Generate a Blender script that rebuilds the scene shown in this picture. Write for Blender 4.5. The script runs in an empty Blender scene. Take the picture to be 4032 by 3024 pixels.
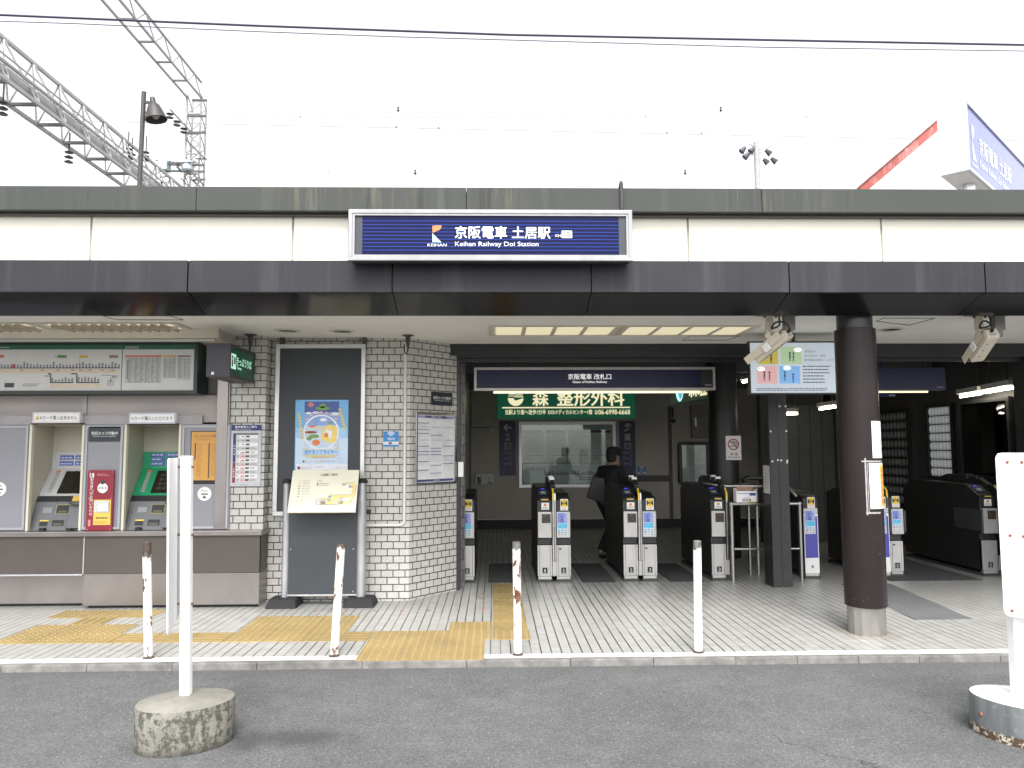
import bpy, bmesh, math, random
from mathutils import Vector, Matrix
random.seed(7)
S = bpy.context.scene
COL = S.collection
# ------------------------------------------------------------------ camera
CAM_H, FPX, W, H = 1.57, 3028.0, 4032.0, 3024.0
PITCH, YAW, ROLL = math.radians(4.78), math.radians(1.35), math.radians(-0.24)
fwd = Vector((math.sin(YAW)*math.cos(PITCH), math.cos(YAW)*math.cos(PITCH), math.sin(PITCH)))
rt0 = Vector((math.cos(YAW), -math.sin(YAW), 0)); up0 = rt0.cross(fwd)
RT = rt0*math.cos(ROLL)+up0*math.sin(ROLL); UP = -rt0*math.sin(ROLL)+up0*math.cos(ROLL)
camd = bpy.data.cameras.new('camera'); cam = bpy.data.objects.new('camera', camd); COL.objects.link(cam)
cam.matrix_world = Matrix(((RT.x, UP.x, -fwd.x, 0), (RT.y, UP.y, -fwd.y, 0), (RT.z, UP.z, -fwd.z, CAM_H), (0, 0, 0, 1)))
camd.sensor_width = 36; camd.lens = FPX*36/W; camd.clip_end = 2000; camd.clip_start = 0.05
S.camera = cam
# ------------------------------------------------------------------ sky, sun, exposure
SUN_EL, SUN_AZ = math.radians(52), math.radians(180)
world = bpy.data.worlds.new("World"); S.world = world; world.use_nodes = True
nt = world.node_tree; nt.nodes.clear()
sky = nt.nodes.new('ShaderNodeTexSky'); sky.sky_type = 'NISHITA'; sky.sun_disc = False
sky.sun_elevation = SUN_EL; sky.sun_rotation = SUN_AZ; sky.air_density = 1.0; sky.dust_density = 3.0
hs = nt.nodes.new('ShaderNodeHueSaturation'); hs.inputs['Saturation'].default_value = 0.12
bg = nt.nodes.new('ShaderNodeBackground'); bg.inputs['Strength'].default_value = 0.15
ow = nt.nodes.new('ShaderNodeOutputWorld')
nt.links.new(sky.outputs[0], hs.inputs['Color']); nt.links.new(hs.outputs[0], bg.inputs['Color']); nt.links.new(bg.outputs[0], ow.inputs[0])
sund = bpy.data.lights.new('sun', 'SUN'); sund.energy = 1.1; sund.angle = math.radians(25); sund.color = (1, 0.97, 0.92)
sun = bpy.data.objects.new('sun', sund); COL.objects.link(sun)
sd = Vector((math.sin(SUN_AZ)*math.cos(SUN_EL), math.cos(SUN_AZ)*math.cos(SUN_EL), math.sin(SUN_EL)))
sun.rotation_euler = sd.to_track_quat('Z', 'Y').to_euler(); sun.location = (0, -20, 30)
S.view_settings.view_transform = 'Standard'; S.view_settings.look = 'None'
S.view_settings.gamma = 1; S.view_settings.exposure = 1.5
S.cycles.max_bounces = 8; S.cycles.diffuse_bounces = 5
# ------------------------------------------------------------------ helpers
def ray(px, py): return fwd+RT*((px-W/2)/FPX)-UP*((py-H/2)/FPX)
def atY(px, py, Y):
    d = ray(px, py); t = Y/d.y; return Vector((d.x*t, Y, d.z*t+CAM_H))
def atZ(px, py, z):
    d = ray(px, py); t = (z-CAM_H)/d.z; return Vector((d.x*t, d.y*t, z))
def ZM(ox, oy, s): return lambda x, y: (ox+x*s, oy+y*s)

class Pl:
    """upright plane; s runs along ux, t is height, d is distance out of the face"""
    def __init__(self, o, u=(1, 0)):
        self.o = Vector((o[0], o[1], 0)); self.u = Vector((u[0], u[1], 0)).normalized(); self.n = Vector((self.u.y, -self.u.x, 0))
    def hit(self, px, py):
        d = ray(px, py); c = Vector((0, 0, CAM_H)); t = (self.o-c).dot(self.n)/d.dot(self.n)
        p = c+d*t; return ((p-self.o).dot(self.u), p.z)
    def pt(self, s, t, d=0): return self.o+self.u*s+Vector((0, 0, t))+self.n*d
    def rect(self, a, b):
        s0, t1 = self.hit(*a); s1, t0 = self.hit(*b); return (min(s0, s1), min(t0, t1), max(s0, s1), max(t0, t1))
class FlatPl(Pl):
    """any plane given by origin and two axes"""
    def __init__(self, o, u, v): self.o = Vector(o); self.u = Vector(u).normalized(); self.v = Vector(v).normalized(); self.n = self.u.cross(self.v)
    def pt(self, s, t, d=0): return self.o+self.u*s+self.v*t+self.n*d
def PY(Y): return Pl((0, Y), (1, 0))

_fc = bpy.data.curves.new('lettering', 'FONT'); _fo = bpy.data.objects.new('lettering', _fc); COL.objects.link(_fo)
def glyphs(body, bold=0.0, space=1.0, line=1.0):
    _fc.body = body; _fc.offset = bold; _fc.resolution_u = 3; _fc.space_character = space; _fc.space_line = line
    bpy.context.view_layer.update()
    me = _fo.evaluated_get(bpy.context.evaluated_depsgraph_get()).to_mesh()
    v = [(a.co.x, a.co.y) for a in me.vertices]; f = [tuple(p.vertices) for p in me.polygons]
    _fo.evaluated_get(bpy.context.evaluated_depsgraph_get()).to_mesh_clear()
    return v, f

class MB:
    def __init__(self): self.v = []; self.f = []; self.m = []; self.uv = []
    def face(self, pts, mi=0, uv=None):
        b = len(self.v); self.v += [Vector(p) for p in pts]; self.f.append(tuple(range(b, b+len(pts)))); self.m.append(mi)
        self.uv.append(uv or [(0, 0)]*len(pts)); return self
    def hexa(self, c, mi=0, uvw=None):
        # c: 8 corners, bottom 0-3 ccw seen from above, top 4-7
        for q in ((0, 3, 2, 1), (4, 5, 6, 7), (0, 1, 5, 4), (1, 2, 6, 5), (2, 3, 7, 6), (3, 0, 4, 7)):
            pts = [c[i] for i in q]; a = (pts[1]-pts[0]).length; b = (pts[2]-pts[1]).length
            if q in ((0, 3, 2, 1), (4, 5, 6, 7)): uv = [(p.x, p.y) for p in pts]
            else:
                h = (pts[1]-pts[0]); h.z = 0; hn = h.normalized() if h.length > 1e-6 else Vector((1, 0, 0))
                uv = [(p.dot(hn), p.z) for p in pts]
            self.face(pts, mi, uv)
        return self
    def box(self, x0, y0, z0, x1, y1, z1, mi=0):
        V = Vector
        return self.hexa([V((x0, y0, z0)), V((x1, y0, z0)), V((x1, y1, z0)), V((x0, y1, z0)), V((x0, y0, z1)), V((x1, y0, z1)), V((x1, y1, z1)), V((x0, y1, z1))], mi)
    def pbox(self, pl, r, d0, d1, mi=0):
        s0, t0, s1, t1 = r; p = pl.pt
        return self.hexa([p(s0, t0, d1), p(s1, t0, d1), p(s1, t0, d0), p(s0, t0, d0), p(s0, t1, d1), p(s1, t1, d1), p(s1, t1, d0), p(s0, t1, d0)], mi)
    def frame(self, pl, r, w, d0, d1, mi=0):
        s0, t0, s1, t1 = r
        self.pbox(pl, (s0, t0, s1, t0+w), d0, d1, mi); self.pbox(pl, (s0, t1-w, s1, t1), d0, d1, mi)
        self.pbox(pl, (s0, t0+w, s0+w, t1-w), d0, d1, mi); self.pbox(pl, (s1-w, t0+w, s1, t1-w), d0, d1, mi); return self
    def prect(self, pl, r, d, mi=0):
        s0, t0, s1, t1 = r
        return self.face([pl.pt(s0, t0, d), pl.pt(s1, t0, d), pl.pt(s1, t1, d), pl.pt(s0, t1, d)], mi, [(s0, t0), (s1, t0), (s1, t1), (s0, t1)])
    def poly(self, pl, pts, d, mi=0): return self.face([pl.pt(s, t, d) for s, t in pts], mi)
    def prism(self, pl, pts, d0, d1, mi=0):
        n = len(pts); self.face([pl.pt(s, t, d1) for s, t in pts], mi); self.face([pl.pt(s, t, d0) for s, t in reversed(pts)], mi)
        for i in range(n):
            a, b = pts[i], pts[(i+1) % n]
            self.face([pl.pt(*a, d0), pl.pt(*b, d0), pl.pt(*b, d1), pl.pt(*a, d1)], mi)
        return self
    def disc(self, pl, c, r, d, mi=0, n=24, ry=None):
        return self.poly(pl, [(c[0]+r*math.cos(2*math.pi*i/n), c[1]+(ry or r)*math.sin(2*math.pi*i/n)) for i in range(n)], d, mi)
    def ring(self, pl, c, r0, r1, d, mi=0, n=28, a0=0, a1=360):
        for i in range(n):
            a, b = math.radians(a0+(a1-a0)*i/n), math.radians(a0+(a1-a0)*(i+1)/n)
            self.poly(pl, [(c[0]+r0*math.cos(a), c[1]+r0*math.sin(a)), (c[0]+r1*math.cos(a), c[1]+r1*math.sin(a)), (c[0]+r1*math.cos(b), c[1]+r1*math.sin(b)), (c[0]+r0*math.cos(b), c[1]+r0*math.sin(b))], d, mi)
        return self
    def bar(self, pl, a, b, w, d, mi=0):
        a, b = Vector(a), Vector(b); q = (b-a).normalized(); q = Vector((-q.y, q.x))*w/2
        return self.poly(pl, [tuple(a-q), tuple(b-q), tuple(b+q), tuple(a+q)], d, mi)
    def text(self, pl, body, r, d, mi=0, bold=0.0, fit='both', space=1.0, line=1.0, align='c'):
        v, f = glyphs(body, 0.0, space, line)
        if not v: return self
        x0, x1 = min(a[0] for a in v), max(a[0] for a in v); y0, y1 = min(a[1] for a in v), max(a[1] for a in v)
        s0, t0, s1, t1 = r; kx = (s1-s0)/(x1-x0); ky = (t1-t0)/(y1-y0)
        if fit == 'min': kx = ky = min(kx, ky)
        ox = s0 if align == 'l' else (s0+s1)/2-kx*(x1-x0)/2; oy = (t0+t1)/2-ky*(y1-y0)/2
        bs = bold*.9      # heavier strokes: the same outline laid again a hair aside
        for q, (ex, ey) in enumerate(((0, 0), (bs, 0), (-bs, 0), (0, bs*.7), (0, -bs*.7)) if bold >= .012 else ((0, 0),)):
            b = len(self.v); self.v += [pl.pt(ox+(a[0]+ex-x0)*kx, oy+(a[1]+ey-y0)*ky, d+q*.00012) for a in v]
            for g in f: self.f.append(tuple(b+i for i in g)); self.m.append(mi); self.uv.append([(0, 0)]*len(g))
        return self
    def vtext(self, pl, body, r, d, mi=0, bold=0.0):
        n = len(body); s0, t0, s1, t1 = r; h = (t1-t0)/n
        for i, ch in enumerate(body):
            if ch == ' ': continue
            self.text(pl, ch, (s0, t1-(i+1)*h+h*.06, s1, t1-i*h-h*.06), d, mi, bold, fit='min')
        return self
    def lines(self, pl, r, n, d, mi=0, fill=0.5, ragged=0.3, words=0, rnd=random):
        """rows of dashes where print is too small to read"""
        s0, t0, s1, t1 = r; h = (t1-t0)/n
        for i in range(n):
            y1 = t1-i*h-h*(1-fill)/2; y0 = y1-h*fill; e = s0+(s1-s0)*(1-ragged*rnd.random()); x = s0
            if not words: self.prect(pl, (s0, y0, e, y1), d, mi); continue
            while x < e:
                w = (s1-s0)/words*(0.5+rnd.random()); x2 = min(x+w, e); self.prect(pl, (x, y0, x2, y1), d, mi); x = x2+(s1-s0)/words*.25
        return self
    def tube(self, pts, r, n=8, mi=0, caps=True):
        pts = [Vector(p) for p in pts]; rs = r if isinstance(r, (list, tuple)) else [r]*len(pts); rings = []; ref = None
        for i, p in enumerate(pts):
            t = ((pts[min(i+1, len(pts)-1)]-p).normalized()+(p-pts[max(i-1, 0)]).normalized())
            t = t.normalized() if t.length > 1e-6 else Vector((0, 0, 1))
            if ref is None: ref = Vector((1, 0, 0)) if abs(t.x) < .9 else Vector((0, 1, 0))
            a = (ref-t*ref.dot(t)); a = a.normalized() if a.length > 1e-5 else t.orthogonal().normalized(); ref = a; b = t.cross(a)
            base = len(self.v); self.v += [p+(a*math.cos(2*math.pi*k/n)+b*math.sin(2*math.pi*k/n))*rs[i] for k in range(n)]; rings.append(base)
        L = 0
        for i in range(len(pts)-1):
            l2 = L+(pts[i+1]-pts[i]).length
            for k in range(n):
                k2 = (k+1) % n; self.f.append((rings[i]+k, rings[i]+k2, rings[i+1]+k2, rings[i+1]+k)); self.m.append(mi)
                self.uv.append([(k/n, L), ((k+1)/n, L), ((k+1)/n, l2), (k/n, l2)])
            L = l2
        if caps:
            self.f.append(tuple(rings[0]+k for k in reversed(range(n)))); self.m.append(mi); self.uv.append([(0, 0)]*n)
            self.f.append(tuple(rings[-1]+k for k in range(n))); self.m.append(mi); self.uv.append([(0, 0)]*n)
        return self
    def rod(self, a, b, w, mi=0, h=None):
        """square bar from a to b"""
        a, b = Vector(a), Vector(b); t = (b-a).normalized(); u = t.cross(Vector((0, 0, 1))); u = u.normalized() if u.length > 1e-4 else Vector((1, 0, 0)); v = t.cross(u).normalized()
        u = u*w/2; v = v*(h or w)/2
        return self.hexa([a-u-v, a+u-v, b+u-v, b-u-v, a-u+v, a+u+v, b+u+v, b-u+v], mi)
    def lathe(self, c, prof, n=20, mi=0, sx=1, sy=1, rot=0):
        c = Vector(c); rings = []
        for r, z in prof:
            base = len(self.v)
            for k in range(n):
                a = 2*math.pi*k/n; x, y = r*sx*math.cos(a), r*sy*math.sin(a)
                self.v.append(c+Vector((x*math.cos(rot)-y*math.sin(rot), x*math.sin(rot)+y*math.cos(rot), z)))
            rings.append(base)
        for i in range(len(prof)-1):
            for k in range(n):
                k2 = (k+1) % n; self.f.append((rings[i]+k, rings[i]+k2, rings[i+1]+k2, rings[i+1]+k)); self.m.append(mi); self.uv.append([(k/n, prof[i][1]), ((k+1)/n, prof[i][1]), ((k+1)/n, prof[i+1][1]), (k/n, prof[i+1][1])])
        for base, rev in ((rings[0], True), (rings[-1], False)):
            q = [base+k for k in range(n)]
            self.f.append(tuple(reversed(q)) if rev else tuple(q)); self.m.append(mi); self.uv.append([(0, 0)]*n)
        return self
    def ball(self, c, r, mi=0, n=12, sz=1):
        return self.lathe(c, [(max(r*math.sin(math.pi*i/8), 1e-4), -r*sz*math.cos(math.pi*i/8)) for i in range(9)], n, mi)
    def build(self, name, mats, parent=None, smooth=False, bevel=0, loc=None, segs=2):
        root = Vector(parent['_o']) if parent is not None else Vector(loc or (0, 0, 0))
        me = bpy.data.meshes.new(name); me.from_pydata([tuple(p-root) for p in self.v], [], self.f)
        ul = me.uv_layers.new(name='UVMap')
        k = 0
        for q in self.uv:
            for c in q: ul.data[k].uv = c; k += 1
        for m_ in (mats if isinstance(mats, (list, tuple)) else [mats]): me.materials.append(m_)
        me.polygons.foreach_set('material_index', self.m)
        bm = bmesh.new(); bm.from_mesh(me)
        if bevel or smooth: bmesh.ops.remove_doubles(bm, verts=bm.verts, dist=1e-5)
        bmesh.ops.recalc_face_normals(bm, faces=bm.faces) if (bevel or smooth) else None
        if bevel:
            es = [e for e in bm.edges if len(e.link_faces) == 2 and e.calc_face_angle(0) > .6]
            bmesh.ops.bevel(bm, geom=es, offset=bevel, segments=segs, affect='EDGES', profile=.6)
        if smooth:
            for f_ in bm.faces: f_.smooth = True
            for e in bm.edges:
                if len(e.link_faces) == 2 and e.calc_face_angle(0) > .7: e.smooth = False
        bm.to_mesh(me); bm.free()
        o = bpy.data.objects.new(name, me); COL.objects.link(o)
        if parent is not None: o.parent = parent
        else: o.location = root
        o['_o'] = tuple(root); return o
def thing(name, label, cat, loc=(0, 0, 0), group=None):
    o = bpy.data.objects.new(name, None); COL.objects.link(o); o.location = loc; o['_o'] = tuple(loc); o.empty_display_size = .1
    o['label'] = label; o['category'] = cat
    if group: o['group'] = group
    return o
def tag(o, label, cat, group=None):
    o['label'] = label; o['category'] = cat
    if group: o['group'] = group
    return o
def struct(o): o['kind'] = 'structure'; return o
# ------------------------------------------------------------------ materials
def mat(name, col, rough=.5, metal=0.0, var=.12, scale=6.0, bump=0.0, spec=.5, emit=None, estr=0.0, stretch=(1, 1, 1), dirt=None, dirt_amt=0.0, coat=0.0, fine=0.0):
    m = bpy.data.materials.new(name); m.use_nodes = True; N = m.node_tree.nodes; L = m.node_tree.links; b = N['Principled BSDF']
    b.inputs['Base Color'].default_value = (*col, 1); b.inputs['Roughness'].default_value = rough; b.inputs['Metallic'].default_value = metal
    b.inputs['Specular IOR Level'].default_value = spec
    if coat: b.inputs['Coat Weight'].default_value = coat; b.inputs['Coat Roughness'].default_value = .08
    if emit: b.inputs['Emission Color'].default_value = (*emit, 1); b.inputs['Emission Strength'].default_value = estr
    tc = N.new('ShaderNodeTexCoord'); mp = N.new('ShaderNodeMapping'); mp.inputs['Scale'].default_value = stretch
    geo = N.new('ShaderNodeNewGeometry'); L.new(geo.outputs['Position'], mp.inputs['Vector'])
    n1 = N.new('ShaderNodeTexNoise'); n1.inputs['Scale'].default_value = scale; n1.inputs['Detail'].default_value = 6; n1.inputs['Roughness'].default_value = .6
    L.new(mp.outputs[0], n1.inputs['Vector'])
    if var:
        rmp = N.new('ShaderNodeMapRange'); rmp.inputs['From Min'].default_value = .3; rmp.inputs['From Max'].default_value = .7
        rmp.inputs['To Min'].default_value = 1-var; rmp.inputs['To Max'].default_value = 1+var; L.new(n1.outputs['Fac'], rmp.inputs['Value'])
        mx = N.new('ShaderNodeMix'); mx.data_type = 'RGBA'; mx.blend_type = 'MULTIPLY'; mx.inputs['Factor'].default_value = 1
        mx.inputs['A'].default_value = (*col, 1); L.new(rmp.outputs[0], mx.inputs['B']); out = mx.outputs['Result']
        if dirt:
            n2 = N.new('ShaderNodeTexNoise'); n2.inputs['Scale'].default_value = scale*.6; n2.inputs['Detail'].default_value = 8; n2.inputs['Roughness'].default_value = .7; L.new(mp.outputs[0], n2.inputs['Vector'])
            r2 = N.new('ShaderNodeMapRange'); r2.inputs['From Min'].default_value = .52; r2.inputs['From Max'].default_value = .72; r2.inputs['To Max'].default_value = dirt_amt; L.new(n2.outputs['Fac'], r2.inputs['Value'])
            m2 = N.new('ShaderNodeMix'); m2.data_type = 'RGBA'; L.new(r2.outputs[0], m2.inputs['Factor']); L.new(out, m2.inputs['A']); m2.inputs['B'].default_value = (*dirt, 1); out = m2.outputs['Result']
        L.new(out, b.inputs['Base Color'])
        rr = N.new('ShaderNodeMapRange'); rr.inputs['To Min'].default_value = max(rough-.1, .02); rr.inputs['To Max'].default_value = min(rough+.12, 1); L.new(n1.outputs['Fac'], rr.inputs['Value']); L.new(rr.outputs[0], b.inputs['Roughness'])
    if bump:
        bp = N.new('ShaderNodeBump'); bp.inputs['Strength'].default_value = bump; bp.inputs['Distance'].default_value = .004
        if fine:
            n3 = N.new('ShaderNodeTexNoise'); n3.inputs['Scale'].default_value = fine; n3.inputs['Detail'].default_value = 4; L.new(geo.outputs['Position'], n3.inputs['Vector']); L.new(n3.outputs['Fac'], bp.inputs['Height'])
        else: L.new(n1.outputs['Fac'], bp.inputs['Height'])
        L.new(bp.outputs[0], b.inputs['Normal'])
    return m
class NB:
    """small node-building aid for the patterned materials"""
    def __init__(self, name, rough=.5):
        self.m = bpy.data.materials.new(name); self.m.use_nodes = True; self.N = self.m.node_tree.nodes; self.L = self.m.node_tree.links; self.b = self.N['Principled BSDF']
        self.b.inputs['Roughness'].default_value = rough
    def put(self, sock, v):
        if isinstance(v, bpy.types.NodeSocket): self.L.new(v, sock)
        elif isinstance(v, (tuple, list)) and sock.type == 'RGBA': sock.default_value = (*v[:3], 1)
        else: sock.default_value = v
    def math(self, op, a, b=0.0, c=0.0):
        n = self.N.new('ShaderNodeMath'); n.operation = op; self.put(n.inputs[0], a); self.put(n.inputs[1], b); self.put(n.inputs[2], c); return n.outputs[0]
    def pos(self):
        g = self.N.new('ShaderNodeNewGeometry'); s = self.N.new('ShaderNodeSeparateXYZ'); self.L.new(g.outputs['Position'], s.inputs[0]); return g.outputs['Position'], s.outputs
    def noise(self, vec, scale, detail=5, rough=.6, stretch=None):
        if stretch:
            mp = self.N.new('ShaderNodeMapping'); mp.inputs['Scale'].default_value = stretch; self.L.new(vec, mp.inputs[0]); vec = mp.outputs[0]
        n = self.N.new('ShaderNodeTexNoise'); n.inputs['Scale'].default_value = scale; n.inputs['Detail'].default_value = detail; n.inputs['Roughness'].default_value = rough; self.L.new(vec, n.inputs['Vector']); return n.outputs['Fac']
    def rng(self, v, a, b, c=0.0, d=1.0, smooth=False):
        n = self.N.new('ShaderNodeMapRange'); n.interpolation_type = 'SMOOTHSTEP' if smooth else 'LINEAR'
        for k, x in zip(('Value', 'From Min', 'From Max', 'To Min', 'To Max'), (v, a, b, c, d)): self.put(n.inputs[k], x)
        return n.outputs[0]
    def mix(self, f, a, b, mode='MIX'):
        n = self.N.new('ShaderNodeMix'); n.data_type = 'RGBA'; n.blend_type = mode; self.put(n.inputs['Factor'], f); self.put(n.inputs['A'], a); self.put(n.inputs['B'], b); return n.outputs['Result']
    def bump(self, h, strength=.5, dist=.003):
        n = self.N.new('ShaderNodeBump'); n.inputs['Strength'].default_value = strength; n.inputs['Distance'].default_value = dist; self.put(n.inputs['Height'], h); self.L.new(n.outputs[0], self.b.inputs['Normal'])
    def col(self, v): self.put(self.b.inputs['Base Color'], v)
    def rough(self, v): self.put(self.b.inputs['Roughness'], v)

def m_asphalt():
    k = NB('asphalt', .9); p, xyz = k.pos()
    fine = k.noise(p, 210, 3, .7); med = k.noise(p, 48, 5, .75); big = k.noise(p, .8, 6, .65); blot = k.noise(p, 5, 5, .65)
    v = k.N.new('ShaderNodeTexVoronoi'); v.inputs['Scale'].default_value = 125; v.inputs['Randomness'].default_value = 1; k.L.new(p, v.inputs['Vector'])
    wn = k.N.new('ShaderNodeSeparateColor'); k.L.new(v.outputs['Color'], wn.inputs[0])
    c = k.mix(k.rng(fine, .28, .72), (.090, .093, .095), (.188, .192, .193))
    c = k.mix(1.0, c, k.rng(med, .3, .72, .72, 1.28), 'MULTIPLY')
    c = k.mix(1.0, c, k.rng(wn.outputs[2], 0, 1, .74, 1.26), 'MULTIPLY')
    c = k.mix(1.0, c, k.rng(big, .3, .72, .80, 1.14), 'MULTIPLY'); c = k.mix(1.0, c, k.rng(blot, .3, .72, .86, 1.10), 'MULTIPLY')
    speck = k.math('MULTIPLY', k.math('GREATER_THAN', wn.outputs[0], .966), k.rng(v.outputs['Distance'], .0, .5, 1, 0))
    c = k.mix(k.math('MULTIPLY', k.rng(speck, .2, .45), k.rng(wn.outputs[2], 0, 1, .15, 1)), c, (.52, .52, .51))
    dk = k.math('MULTIPLY', k.math('GREATER_THAN', wn.outputs[1], .90), k.rng(v.outputs['Distance'], .0, .55, 1, 0))
    c = k.mix(k.rng(dk, .2, .5, 0, .55), c, (.05, .052, .052))
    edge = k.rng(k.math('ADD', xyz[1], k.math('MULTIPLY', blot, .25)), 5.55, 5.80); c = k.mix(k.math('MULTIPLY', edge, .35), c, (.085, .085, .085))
    # oil stain right of the sign base, with its own ragged shape
    X, Y = xyz[0], xyz[1]
    d1 = k.math('SQRT', k.math('ADD', k.math('POWER', k.math('DIVIDE', k.math('SUBTRACT', X, -1.08), .30), 2), k.math('POWER', k.math('DIVIDE', k.math('SUBTRACT', Y, 4.36), .17), 2)))
    d2 = k.math('SQRT', k.math('ADD', k.math('POWER', k.math('DIVIDE', k.math('SUBTRACT', X, -1.33), .14), 2), k.math('POWER', k.math('DIVIDE', k.math('SUBTRACT', Y, 4.33), .2), 2)))
    d1 = k.math('MINIMUM', d1, d2)
    st = k.rng(k.math('ADD', d1, k.math('MULTIPLY', k.noise(p, 9, 6, .7), 1.3)), 1.05, 1.75, 1, 0)
    c = k.mix(k.math('MULTIPLY', st, .62), c, (.052, .05, .05))
    # crack
    crx = k.math('ADD', k.math('MULTIPLY', k.math('SUBTRACT', Y, 4.2), -.9), k.math('MULTIPLY', k.noise(p, 7, 4), .35))
    cr = k.math('LESS_THAN', k.math('ABSOLUTE', k.math('SUBTRACT', X, k.math('ADD', crx, 1.42))), .006)
    cr = k.math('MULTIPLY', cr, k.math('LESS_THAN', Y, 4.33))
    c = k.mix(k.math('MULTIPLY', cr, .8), c, (.03, .03, .03))
    k.col(c); k.bump(k.math('ADD', fine, k.math('MULTIPLY', med, .6)), .9, .006); k.b.inputs['Specular IOR Level'].default_value = .3; return k.m
def m_floor():
    k = NB('floor_tile', .3); p, xyz = k.pos(); X, Y = xyz[0], xyz[1]
    px, py = .0762, .0735
    fx = k.math('FRACT', k.math('DIVIDE', k.math('ADD', X, 20.0), px)); fy = k.math('FRACT', k.math('DIVIDE', k.math('ADD', Y, 20.0), py))
    ix = k.math('FLOOR', k.math('DIVIDE', k.math('ADD', X, 20.0), px)); iy = k.math('FLOOR', k.math('DIVIDE', k.math('ADD', Y, 20.0), py))
    gx = k.math('LESS_THAN', fx, .13); gy = k.math('LESS_THAN', fy, .075)
    cv = k.N.new('ShaderNodeCombineXYZ'); k.put(cv.inputs[0], ix); k.put(cv.inputs[1], iy)
    wn = k.N.new('ShaderNodeTexWhiteNoise'); k.L.new(cv.outputs[0], wn.inputs['Vector'])
    cv2 = k.N.new('ShaderNodeCombineXYZ'); k.put(cv2.inputs[0], k.math('MULTIPLY', ix, 3.7)); k.put(cv2.inputs[1], k.math('MULTIPLY', Y, 1.1))
    lon = k.noise(cv2.outputs[0], 1.0, 3, .5)
    strong = k.rng(lon, .30, .50, .22, 1.0)
    dirt = k.noise(p, 1.6, 7, .65)
    base = k.mix(k.rng(wn.outputs['Value'], 0, 1), (.355, .355, .34), (.42, .42, .40))
    base = k.mix(k.rng(dirt, .45, .75, 0, .4), base, (.33, .32, .30))
    c = k.mix(k.math('MULTIPLY', gy, .62), base, (.2, .19, .18))
    c = k.mix(k.math('MULTIPLY', gx, strong), c, (.045, .043, .04))
    dc = k.math('SQRT', k.math('ADD', k.math('POWER', k.math('SUBTRACT', X, 3.06), 2), k.math('POWER', k.math('SUBTRACT', Y, 6.37), 2)))
    ring = k.rng(k.math('ADD', dc, k.math('MULTIPLY', k.noise(p, 12, 5), .14)), .20, .36, 1, 0); c = k.mix(k.math('MULTIPLY', ring, .55), c, (.20, .165, .115))
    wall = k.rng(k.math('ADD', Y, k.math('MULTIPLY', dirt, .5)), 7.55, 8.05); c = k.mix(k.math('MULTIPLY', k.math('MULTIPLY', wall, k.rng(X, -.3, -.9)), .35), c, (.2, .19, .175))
    k.col(c); k.rough(k.rng(dirt, .35, .7, .30, .46))
    k.bump(k.math('SUBTRACT', 1.0, k.math('MAXIMUM', gx, k.math('MULTIPLY', gy, .5))), .12, .0015); return k.m
def m_tile(name, base, base2, mortar, bw=.12, rh=.0705, ms=.005):
    k = NB(name, .3); uv = k.N.new('ShaderNodeUVMap'); br = k.N.new('ShaderNodeTexBrick'); k.L.new(uv.outputs[0], br.inputs['Vector'])
    br.inputs['Scale'].default_value = 1; br.inputs['Brick Width'].default_value = bw; br.inputs['Row Height'].default_value = rh; br.inputs['Mortar Size'].default_value = ms
    br.inputs['Mortar Smooth'].default_value = .1; br.inputs['Bias'].default_value = 0; br.offset = .5
    br.inputs['Color1'].default_value = (*base, 1); br.inputs['Color2'].default_value = (*base2, 1); br.inputs['Mortar'].default_value = (*mortar, 1)
    p, _ = k.pos(); n = k.noise(p, 3, 7, .7); n2 = k.noise(p, 30, 4)
    c = k.mix(1.0, br.outputs['Color'], k.rng(n, .3, .75, 1.05, .86), 'MULTIPLY'); c = k.mix(1.0, c, k.rng(n2, .3, .7, .96, 1.03), 'MULTIPLY')
    k.col(c); k.bump(k.math('SUBTRACT', k.math('ADD', 1.0, k.math('MULTIPLY', n2, .06)), br.outputs['Fac']), .7, .004); k.rough(k.rng(n2, .3, .7, .22, .4)); return k.m
def m_parapet():
    k = NB('parapet_metal', .65); k.b.inputs['Specular IOR Level'].default_value = .25; p, xyz = k.pos()
    st = k.noise(p, 9, 5, .6, (1, 1, .05)); st2 = k.noise(p, 26, 3, .6, (1, 1, .05)); zone = k.noise(p, 1.1, 3, .5, (1, 1, .3)); big = k.noise(p, 1.2, 4)
    c = k.mix(k.rng(big, .3, .7), (.050, .055, .051), (.062, .066, .061))
    down = k.rng(k.math('ADD', xyz[2], k.math('MULTIPLY', st2, .22)), 3.46, 3.66, .25, 1)
    s = k.math('MULTIPLY', k.rng(st, .54, .68), k.rng(zone, .43, .58)); c = k.mix(k.math('MULTIPLY', s, .65), c, (.105, .11, .098))
    s3 = k.math('MULTIPLY', k.rng(st2, .56, .68), k.rng(zone, .47, .58)); s3 = k.math('MULTIPLY', s3, down); c = k.mix(k.math('MULTIPLY', s3, .65), c, (.12, .112, .075))
    s4 = k.math('MULTIPLY', k.rng(st2, .42, .34), k.rng(zone, .45, .6)); c = k.mix(k.math('MULTIPLY', s4, .5), c, (.03, .031, .03))
    k.col(c); return k.m
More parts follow.
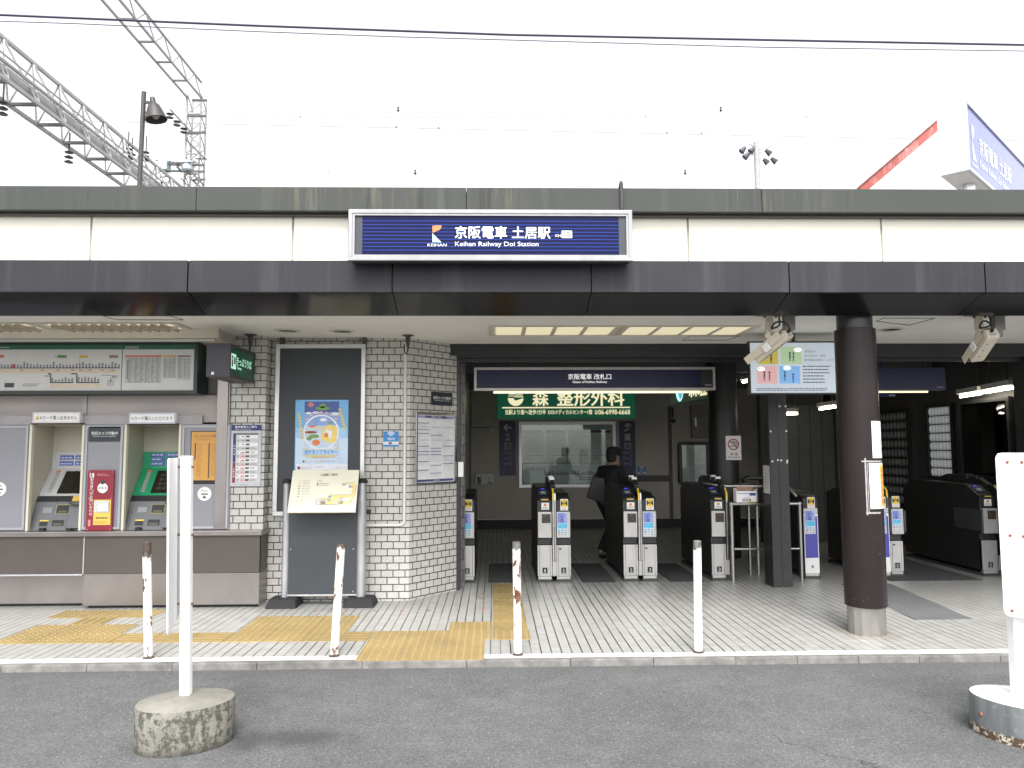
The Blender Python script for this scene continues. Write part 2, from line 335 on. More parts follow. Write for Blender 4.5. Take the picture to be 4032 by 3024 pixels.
def m_fascia():
    k = NB('fascia_metal', .5); k.b.inputs['Specular IOR Level'].default_value = .22; p, xyz = k.pos(); st = k.noise(p, 5, 4, .6, (1, 1, .06)); big = k.noise(p, 1.3, 4); n = k.noise(p, 40, 4)
    c = k.mix(k.rng(big, .3, .7), (.026, .025, .031), (.033, .032, .038)); st3 = k.noise(p, 15, 3, .6, (1, 1, .04)); c = k.mix(k.rng(st, .54, .70, 0, .6), c, (.062, .061, .070)); c = k.mix(k.rng(st3, .60, .72, 0, .3), c, (.058, .058, .066)); c = k.mix(k.rng(st3, .40, .30, 0, .3), c, (.018, .0175, .022)); c = k.mix(1.0, c, k.rng(n, .3, .7, .96, 1.04), 'MULTIPLY')
    k.col(c); return k.m
def m_cream():
    k = NB('cream_enamel', .35); p, xyz = k.pos(); st = k.noise(p, 4, 5, .6, (1, 1, .15)); n = k.noise(p, 2.2, 6, .7)
    low = k.rng(k.math('ADD', xyz[2], k.math('MULTIPLY', n, .12)), 3.09, 3.13, 1, 0)
    c = k.mix(k.rng(st, .5, .8, 0, .35), (.82, .79, .68), (.72, .69, .59)); c = k.mix(k.math('MULTIPLY', low, k.rng(n, .5, .65, 0, .5)), c, (.5, .48, .42)); k.col(c); return k.m
def m_rustpaint(name, seed, thr=.62, top_bare=.0, ztop=.87, bare=(.16, .155, .15)):
    k = NB(name, .45); p, xyz = k.pos()
    mp = k.N.new('ShaderNodeMapping'); mp.inputs['Location'].default_value = (seed*3.1, seed*1.7, seed*5.3); mp.inputs['Scale'].default_value = (1, 1, .55); k.L.new(p, mp.inputs[0])
    big = k.noise(mp.outputs[0], 11, 3, .55); n = k.noise(mp.outputs[0], 38, 7, .7); f = k.noise(p, 120, 3)
    c = k.mix(k.rng(f, .3, .7), (.78, .775, .76), (.83, .825, .81))
    mask = k.math('ADD', k.math('MULTIPLY', big, .6), k.math('MULTIPLY', n, .4))
    halo = k.rng(mask, thr-.035, thr); c = k.mix(k.math('MULTIPLY', halo, .45), c, (.55, .36, .16))
    c = k.mix(k.rng(mask, thr, thr+.012), c, k.mix(k.rng(n, .4, .65), (.16, .055, .022), (.07, .032, .02)))
    chip = k.rng(k.noise(mp.outputs[0], 85, 3, .6), .655, .68); c = k.mix(k.math('MULTIPLY', chip, .75), c, (.14, .13, .12))
    if top_bare:
        t = k.rng(k.math('ADD', xyz[2], k.math('MULTIPLY', k.math('SUBTRACT', n, .5), .16)), ztop-top_bare-.01, ztop-top_bare+.012); c = k.mix(t, c, k.mix(k.rng(n, .35, .65), bare, tuple(x*.35 for x in bare)))
    t = k.rng(xyz[2], .062, .075, 1, 0); c = k.mix(t, c, (.05, .042, .035))
    k.col(c); k.bump(k.math('SUBTRACT', 1.0, k.rng(mask, thr-.01, thr+.02)), .5, .002); return k.m
def m_concrete_base():
    k = NB('mossy_concrete', .9); p, xyz = k.pos(); n = k.noise(p, 26, 8, .75); b = k.noise(p, 6, 5, .65); f = k.noise(p, 150, 3); st = k.noise(p, 16, 6, .7, (1, 1, .35))
    c = k.mix(k.rng(b, .35, .65), (.19, .182, .155), (.31, .30, .26)); c = k.mix(k.rng(f, .3, .7), k.mix(.5, c, (.2, .19, .17)), c)
    g = k.N.new('ShaderNodeNewGeometry'); sp = k.N.new('ShaderNodeSeparateXYZ'); k.L.new(g.outputs['Normal'], sp.inputs[0]); side = k.rng(k.math('ABSOLUTE', sp.outputs[2]), .4, .7, 1, 0)
    li = k.rng(k.math('ADD', k.math('MULTIPLY', n, .6), k.math('MULTIPLY', st, .4)), .475, .53); c = k.mix(k.math('MULTIPLY', k.math('MULTIPLY', li, side), .85), c, (.055, .055, .04))
    sp2 = k.rng(k.noise(p, 70, 5, .7), .58, .63); c = k.mix(k.math('MULTIPLY', sp2, k.rng(side, 0, 1, .25, .7)), c, (.10, .10, .075))
    lo = k.rng(k.math('ADD', xyz[2], k.math('MULTIPLY', n, .09)), .055, .085, 1, 0); c = k.mix(k.math('MULTIPLY', lo, .6), c, (.06, .052, .045))
    k.col(c); k.bump(k.math('ADD', n, k.math('MULTIPLY', f, .5)), .9, .008); return k.m
def m_galv():
    k = NB('galvanised_drum', .5); p, xyz = k.pos(); n = k.noise(p, 12, 7, .7); st = k.noise(p, 14, 4, .6, (1, 1, .2)); v = k.noise(p, 35, 5, .7)
    c = k.mix(k.rng(st, .35, .65), (.095, .103, .107), (.16, .172, .176)); c = k.mix(k.rng(v, .6, .7, 0, .5), c, (.30, .31, .31))
    e = k.rng(k.math('ADD', xyz[2], k.math('MULTIPLY', k.math('SUBTRACT', n, .5), .05)), .038, .05, 1, 0)
    c = k.mix(e, c, k.mix(k.rng(v, .5, .58), (.075, .045, .03), (.5, .46, .38)))
    k.col(c); k.rough(k.rng(n, .3, .7, .4, .7)); return k.m
def m_column():
    k = NB('column_paint', .34); k.b.inputs['Specular IOR Level'].default_value = .22; p, xyz = k.pos(); n = k.noise(p, 3, 4); sc = k.noise(p, 60, 2, .5); sc2 = k.noise(p, 9, 3)
    c = k.mix(k.rng(n, .3, .7), (.019, .0142, .0142), (.024, .018, .018)); chip = k.math('MULTIPLY', k.rng(sc, .73, .745), k.rng(sc2, .5, .6)); c = k.mix(k.math('MULTIPLY', chip, .7), c, (.4, .39, .37)); k.col(c)
    return k.m
M = {}
def C(name, col, **kw):
    if name not in M: M[name] = mat(name, col, **kw)
    return M[name]
C('ceiling_paint', (.80, .78, .74), rough=.6, var=.05, scale=1.2, dirt=(.5, .47, .42), dirt_amt=.25)
C('soffit_black', (.009, .009, .011), rough=.10, var=.2, scale=2, spec=.32)
C('black_metal', (.021, .021, .023), rough=.35, var=.25, scale=3)
C('dark_metal', (.05, .048, .050), rough=.4, var=.2, scale=4)
C('dark_hall_wall', (.46, .425, .375), rough=.6, var=.1, scale=1.5)
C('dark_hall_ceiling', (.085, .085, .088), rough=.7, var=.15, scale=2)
C('skirting_black', (.02, .02, .02), rough=.6, var=.2)
C('steel', (.42, .41, .40), rough=.3, metal=1, var=.08, scale=3, stretch=(6, 6, .6))
C('steel_panel', (.29, .265, .255), rough=.33, metal=.85, var=.12, scale=2.2, stretch=(1, 1, .6))
C('sign_silver', (.31, .31, .32), rough=.45, metal=.3, var=.14, scale=5, stretch=(1, 1, .3), spec=.3)
C('steel_bright', (.52, .52, .52), rough=.22, metal=1, var=.08, scale=6)
C('aluminium', (.62, .62, .62), rough=.38, metal=.75, var=.08, scale=8)
C('gate_silver', (.50, .49, .475), rough=.38, metal=.45, var=.08, scale=5)
C('gate_black', (.019, .019, .020), rough=.4, var=.25, scale=6)
C('gate_grey', (.05, .05, .052), rough=.5, var=.15, scale=6)
C('brown_panel', (.072, .061, .055), rough=.45, var=.07, scale=1.5)
C('brown_wall', (.40, .365, .345), rough=.55, var=.1, scale=1.3)
C('grey_wall', (.19, .185, .18), rough=.6, var=.14, scale=2.5, dirt=(.09, .085, .08), dirt_amt=.4)
C('lavender_panel', (.25, .25, .28), rough=.42, var=.05, scale=1.5)
C('pale_trim', (.38, .38, .40), rough=.4, var=.06)
C('beige', (.48, .455, .37), rough=.55, var=.07, scale=2, dirt=(.4, .37, .3), dirt_amt=.35)
C('cream_board', (.66, .63, .50), rough=.4, var=.04, scale=3)
C('white', (.80, .80, .79), rough=.4, var=.04, scale=6)
C('white_paint', (.88, .88, .87), rough=.38, var=.05, scale=9, dirt=(.62, .60, .55), dirt_amt=.4)
C('paper', (.78, .78, .79), rough=.7, var=.03)
C('paper_grey', (.55, .55, .56), rough=.7, var=.03)
C('black', (.012, .012, .013), rough=.5, var=.1)
C('ink', (.05, .05, .055), rough=.6, var=0)
C('ink_grey', (.22, .22, .23), rough=.6, var=0)
C('ink_light', (.42, .42, .45), rough=.6, var=0)
C('board_slate', (.040, .046, .054), rough=.55, var=.1, scale=3)
C('navy', (.008, .009, .045), rough=.3, var=.1, scale=4, spec=.10)
C('navy_line', (.020, .045, .23), spec=.1, rough=.4, var=0)
C('navy_print', (.03, .035, .16), rough=.6, var=0)
C('blue_pub', (.07, .065, .38), rough=.4, var=.06)
C('periwinkle', (.20, .25, .62), rough=.45, var=.12, scale=30)
C('cyan', (.12, .50, .78), rough=.45, var=.08, scale=30)
C('wifi_blue', (.02, .22, .56), rough=.4, var=.05)
C('orange', (.70, .20, .06), rough=.5, var=0)
C('pale_cyan', (.45, .80, .86), rough=.5, var=0)
C('yellow', (.80, .58, .04), rough=.45, var=.05)
C('yellow_label', (.75, .52, .10), rough=.5, var=.04)
C('orange_poster', (.60, .31, .07), rough=.5, var=.04)
C('red', (.55, .05, .05), rough=.5, var=0)
C('crimson', (.26, .015, .035), rough=.4, var=.06)
C('pink', (.75, .40, .42), rough=.6, var=0)
C('chart_green', (.015, .12, .065), rough=.4, var=.05)
C('machine_green', (.02, .30, .14), rough=.4, var=.05)
C('machine_white', (.50, .50, .51), rough=.4, var=.04)
C('machine_grey', (.125, .13, .14), rough=.45, var=.06)
C('machine_dark', (.03, .032, .036), rough=.3, var=.1)
C('screen_dark', (.022, .018, .013), rough=.12, var=.15, scale=3)
C('sand', (.66, .56, .36), rough=.6, var=.04)
C('cctv_cream', (.62, .56, .45), rough=.42, var=.05, scale=8)
C('cctv_shade', (.24, .21, .18), rough=.5, var=.06)
C('rubber', (.012, .0125, .014), rough=.75, var=.2, bump=.3)
C('mat_dark', (.045, .047, .048), rough=.85, var=.2, scale=30, bump=.5, fine=300)
C('ramp_grey', (.135, .14, .145), rough=.8, var=.12, scale=6, dirt=(.3, .3, .3), dirt_amt=.25)
C('lamp_glow', (.8, .78, .66), rough=.6, var=0, emit=(1, .88, .52), estr=.17)
C('lamp_dim', (.8, .78, .66), rough=.6, var=0, emit=(1, .90, .60), estr=.20)
C('tube_glow', (.9, .9, .8), rough=.5, var=0, emit=(1, .82, .48), estr=.42)
C('tube_white', (.9, .9, .9), rough=.5, var=0, emit=(1, .93, .74), estr=9)
C('lamp_frame', (.60, .56, .47), rough=.5, var=.06)
C('sky_blue', (.16, .42, .72), rough=.4, var=.08, scale=5)
C('pale_blue', (.55, .68, .82), rough=.4, var=.06, scale=5)
C('deep_blue', (.05, .09, .32), rough=.4, var=.1, scale=9)
C('mid_blue', (.22, .36, .66), rough=.4, var=.1, scale=9)
C('leaf_green', (.16, .32, .10), rough=.5, var=.15, scale=30)
C('gondola_yellow', (.80, .62, .16), rough=.45, var=.06, scale=20)
C('rust_brown', (.28, .08, .035), rough=.7, var=.3, scale=20)
C('lattice', (.37, .365, .365), rough=.6, var=.12, scale=3)
C('lattice_dark', (.10, .097, .097), rough=.6, var=.15, scale=3)
C('porcelain_dark', (.05, .045, .06), rough=.3, var=.1)
C('cable', (.035, .033, .06), rough=.5, var=.1)
C('cable_grey', (.20, .19, .24), rough=.5, var=.1)
C('red_steel', (.33, .080, .070), rough=.6, var=.2, scale=7, dirt=(.72, .5, .45), dirt_amt=.6, stretch=(1, 1, .4))
C('lamp_brown', (.05, .046, .046), rough=.5, var=.15, scale=12)
C('lamp_inside', (.28, .26, .24), rough=.5, var=.15)
C('skin', (.34, .22, .165), rough=.55, var=.05)
C('cloth_black', (.012, .013, .017), rough=.85, var=.2, scale=12, bump=.3)
C('cloth_navy', (.014, .017, .026), rough=.8, var=.2, scale=12, bump=.3)
C('leather_black', (.012, .012, .013), rough=.4, var=.3, scale=20)
C('cardboard', (.34, .23, .17), rough=.7, var=.08)
C('green_sign', (.010, .16, .085), rough=.4, var=.08, emit=(.01, .16, .08), estr=.10)
C('sign_cream', (.80, .74, .50), rough=.5, var=0, emit=(.85, .78, .50), estr=.35)
C('ticket_green', (.006, .06, .034), rough=.25, var=.1, spec=.2, emit=(.01, .2, .10), estr=.03)
C('ticket_glow', (.5, .8, .65), rough=.4, var=0, emit=(.55, .95, .75), estr=.22)
C('screen_glow', (.3, .33, .36), rough=.3, var=0, emit=(.70, .78, .86), estr=.17)
C('scr_yellow', (.4, .33, .05), rough=.3, var=0, emit=(.65, .52, .10), estr=.15)
C('scr_green', (.3, .4, .2), rough=.3, var=0, emit=(.48, .68, .42), estr=.17)
C('scr_pink', (.5, .3, .3), rough=.3, var=0, emit=(.80, .46, .48), estr=.17)
C('scr_blue', (.15, .3, .6), rough=.3, var=0, emit=(.20, .48, .85), estr=.17)
C('scr_ink', (.05, .06, .10), rough=.3, var=0)
C('board_glass', (.28, .32, .31), rough=.12, var=.25, scale=1.2, spec=.9)
C('board_sheet', (.55, .56, .56), rough=.2, var=.12, scale=4, spec=.7)
C('rust_bolt', (.25, .10, .06), rough=.7, var=.3, scale=60)
C('vinyl_clear', (.5, .5, .5), rough=.2, var=.1)
C('alcove_green', (.37, .37, .29), rough=.5, var=.06)
C('roof_sign_blue', (.13, .155, .40), rough=.1, var=.08, spec=.5, coat=.15)
C('roof_sign_text', (.75, .77, .86), rough=.2, var=0, coat=.6)
C('pale_peach', (.75, .48, .38), rough=.2, var=0, coat=.6)
M['asphalt'] = m_asphalt(); M['floor'] = m_floor(); M['parapet'] = m_parapet(); M['fascia'] = m_fascia(); M['cream'] = m_cream(); M['column'] = m_column()
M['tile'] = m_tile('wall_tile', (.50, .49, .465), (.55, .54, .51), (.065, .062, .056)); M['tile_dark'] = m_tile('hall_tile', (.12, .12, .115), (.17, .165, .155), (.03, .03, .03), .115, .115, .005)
M['base_concrete'] = m_concrete_base(); M['galv'] = m_galv()
C('kerb', (.185, .178, .17), rough=.85, var=.38, scale=9, bump=.8, fine=90, dirt=(.12, .115, .11), dirt_amt=.5)
C('kerb_top', (.60, .59, .57), rough=.85, var=.12, scale=9, bump=.7, fine=160)
C('tactile', (.305, .224, .094), rough=.6, var=.14, scale=2.5, dirt=(.19, .145, .075), dirt_amt=.55, bump=.25, fine=200)
# ================================================================== SETTING
PZ = .05                                     # pavement level
KY = 5.685                                   # kerb line
b = MB(); n = 1
b.face([(-60, -40, 0), (60, -40, 0), (60, KY, 0), (-60, KY, 0)]); struct(b.build('road', M['asphalt']))
b = MB(); b.face([(-60, KY-.2, -.012), (60, KY-.2, -.012), (60, 120, -.012), (-60, 120, -.012)]); struct(b.build('ground', M['kerb']))
b = MB(); x = -14.0
while x < 14:
    w = random.choice((.6, .6, .45, .75)); b.box(x+.0015, KY, -.005, x+w-.0015, KY+.065, PZ-.001+random.uniform(-.002, .001)); x += w
struct(b.build('kerb', M['kerb'], bevel=.006))
b = MB(); b.box(-14, KY+.066, 0, 14, KY+.16, PZ+.001); struct(b.build('kerb_strip', M['kerb_top']))
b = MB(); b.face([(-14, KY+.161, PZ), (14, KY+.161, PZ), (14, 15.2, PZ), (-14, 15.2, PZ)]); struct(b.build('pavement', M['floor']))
# tactile paving: plates with raised dots or bars, laid 4 mm proud
def plates(cells, name, w=.31):
    b = MB(); t = PZ+.004
    for (x0, y0, x1, y1, kind) in cells:
        b.box(x0+.0015, y0+.0015, PZ-.01, x1-.0015, y1-.0015, t)
        if kind == 'dot':
            nx = max(1, round((x1-x0)/.06)); ny = max(1, round((y1-y0)/.06))
            for i in range(nx):
                for j in range(ny): b.lathe((x0+(i+.5)*(x1-x0)/nx, y0+(j+.5)*(y1-y0)/ny, t-.0005), [(.0135, 0), (.011, .0035), (.006, .0048)], 7)
        else:
            L_ = kind == 'barx'; k = 4
            for i in range(k):
                if L_:
                    yc = y0+(i+.5)*(y1-y0)/k; b.box(x0+.015, yc-.012, t-.0005, x1-.015, yc+.012, t+.0045)
                else:
                    xc = x0+(i+.5)*(x1-x0)/k; b.box(xc-.012, y0+.015, t-.0005, xc+.012, y1-.015, t+.0045)
    return struct(b.build(name, M['tactile']))
def grid(x0, y0, nx, ny, kind, w=.31, h=.315): return [(x0+i*w, y0+j*h, x0+(i+1)*w, y0+(j+1)*h, kind) for i in range(nx) for j in range(ny)]
cells = grid(-1.005, 5.70, 3, 2, 'dot', .31, .29)+grid(-1.005, 6.28, 3, 1, 'dot', .31, .315)
cells += [(-.385, 6.595, -.02, 6.91, 'dot'), (-.075, 6.28, -.02, 6.595, 'dot')]
cells += [(-.015, 6.27, .29, 6.59, 'dot'), (-.015, 6.59, .28, 6.91, 'bary')]+[(-.015, 6.91+.315*i, .275, 6.91+.315*(i+1), 'bary') for i in range(6)]
cells += [(-1.22, 6.28, -1.01, 6.585, 'barx')]
cells += grid(-2.145, 6.28, 3, 3, 'dot', .307, .31)
cells += [(-3.05+.3*i, 6.29, -3.05+.3*(i+1), 6.60, 'barx') for i in range(3)]
cells += grid(-3.97, 6.29, 3, 1, 'dot', .305, .31)+grid(-3.97, 6.60, 3, 1, 'dot', .29, .34)
cells += [(-3.72, 6.94, -3.42, 7.22, 'bary')]+grid(-4.06, 7.22, 3, 1, 'dot', .315, .33)
plates(cells, 'tactile_paving')
# small orange markers set in the floor
b = MB()
for (x, y) in [(-.62, 7.41), (-.36, 7.42), (-.11, 7.42), (-.11, 7.69), (-.12, 7.95), (-.12, 8.22), (-.87, 7.40), (-1.12, 7.40), (-1.40, 7.39), (-1.68, 7.40)]:
    b.lathe((x, y, PZ-.002), [(.02, 0), (.02, .0045), (.017, .006)], 14)
struct(b.build('pavement_studs', C('stud', (.34, .17, .09), rough=.6)))
# ================================================================== STATION BUILDING
BX0, BX1 = -6.6, 8.6
bld = thing('station_building', 'low single storey railway station front with dark canopy, cream band and tiled walls', 'building', (0, 5.8, 0))
def part(name, mb, m, **kw): return mb.build(name, m, bld, **kw)
def X_at(px, Y, py=1000): return atY(px, py, Y).x
YP = 5.80
ZPT, ZPB = 3.58, 3.392
xs = [BX0]+[X_at(p, YP, 780) for p in (772, 1836, 3000)]+[BX1]
for i in range(4):
    b = MB(); b.box(xs[i]+.002, YP, ZPB, xs[i+1]-.002, YP+.16, ZPT); part('parapet_panel', b, M['parapet'], bevel=.004)
b = MB(); b.box(BX0, YP+.05, 3.389, BX1, YP+.118, ZPB-.001); part('parapet_drip', b, M['black_metal'])
b = MB(); b.box(BX0, YP+.065, 3.375, BX1, YP+.118, 3.388); part('parapet_trim', b, M['brown_panel'])
YC = 5.92
xs = [BX0]+[X_at(p, YC, 930) for p in (358, 1153, 2709, 3471)]+[BX1]
for i in range(5):
    b = MB(); b.box(xs[i]+.009, YC, 2.99, xs[i+1]-.009, YC+.05, 3.41); part('cream_panel', b, M['cream'])
b = MB(); b.box(BX0, YC+.012, 2.99, BX1, YC+.04, 3.40); part('cream_panel_joint', b, C('joint_grey', (.35, .33, .29), rough=.6))
YF, YB, ZF0, ZF1, ZB = 5.82, 6.20, 2.764, 3.010, 2.647
xs = [BX0]+[X_at(p, YF, 1090) for p in (739, 1545, 2328, 3108, 3879)]+[BX1]
for i in range(6):
    b = MB(); b.box(xs[i]+.005, YF, ZF0, xs[i+1]-.005, YF+.04, ZF1); part('fascia_panel', b, M['fascia'], bevel=.003)
    V = Vector; z = .03
    b = MB(); xa, xb = xs[i]+.004, xs[i+1]-.004
    b.hexa([V((xa, YF+.042, ZF0-.001)), V((xb, YF+.042, ZF0-.001)), V((xb, YB, ZB)), V((xa, YB, ZB)), V((xa, YF+.042, ZF0+z)), V((xb, YF+.042, ZF0+z)), V((xb, YB, ZB+z)), V((xa, YB, ZB+z))]); part('soffit_panel', b, M['soffit_black'])
b = MB(); b.box(BX0, YF+.041, ZF0+.035, BX1, YF+.06, ZF1-.004); b.box(BX0, YF+.06, ZF1-.03, BX1, YC-.002, ZF1-.006); part('canopy_deck', b, M['dark_metal'])
b = MB(); b.box(BX0, YB-.004, ZB+.002, BX1, YB+.02, 2.72); part('soffit_edge_trim', b, M['black_metal'])
CZ = 2.71
b = MB(); b.box(BX0, YB+.021, CZ, BX1, 8.349, CZ+.04); part('canopy_ceiling', b, M['ceiling_paint'])
b = MB(); b.box(BX0, YP+.165, 3.415, BX1, 15.3, 3.48); part('roof_slab', b, M['kerb'])
b = MB(); b.box(-.52, 8.505, 2.80, BX1, 15.2, 2.86); part('hall_ceiling', b, M['dark_hall_ceiling'])
for y in (9.6, 11.0, 12.6, 14.0):
    b = MB(); b.box(-.5, y, 2.66, 6.38, y+.14, 2.80); part('ceiling_beam', b, M['dark_hall_ceiling'])
b = MB(); b.tube([(-.5, 9.3, 2.70), (6.38, 9.3, 2.70)], .022); b.tube([(-.5, 9.42, 2.74), (6.38, 9.42, 2.74)], .015); part('ceiling_conduit', b, M['aluminium'], smooth=True)
# lintel over the gate opening, with its two slim shutter rails
b = MB(); b.box(-.475, 8.35, 2.585, BX1, 8.50, 2.715); part('lintel', b, M['black_metal'])
b = MB(); b.box(-.40, 8.37, 2.567, BX1, 8.41, 2.5835); part('shutter_rail', b, M['gate_grey'])
b = MB(); b.box(-.40, 8.46, 2.52, BX1, 8.475, 2.584); part('shutter_rail', b, M['black_metal'])
# tiled walls
YW = 7.90
b = MB(); b.box(-2.62, YW, PZ, -.862, YW+.12, CZ); part('tiled_wall', b, M['tile'])
PXL, PXR = -2.63, -2.285
b = MB(); b.box(PXL, 7.74, PZ, PXR, YW-.001, CZ); part('tiled_pier', b, M['tile'])
aw = Pl((-.861, YW), (.451, .532)); L_aw = math.hypot(.451, .532)
b = MB(); b.pbox(aw, (0, PZ, L_aw, CZ), -.12, 0); part('tiled_angled_wall', b, M['tile'])
b = MB(); b.box(-.408, 8.436, PZ, -.374, 8.62, 2.584); part('opening_jamb', b, M['black_metal'])
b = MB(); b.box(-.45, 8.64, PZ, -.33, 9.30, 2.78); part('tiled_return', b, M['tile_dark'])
# machine-side back wall and brown cladding
b = MB(); b.box(BX0, 8.16, PZ, PXL-.002, 8.26, CZ); part('machine_room_wall', b, M['grey_wall'])
W1 = PY(7.80)
b = MB(); r = W1.rect((0, 1250), (905, 1560)); b.box(BX0, 7.80, r[1], PXL-.15, 7.9, CZ-.0); part('upper_grey_wall', b, M['grey_wall'])
Wc = PY(7.76); zt = Wc.hit(400, 1558)[1]; zb = Wc.hit(400, 1664)[1]
xm = [BX0, Wc.hit(327, 1600)[0], Wc.hit(344, 1600)[0], Wc.hit(858, 1600)[0]]
b = MB(); b.box(xm[0], 7.76, zb, xm[1]-.002, 7.799, zt); part('brown_cladding', b, M['brown_wall'])
b = MB(); b.box(xm[2]+.002, 7.76, zb, xm[3], 7.799, zt); part('brown_cladding', b, M['brown_wall'])
b = MB(); b.box(xm[1], 7.745, zb, xm[2], 7.799, zt); part('cladding_trim', b, M['pale_trim'])
b = MB(); b.box(BX0, 7.755, zt+.002, xm[3], 7.799, zt+.02); part('cladding_trim', b, M['brown_panel'])
# bulkhead under the left ceiling, sloped
V = Vector
xe = atY(859, 1310, 7.3).x
b = MB(); z0, z1 = 2.60, 2.709
b.hexa([V((BX0, 7.34, z0+.03)), V((xe, 7.34, z0+.03)), V((xe, 7.799, z0)), V((BX0, 7.799, z0)), V((BX0, 7.24, z1)), V((xe+.02, 7.24, z1)), V((xe+.02, 7.799, z1)), V((BX0, 7.799, z1))]); part('ceiling_bulkhead', b, M['lamp_frame'])
b = MB(); b.box(BX0, 7.36, z0+.0, xe-.05, 7.40, z0+.024); part('bulkhead_track', b, M['aluminium'])
b = MB(); b.box(BX0, 7.40, 2.48, xe-.12, 7.41, z0-.003) ; 
# steel end post of the machine front
P_ = PY(7.70); r = P_.rect((861, 1480), (898, 2098))
b = MB(); b.box(r[0]-.01, 7.70, .79, r[2]-.035, 7.95, 2.36); part('steel_end_post', b, M['steel_panel'], bevel=.004)
b = MB(); b.box(r[2]-.034, 7.715, .79, PXL-.002, 7.90, 2.40); part('steel_end_post', b, M['steel_panel'], bevel=.003)
# hall walls
YBK = 14.8
b = MB(); b.box(-.56, 9.30, PZ, -.46, YBK, 2.8); part('hall_side_wall', b, M['dark_hall_wall'])
b = MB(); b.box(-.6, YBK, PZ+.17, 6.5, YBK+.1, 2.8); part('hall_back_wall', b, M['dark_hall_wall'])
b = MB(); b.box(-.46, YBK-.03, PZ, 6.4, YBK-.001, PZ+.168); part('skirting', b, M['skirting_black'])
BW = PY(YBK)
b = MB()
for (xa, ya, xb, yb) in ((2635, 1600, 2638, 2060), (2642, 1600, 2645, 2060), (2449, 1872, 2634, 1896)):
    r = BW.rect((xa, ya), (xb, yb)); b.pbox(BW, r, .001, .02)
part('wall_batten', b, C('hall_batten', (.10, .092, .082), rough=.6))
# right-hand hall wall with glass-block windows, daylight behind them put in as emission
XR = 6.4; RW = Pl((XR, 0), (0, -1))
b = MB(); b.box(XR, 8.52, PZ, XR+.12, YBK, 2.8); part('hall_side_wall', b, M['dark_metal'])
b = MB(); b.box(5.93, 8.36, PZ, 6.39, 8.62, 2.58); b.box(6.39, 8.36, PZ, BX1, 8.5, 2.58); part('opening_jamb', b, M['black_metal'])
b = MB(); b.box(BX1-.1, 6.3, PZ, BX1, 8.35, 2.7); part('end_wall', b, M['tile'])
b = MB(); b.box(BX0, 6.3, PZ, BX0+.1, 8.16, 2.7); part('end_wall', b, M['tile'])
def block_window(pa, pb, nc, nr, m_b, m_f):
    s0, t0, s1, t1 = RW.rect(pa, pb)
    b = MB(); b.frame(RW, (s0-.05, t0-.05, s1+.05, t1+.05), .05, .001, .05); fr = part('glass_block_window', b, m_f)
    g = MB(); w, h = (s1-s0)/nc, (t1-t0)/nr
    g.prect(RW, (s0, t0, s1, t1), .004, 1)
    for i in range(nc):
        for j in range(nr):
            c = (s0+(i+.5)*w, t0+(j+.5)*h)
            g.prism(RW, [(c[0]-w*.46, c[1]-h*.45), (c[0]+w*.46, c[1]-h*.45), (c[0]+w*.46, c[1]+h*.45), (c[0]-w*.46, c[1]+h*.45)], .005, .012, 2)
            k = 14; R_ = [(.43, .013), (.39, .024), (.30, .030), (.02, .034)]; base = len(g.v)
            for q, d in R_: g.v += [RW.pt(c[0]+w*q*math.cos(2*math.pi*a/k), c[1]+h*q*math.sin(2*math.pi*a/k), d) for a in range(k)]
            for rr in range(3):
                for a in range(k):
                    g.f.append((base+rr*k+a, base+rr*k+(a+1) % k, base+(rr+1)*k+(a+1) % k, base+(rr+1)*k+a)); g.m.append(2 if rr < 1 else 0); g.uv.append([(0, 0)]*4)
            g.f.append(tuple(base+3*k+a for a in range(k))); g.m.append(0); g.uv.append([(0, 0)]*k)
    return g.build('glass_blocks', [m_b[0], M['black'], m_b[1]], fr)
block_window((3660, 1606), (3764, 1880), 7, 8, (C('block_pale_glow', (.45, .46, .46), rough=.12, var=.1, scale=20, emit=(.62, .66, .66), estr=.10), C('block_pale_rim', (.35, .36, .36), rough=.15, var=.1, scale=20, emit=(.62, .66, .66), estr=.05)), M['black_metal'])  # emission stands in for daylight through the glass, weaker at the rims
block_window((3466, 1628), (3594, 1990), 8, 10, (C('block_dark_glow', (.10, .105, .10), rough=.15, var=.3, scale=3, emit=(.5, .55, .5), estr=.010), C('block_dark_rim', (.06, .06, .06), rough=.15, var=.3, scale=3)), M['black_metal'])  # faint emission at the block centres stands in for daylight
block_window((3850, 1700), (3988, 1872), 9, 9, (C('block_grey_glow', (.24, .26, .26), rough=.15, var=.15, scale=8, emit=(.5, .58, .58), estr=.085), C('block_grey_rim', (.16, .17, .17), rough=.15, var=.15, scale=8, emit=(.5, .58, .58), estr=.02)), M['black_metal'])  # blocks given a glow for the light behind them, dimmer on the rims
s0, t0, s1, t1 = RW.rect((3790, 1580), (3992, 1895))
b = MB(); b.frame(RW, (s0-.02, t0, s1+.1, t1), .05, .03, .08); side_win = part('side_window', b, M['black_metal'])
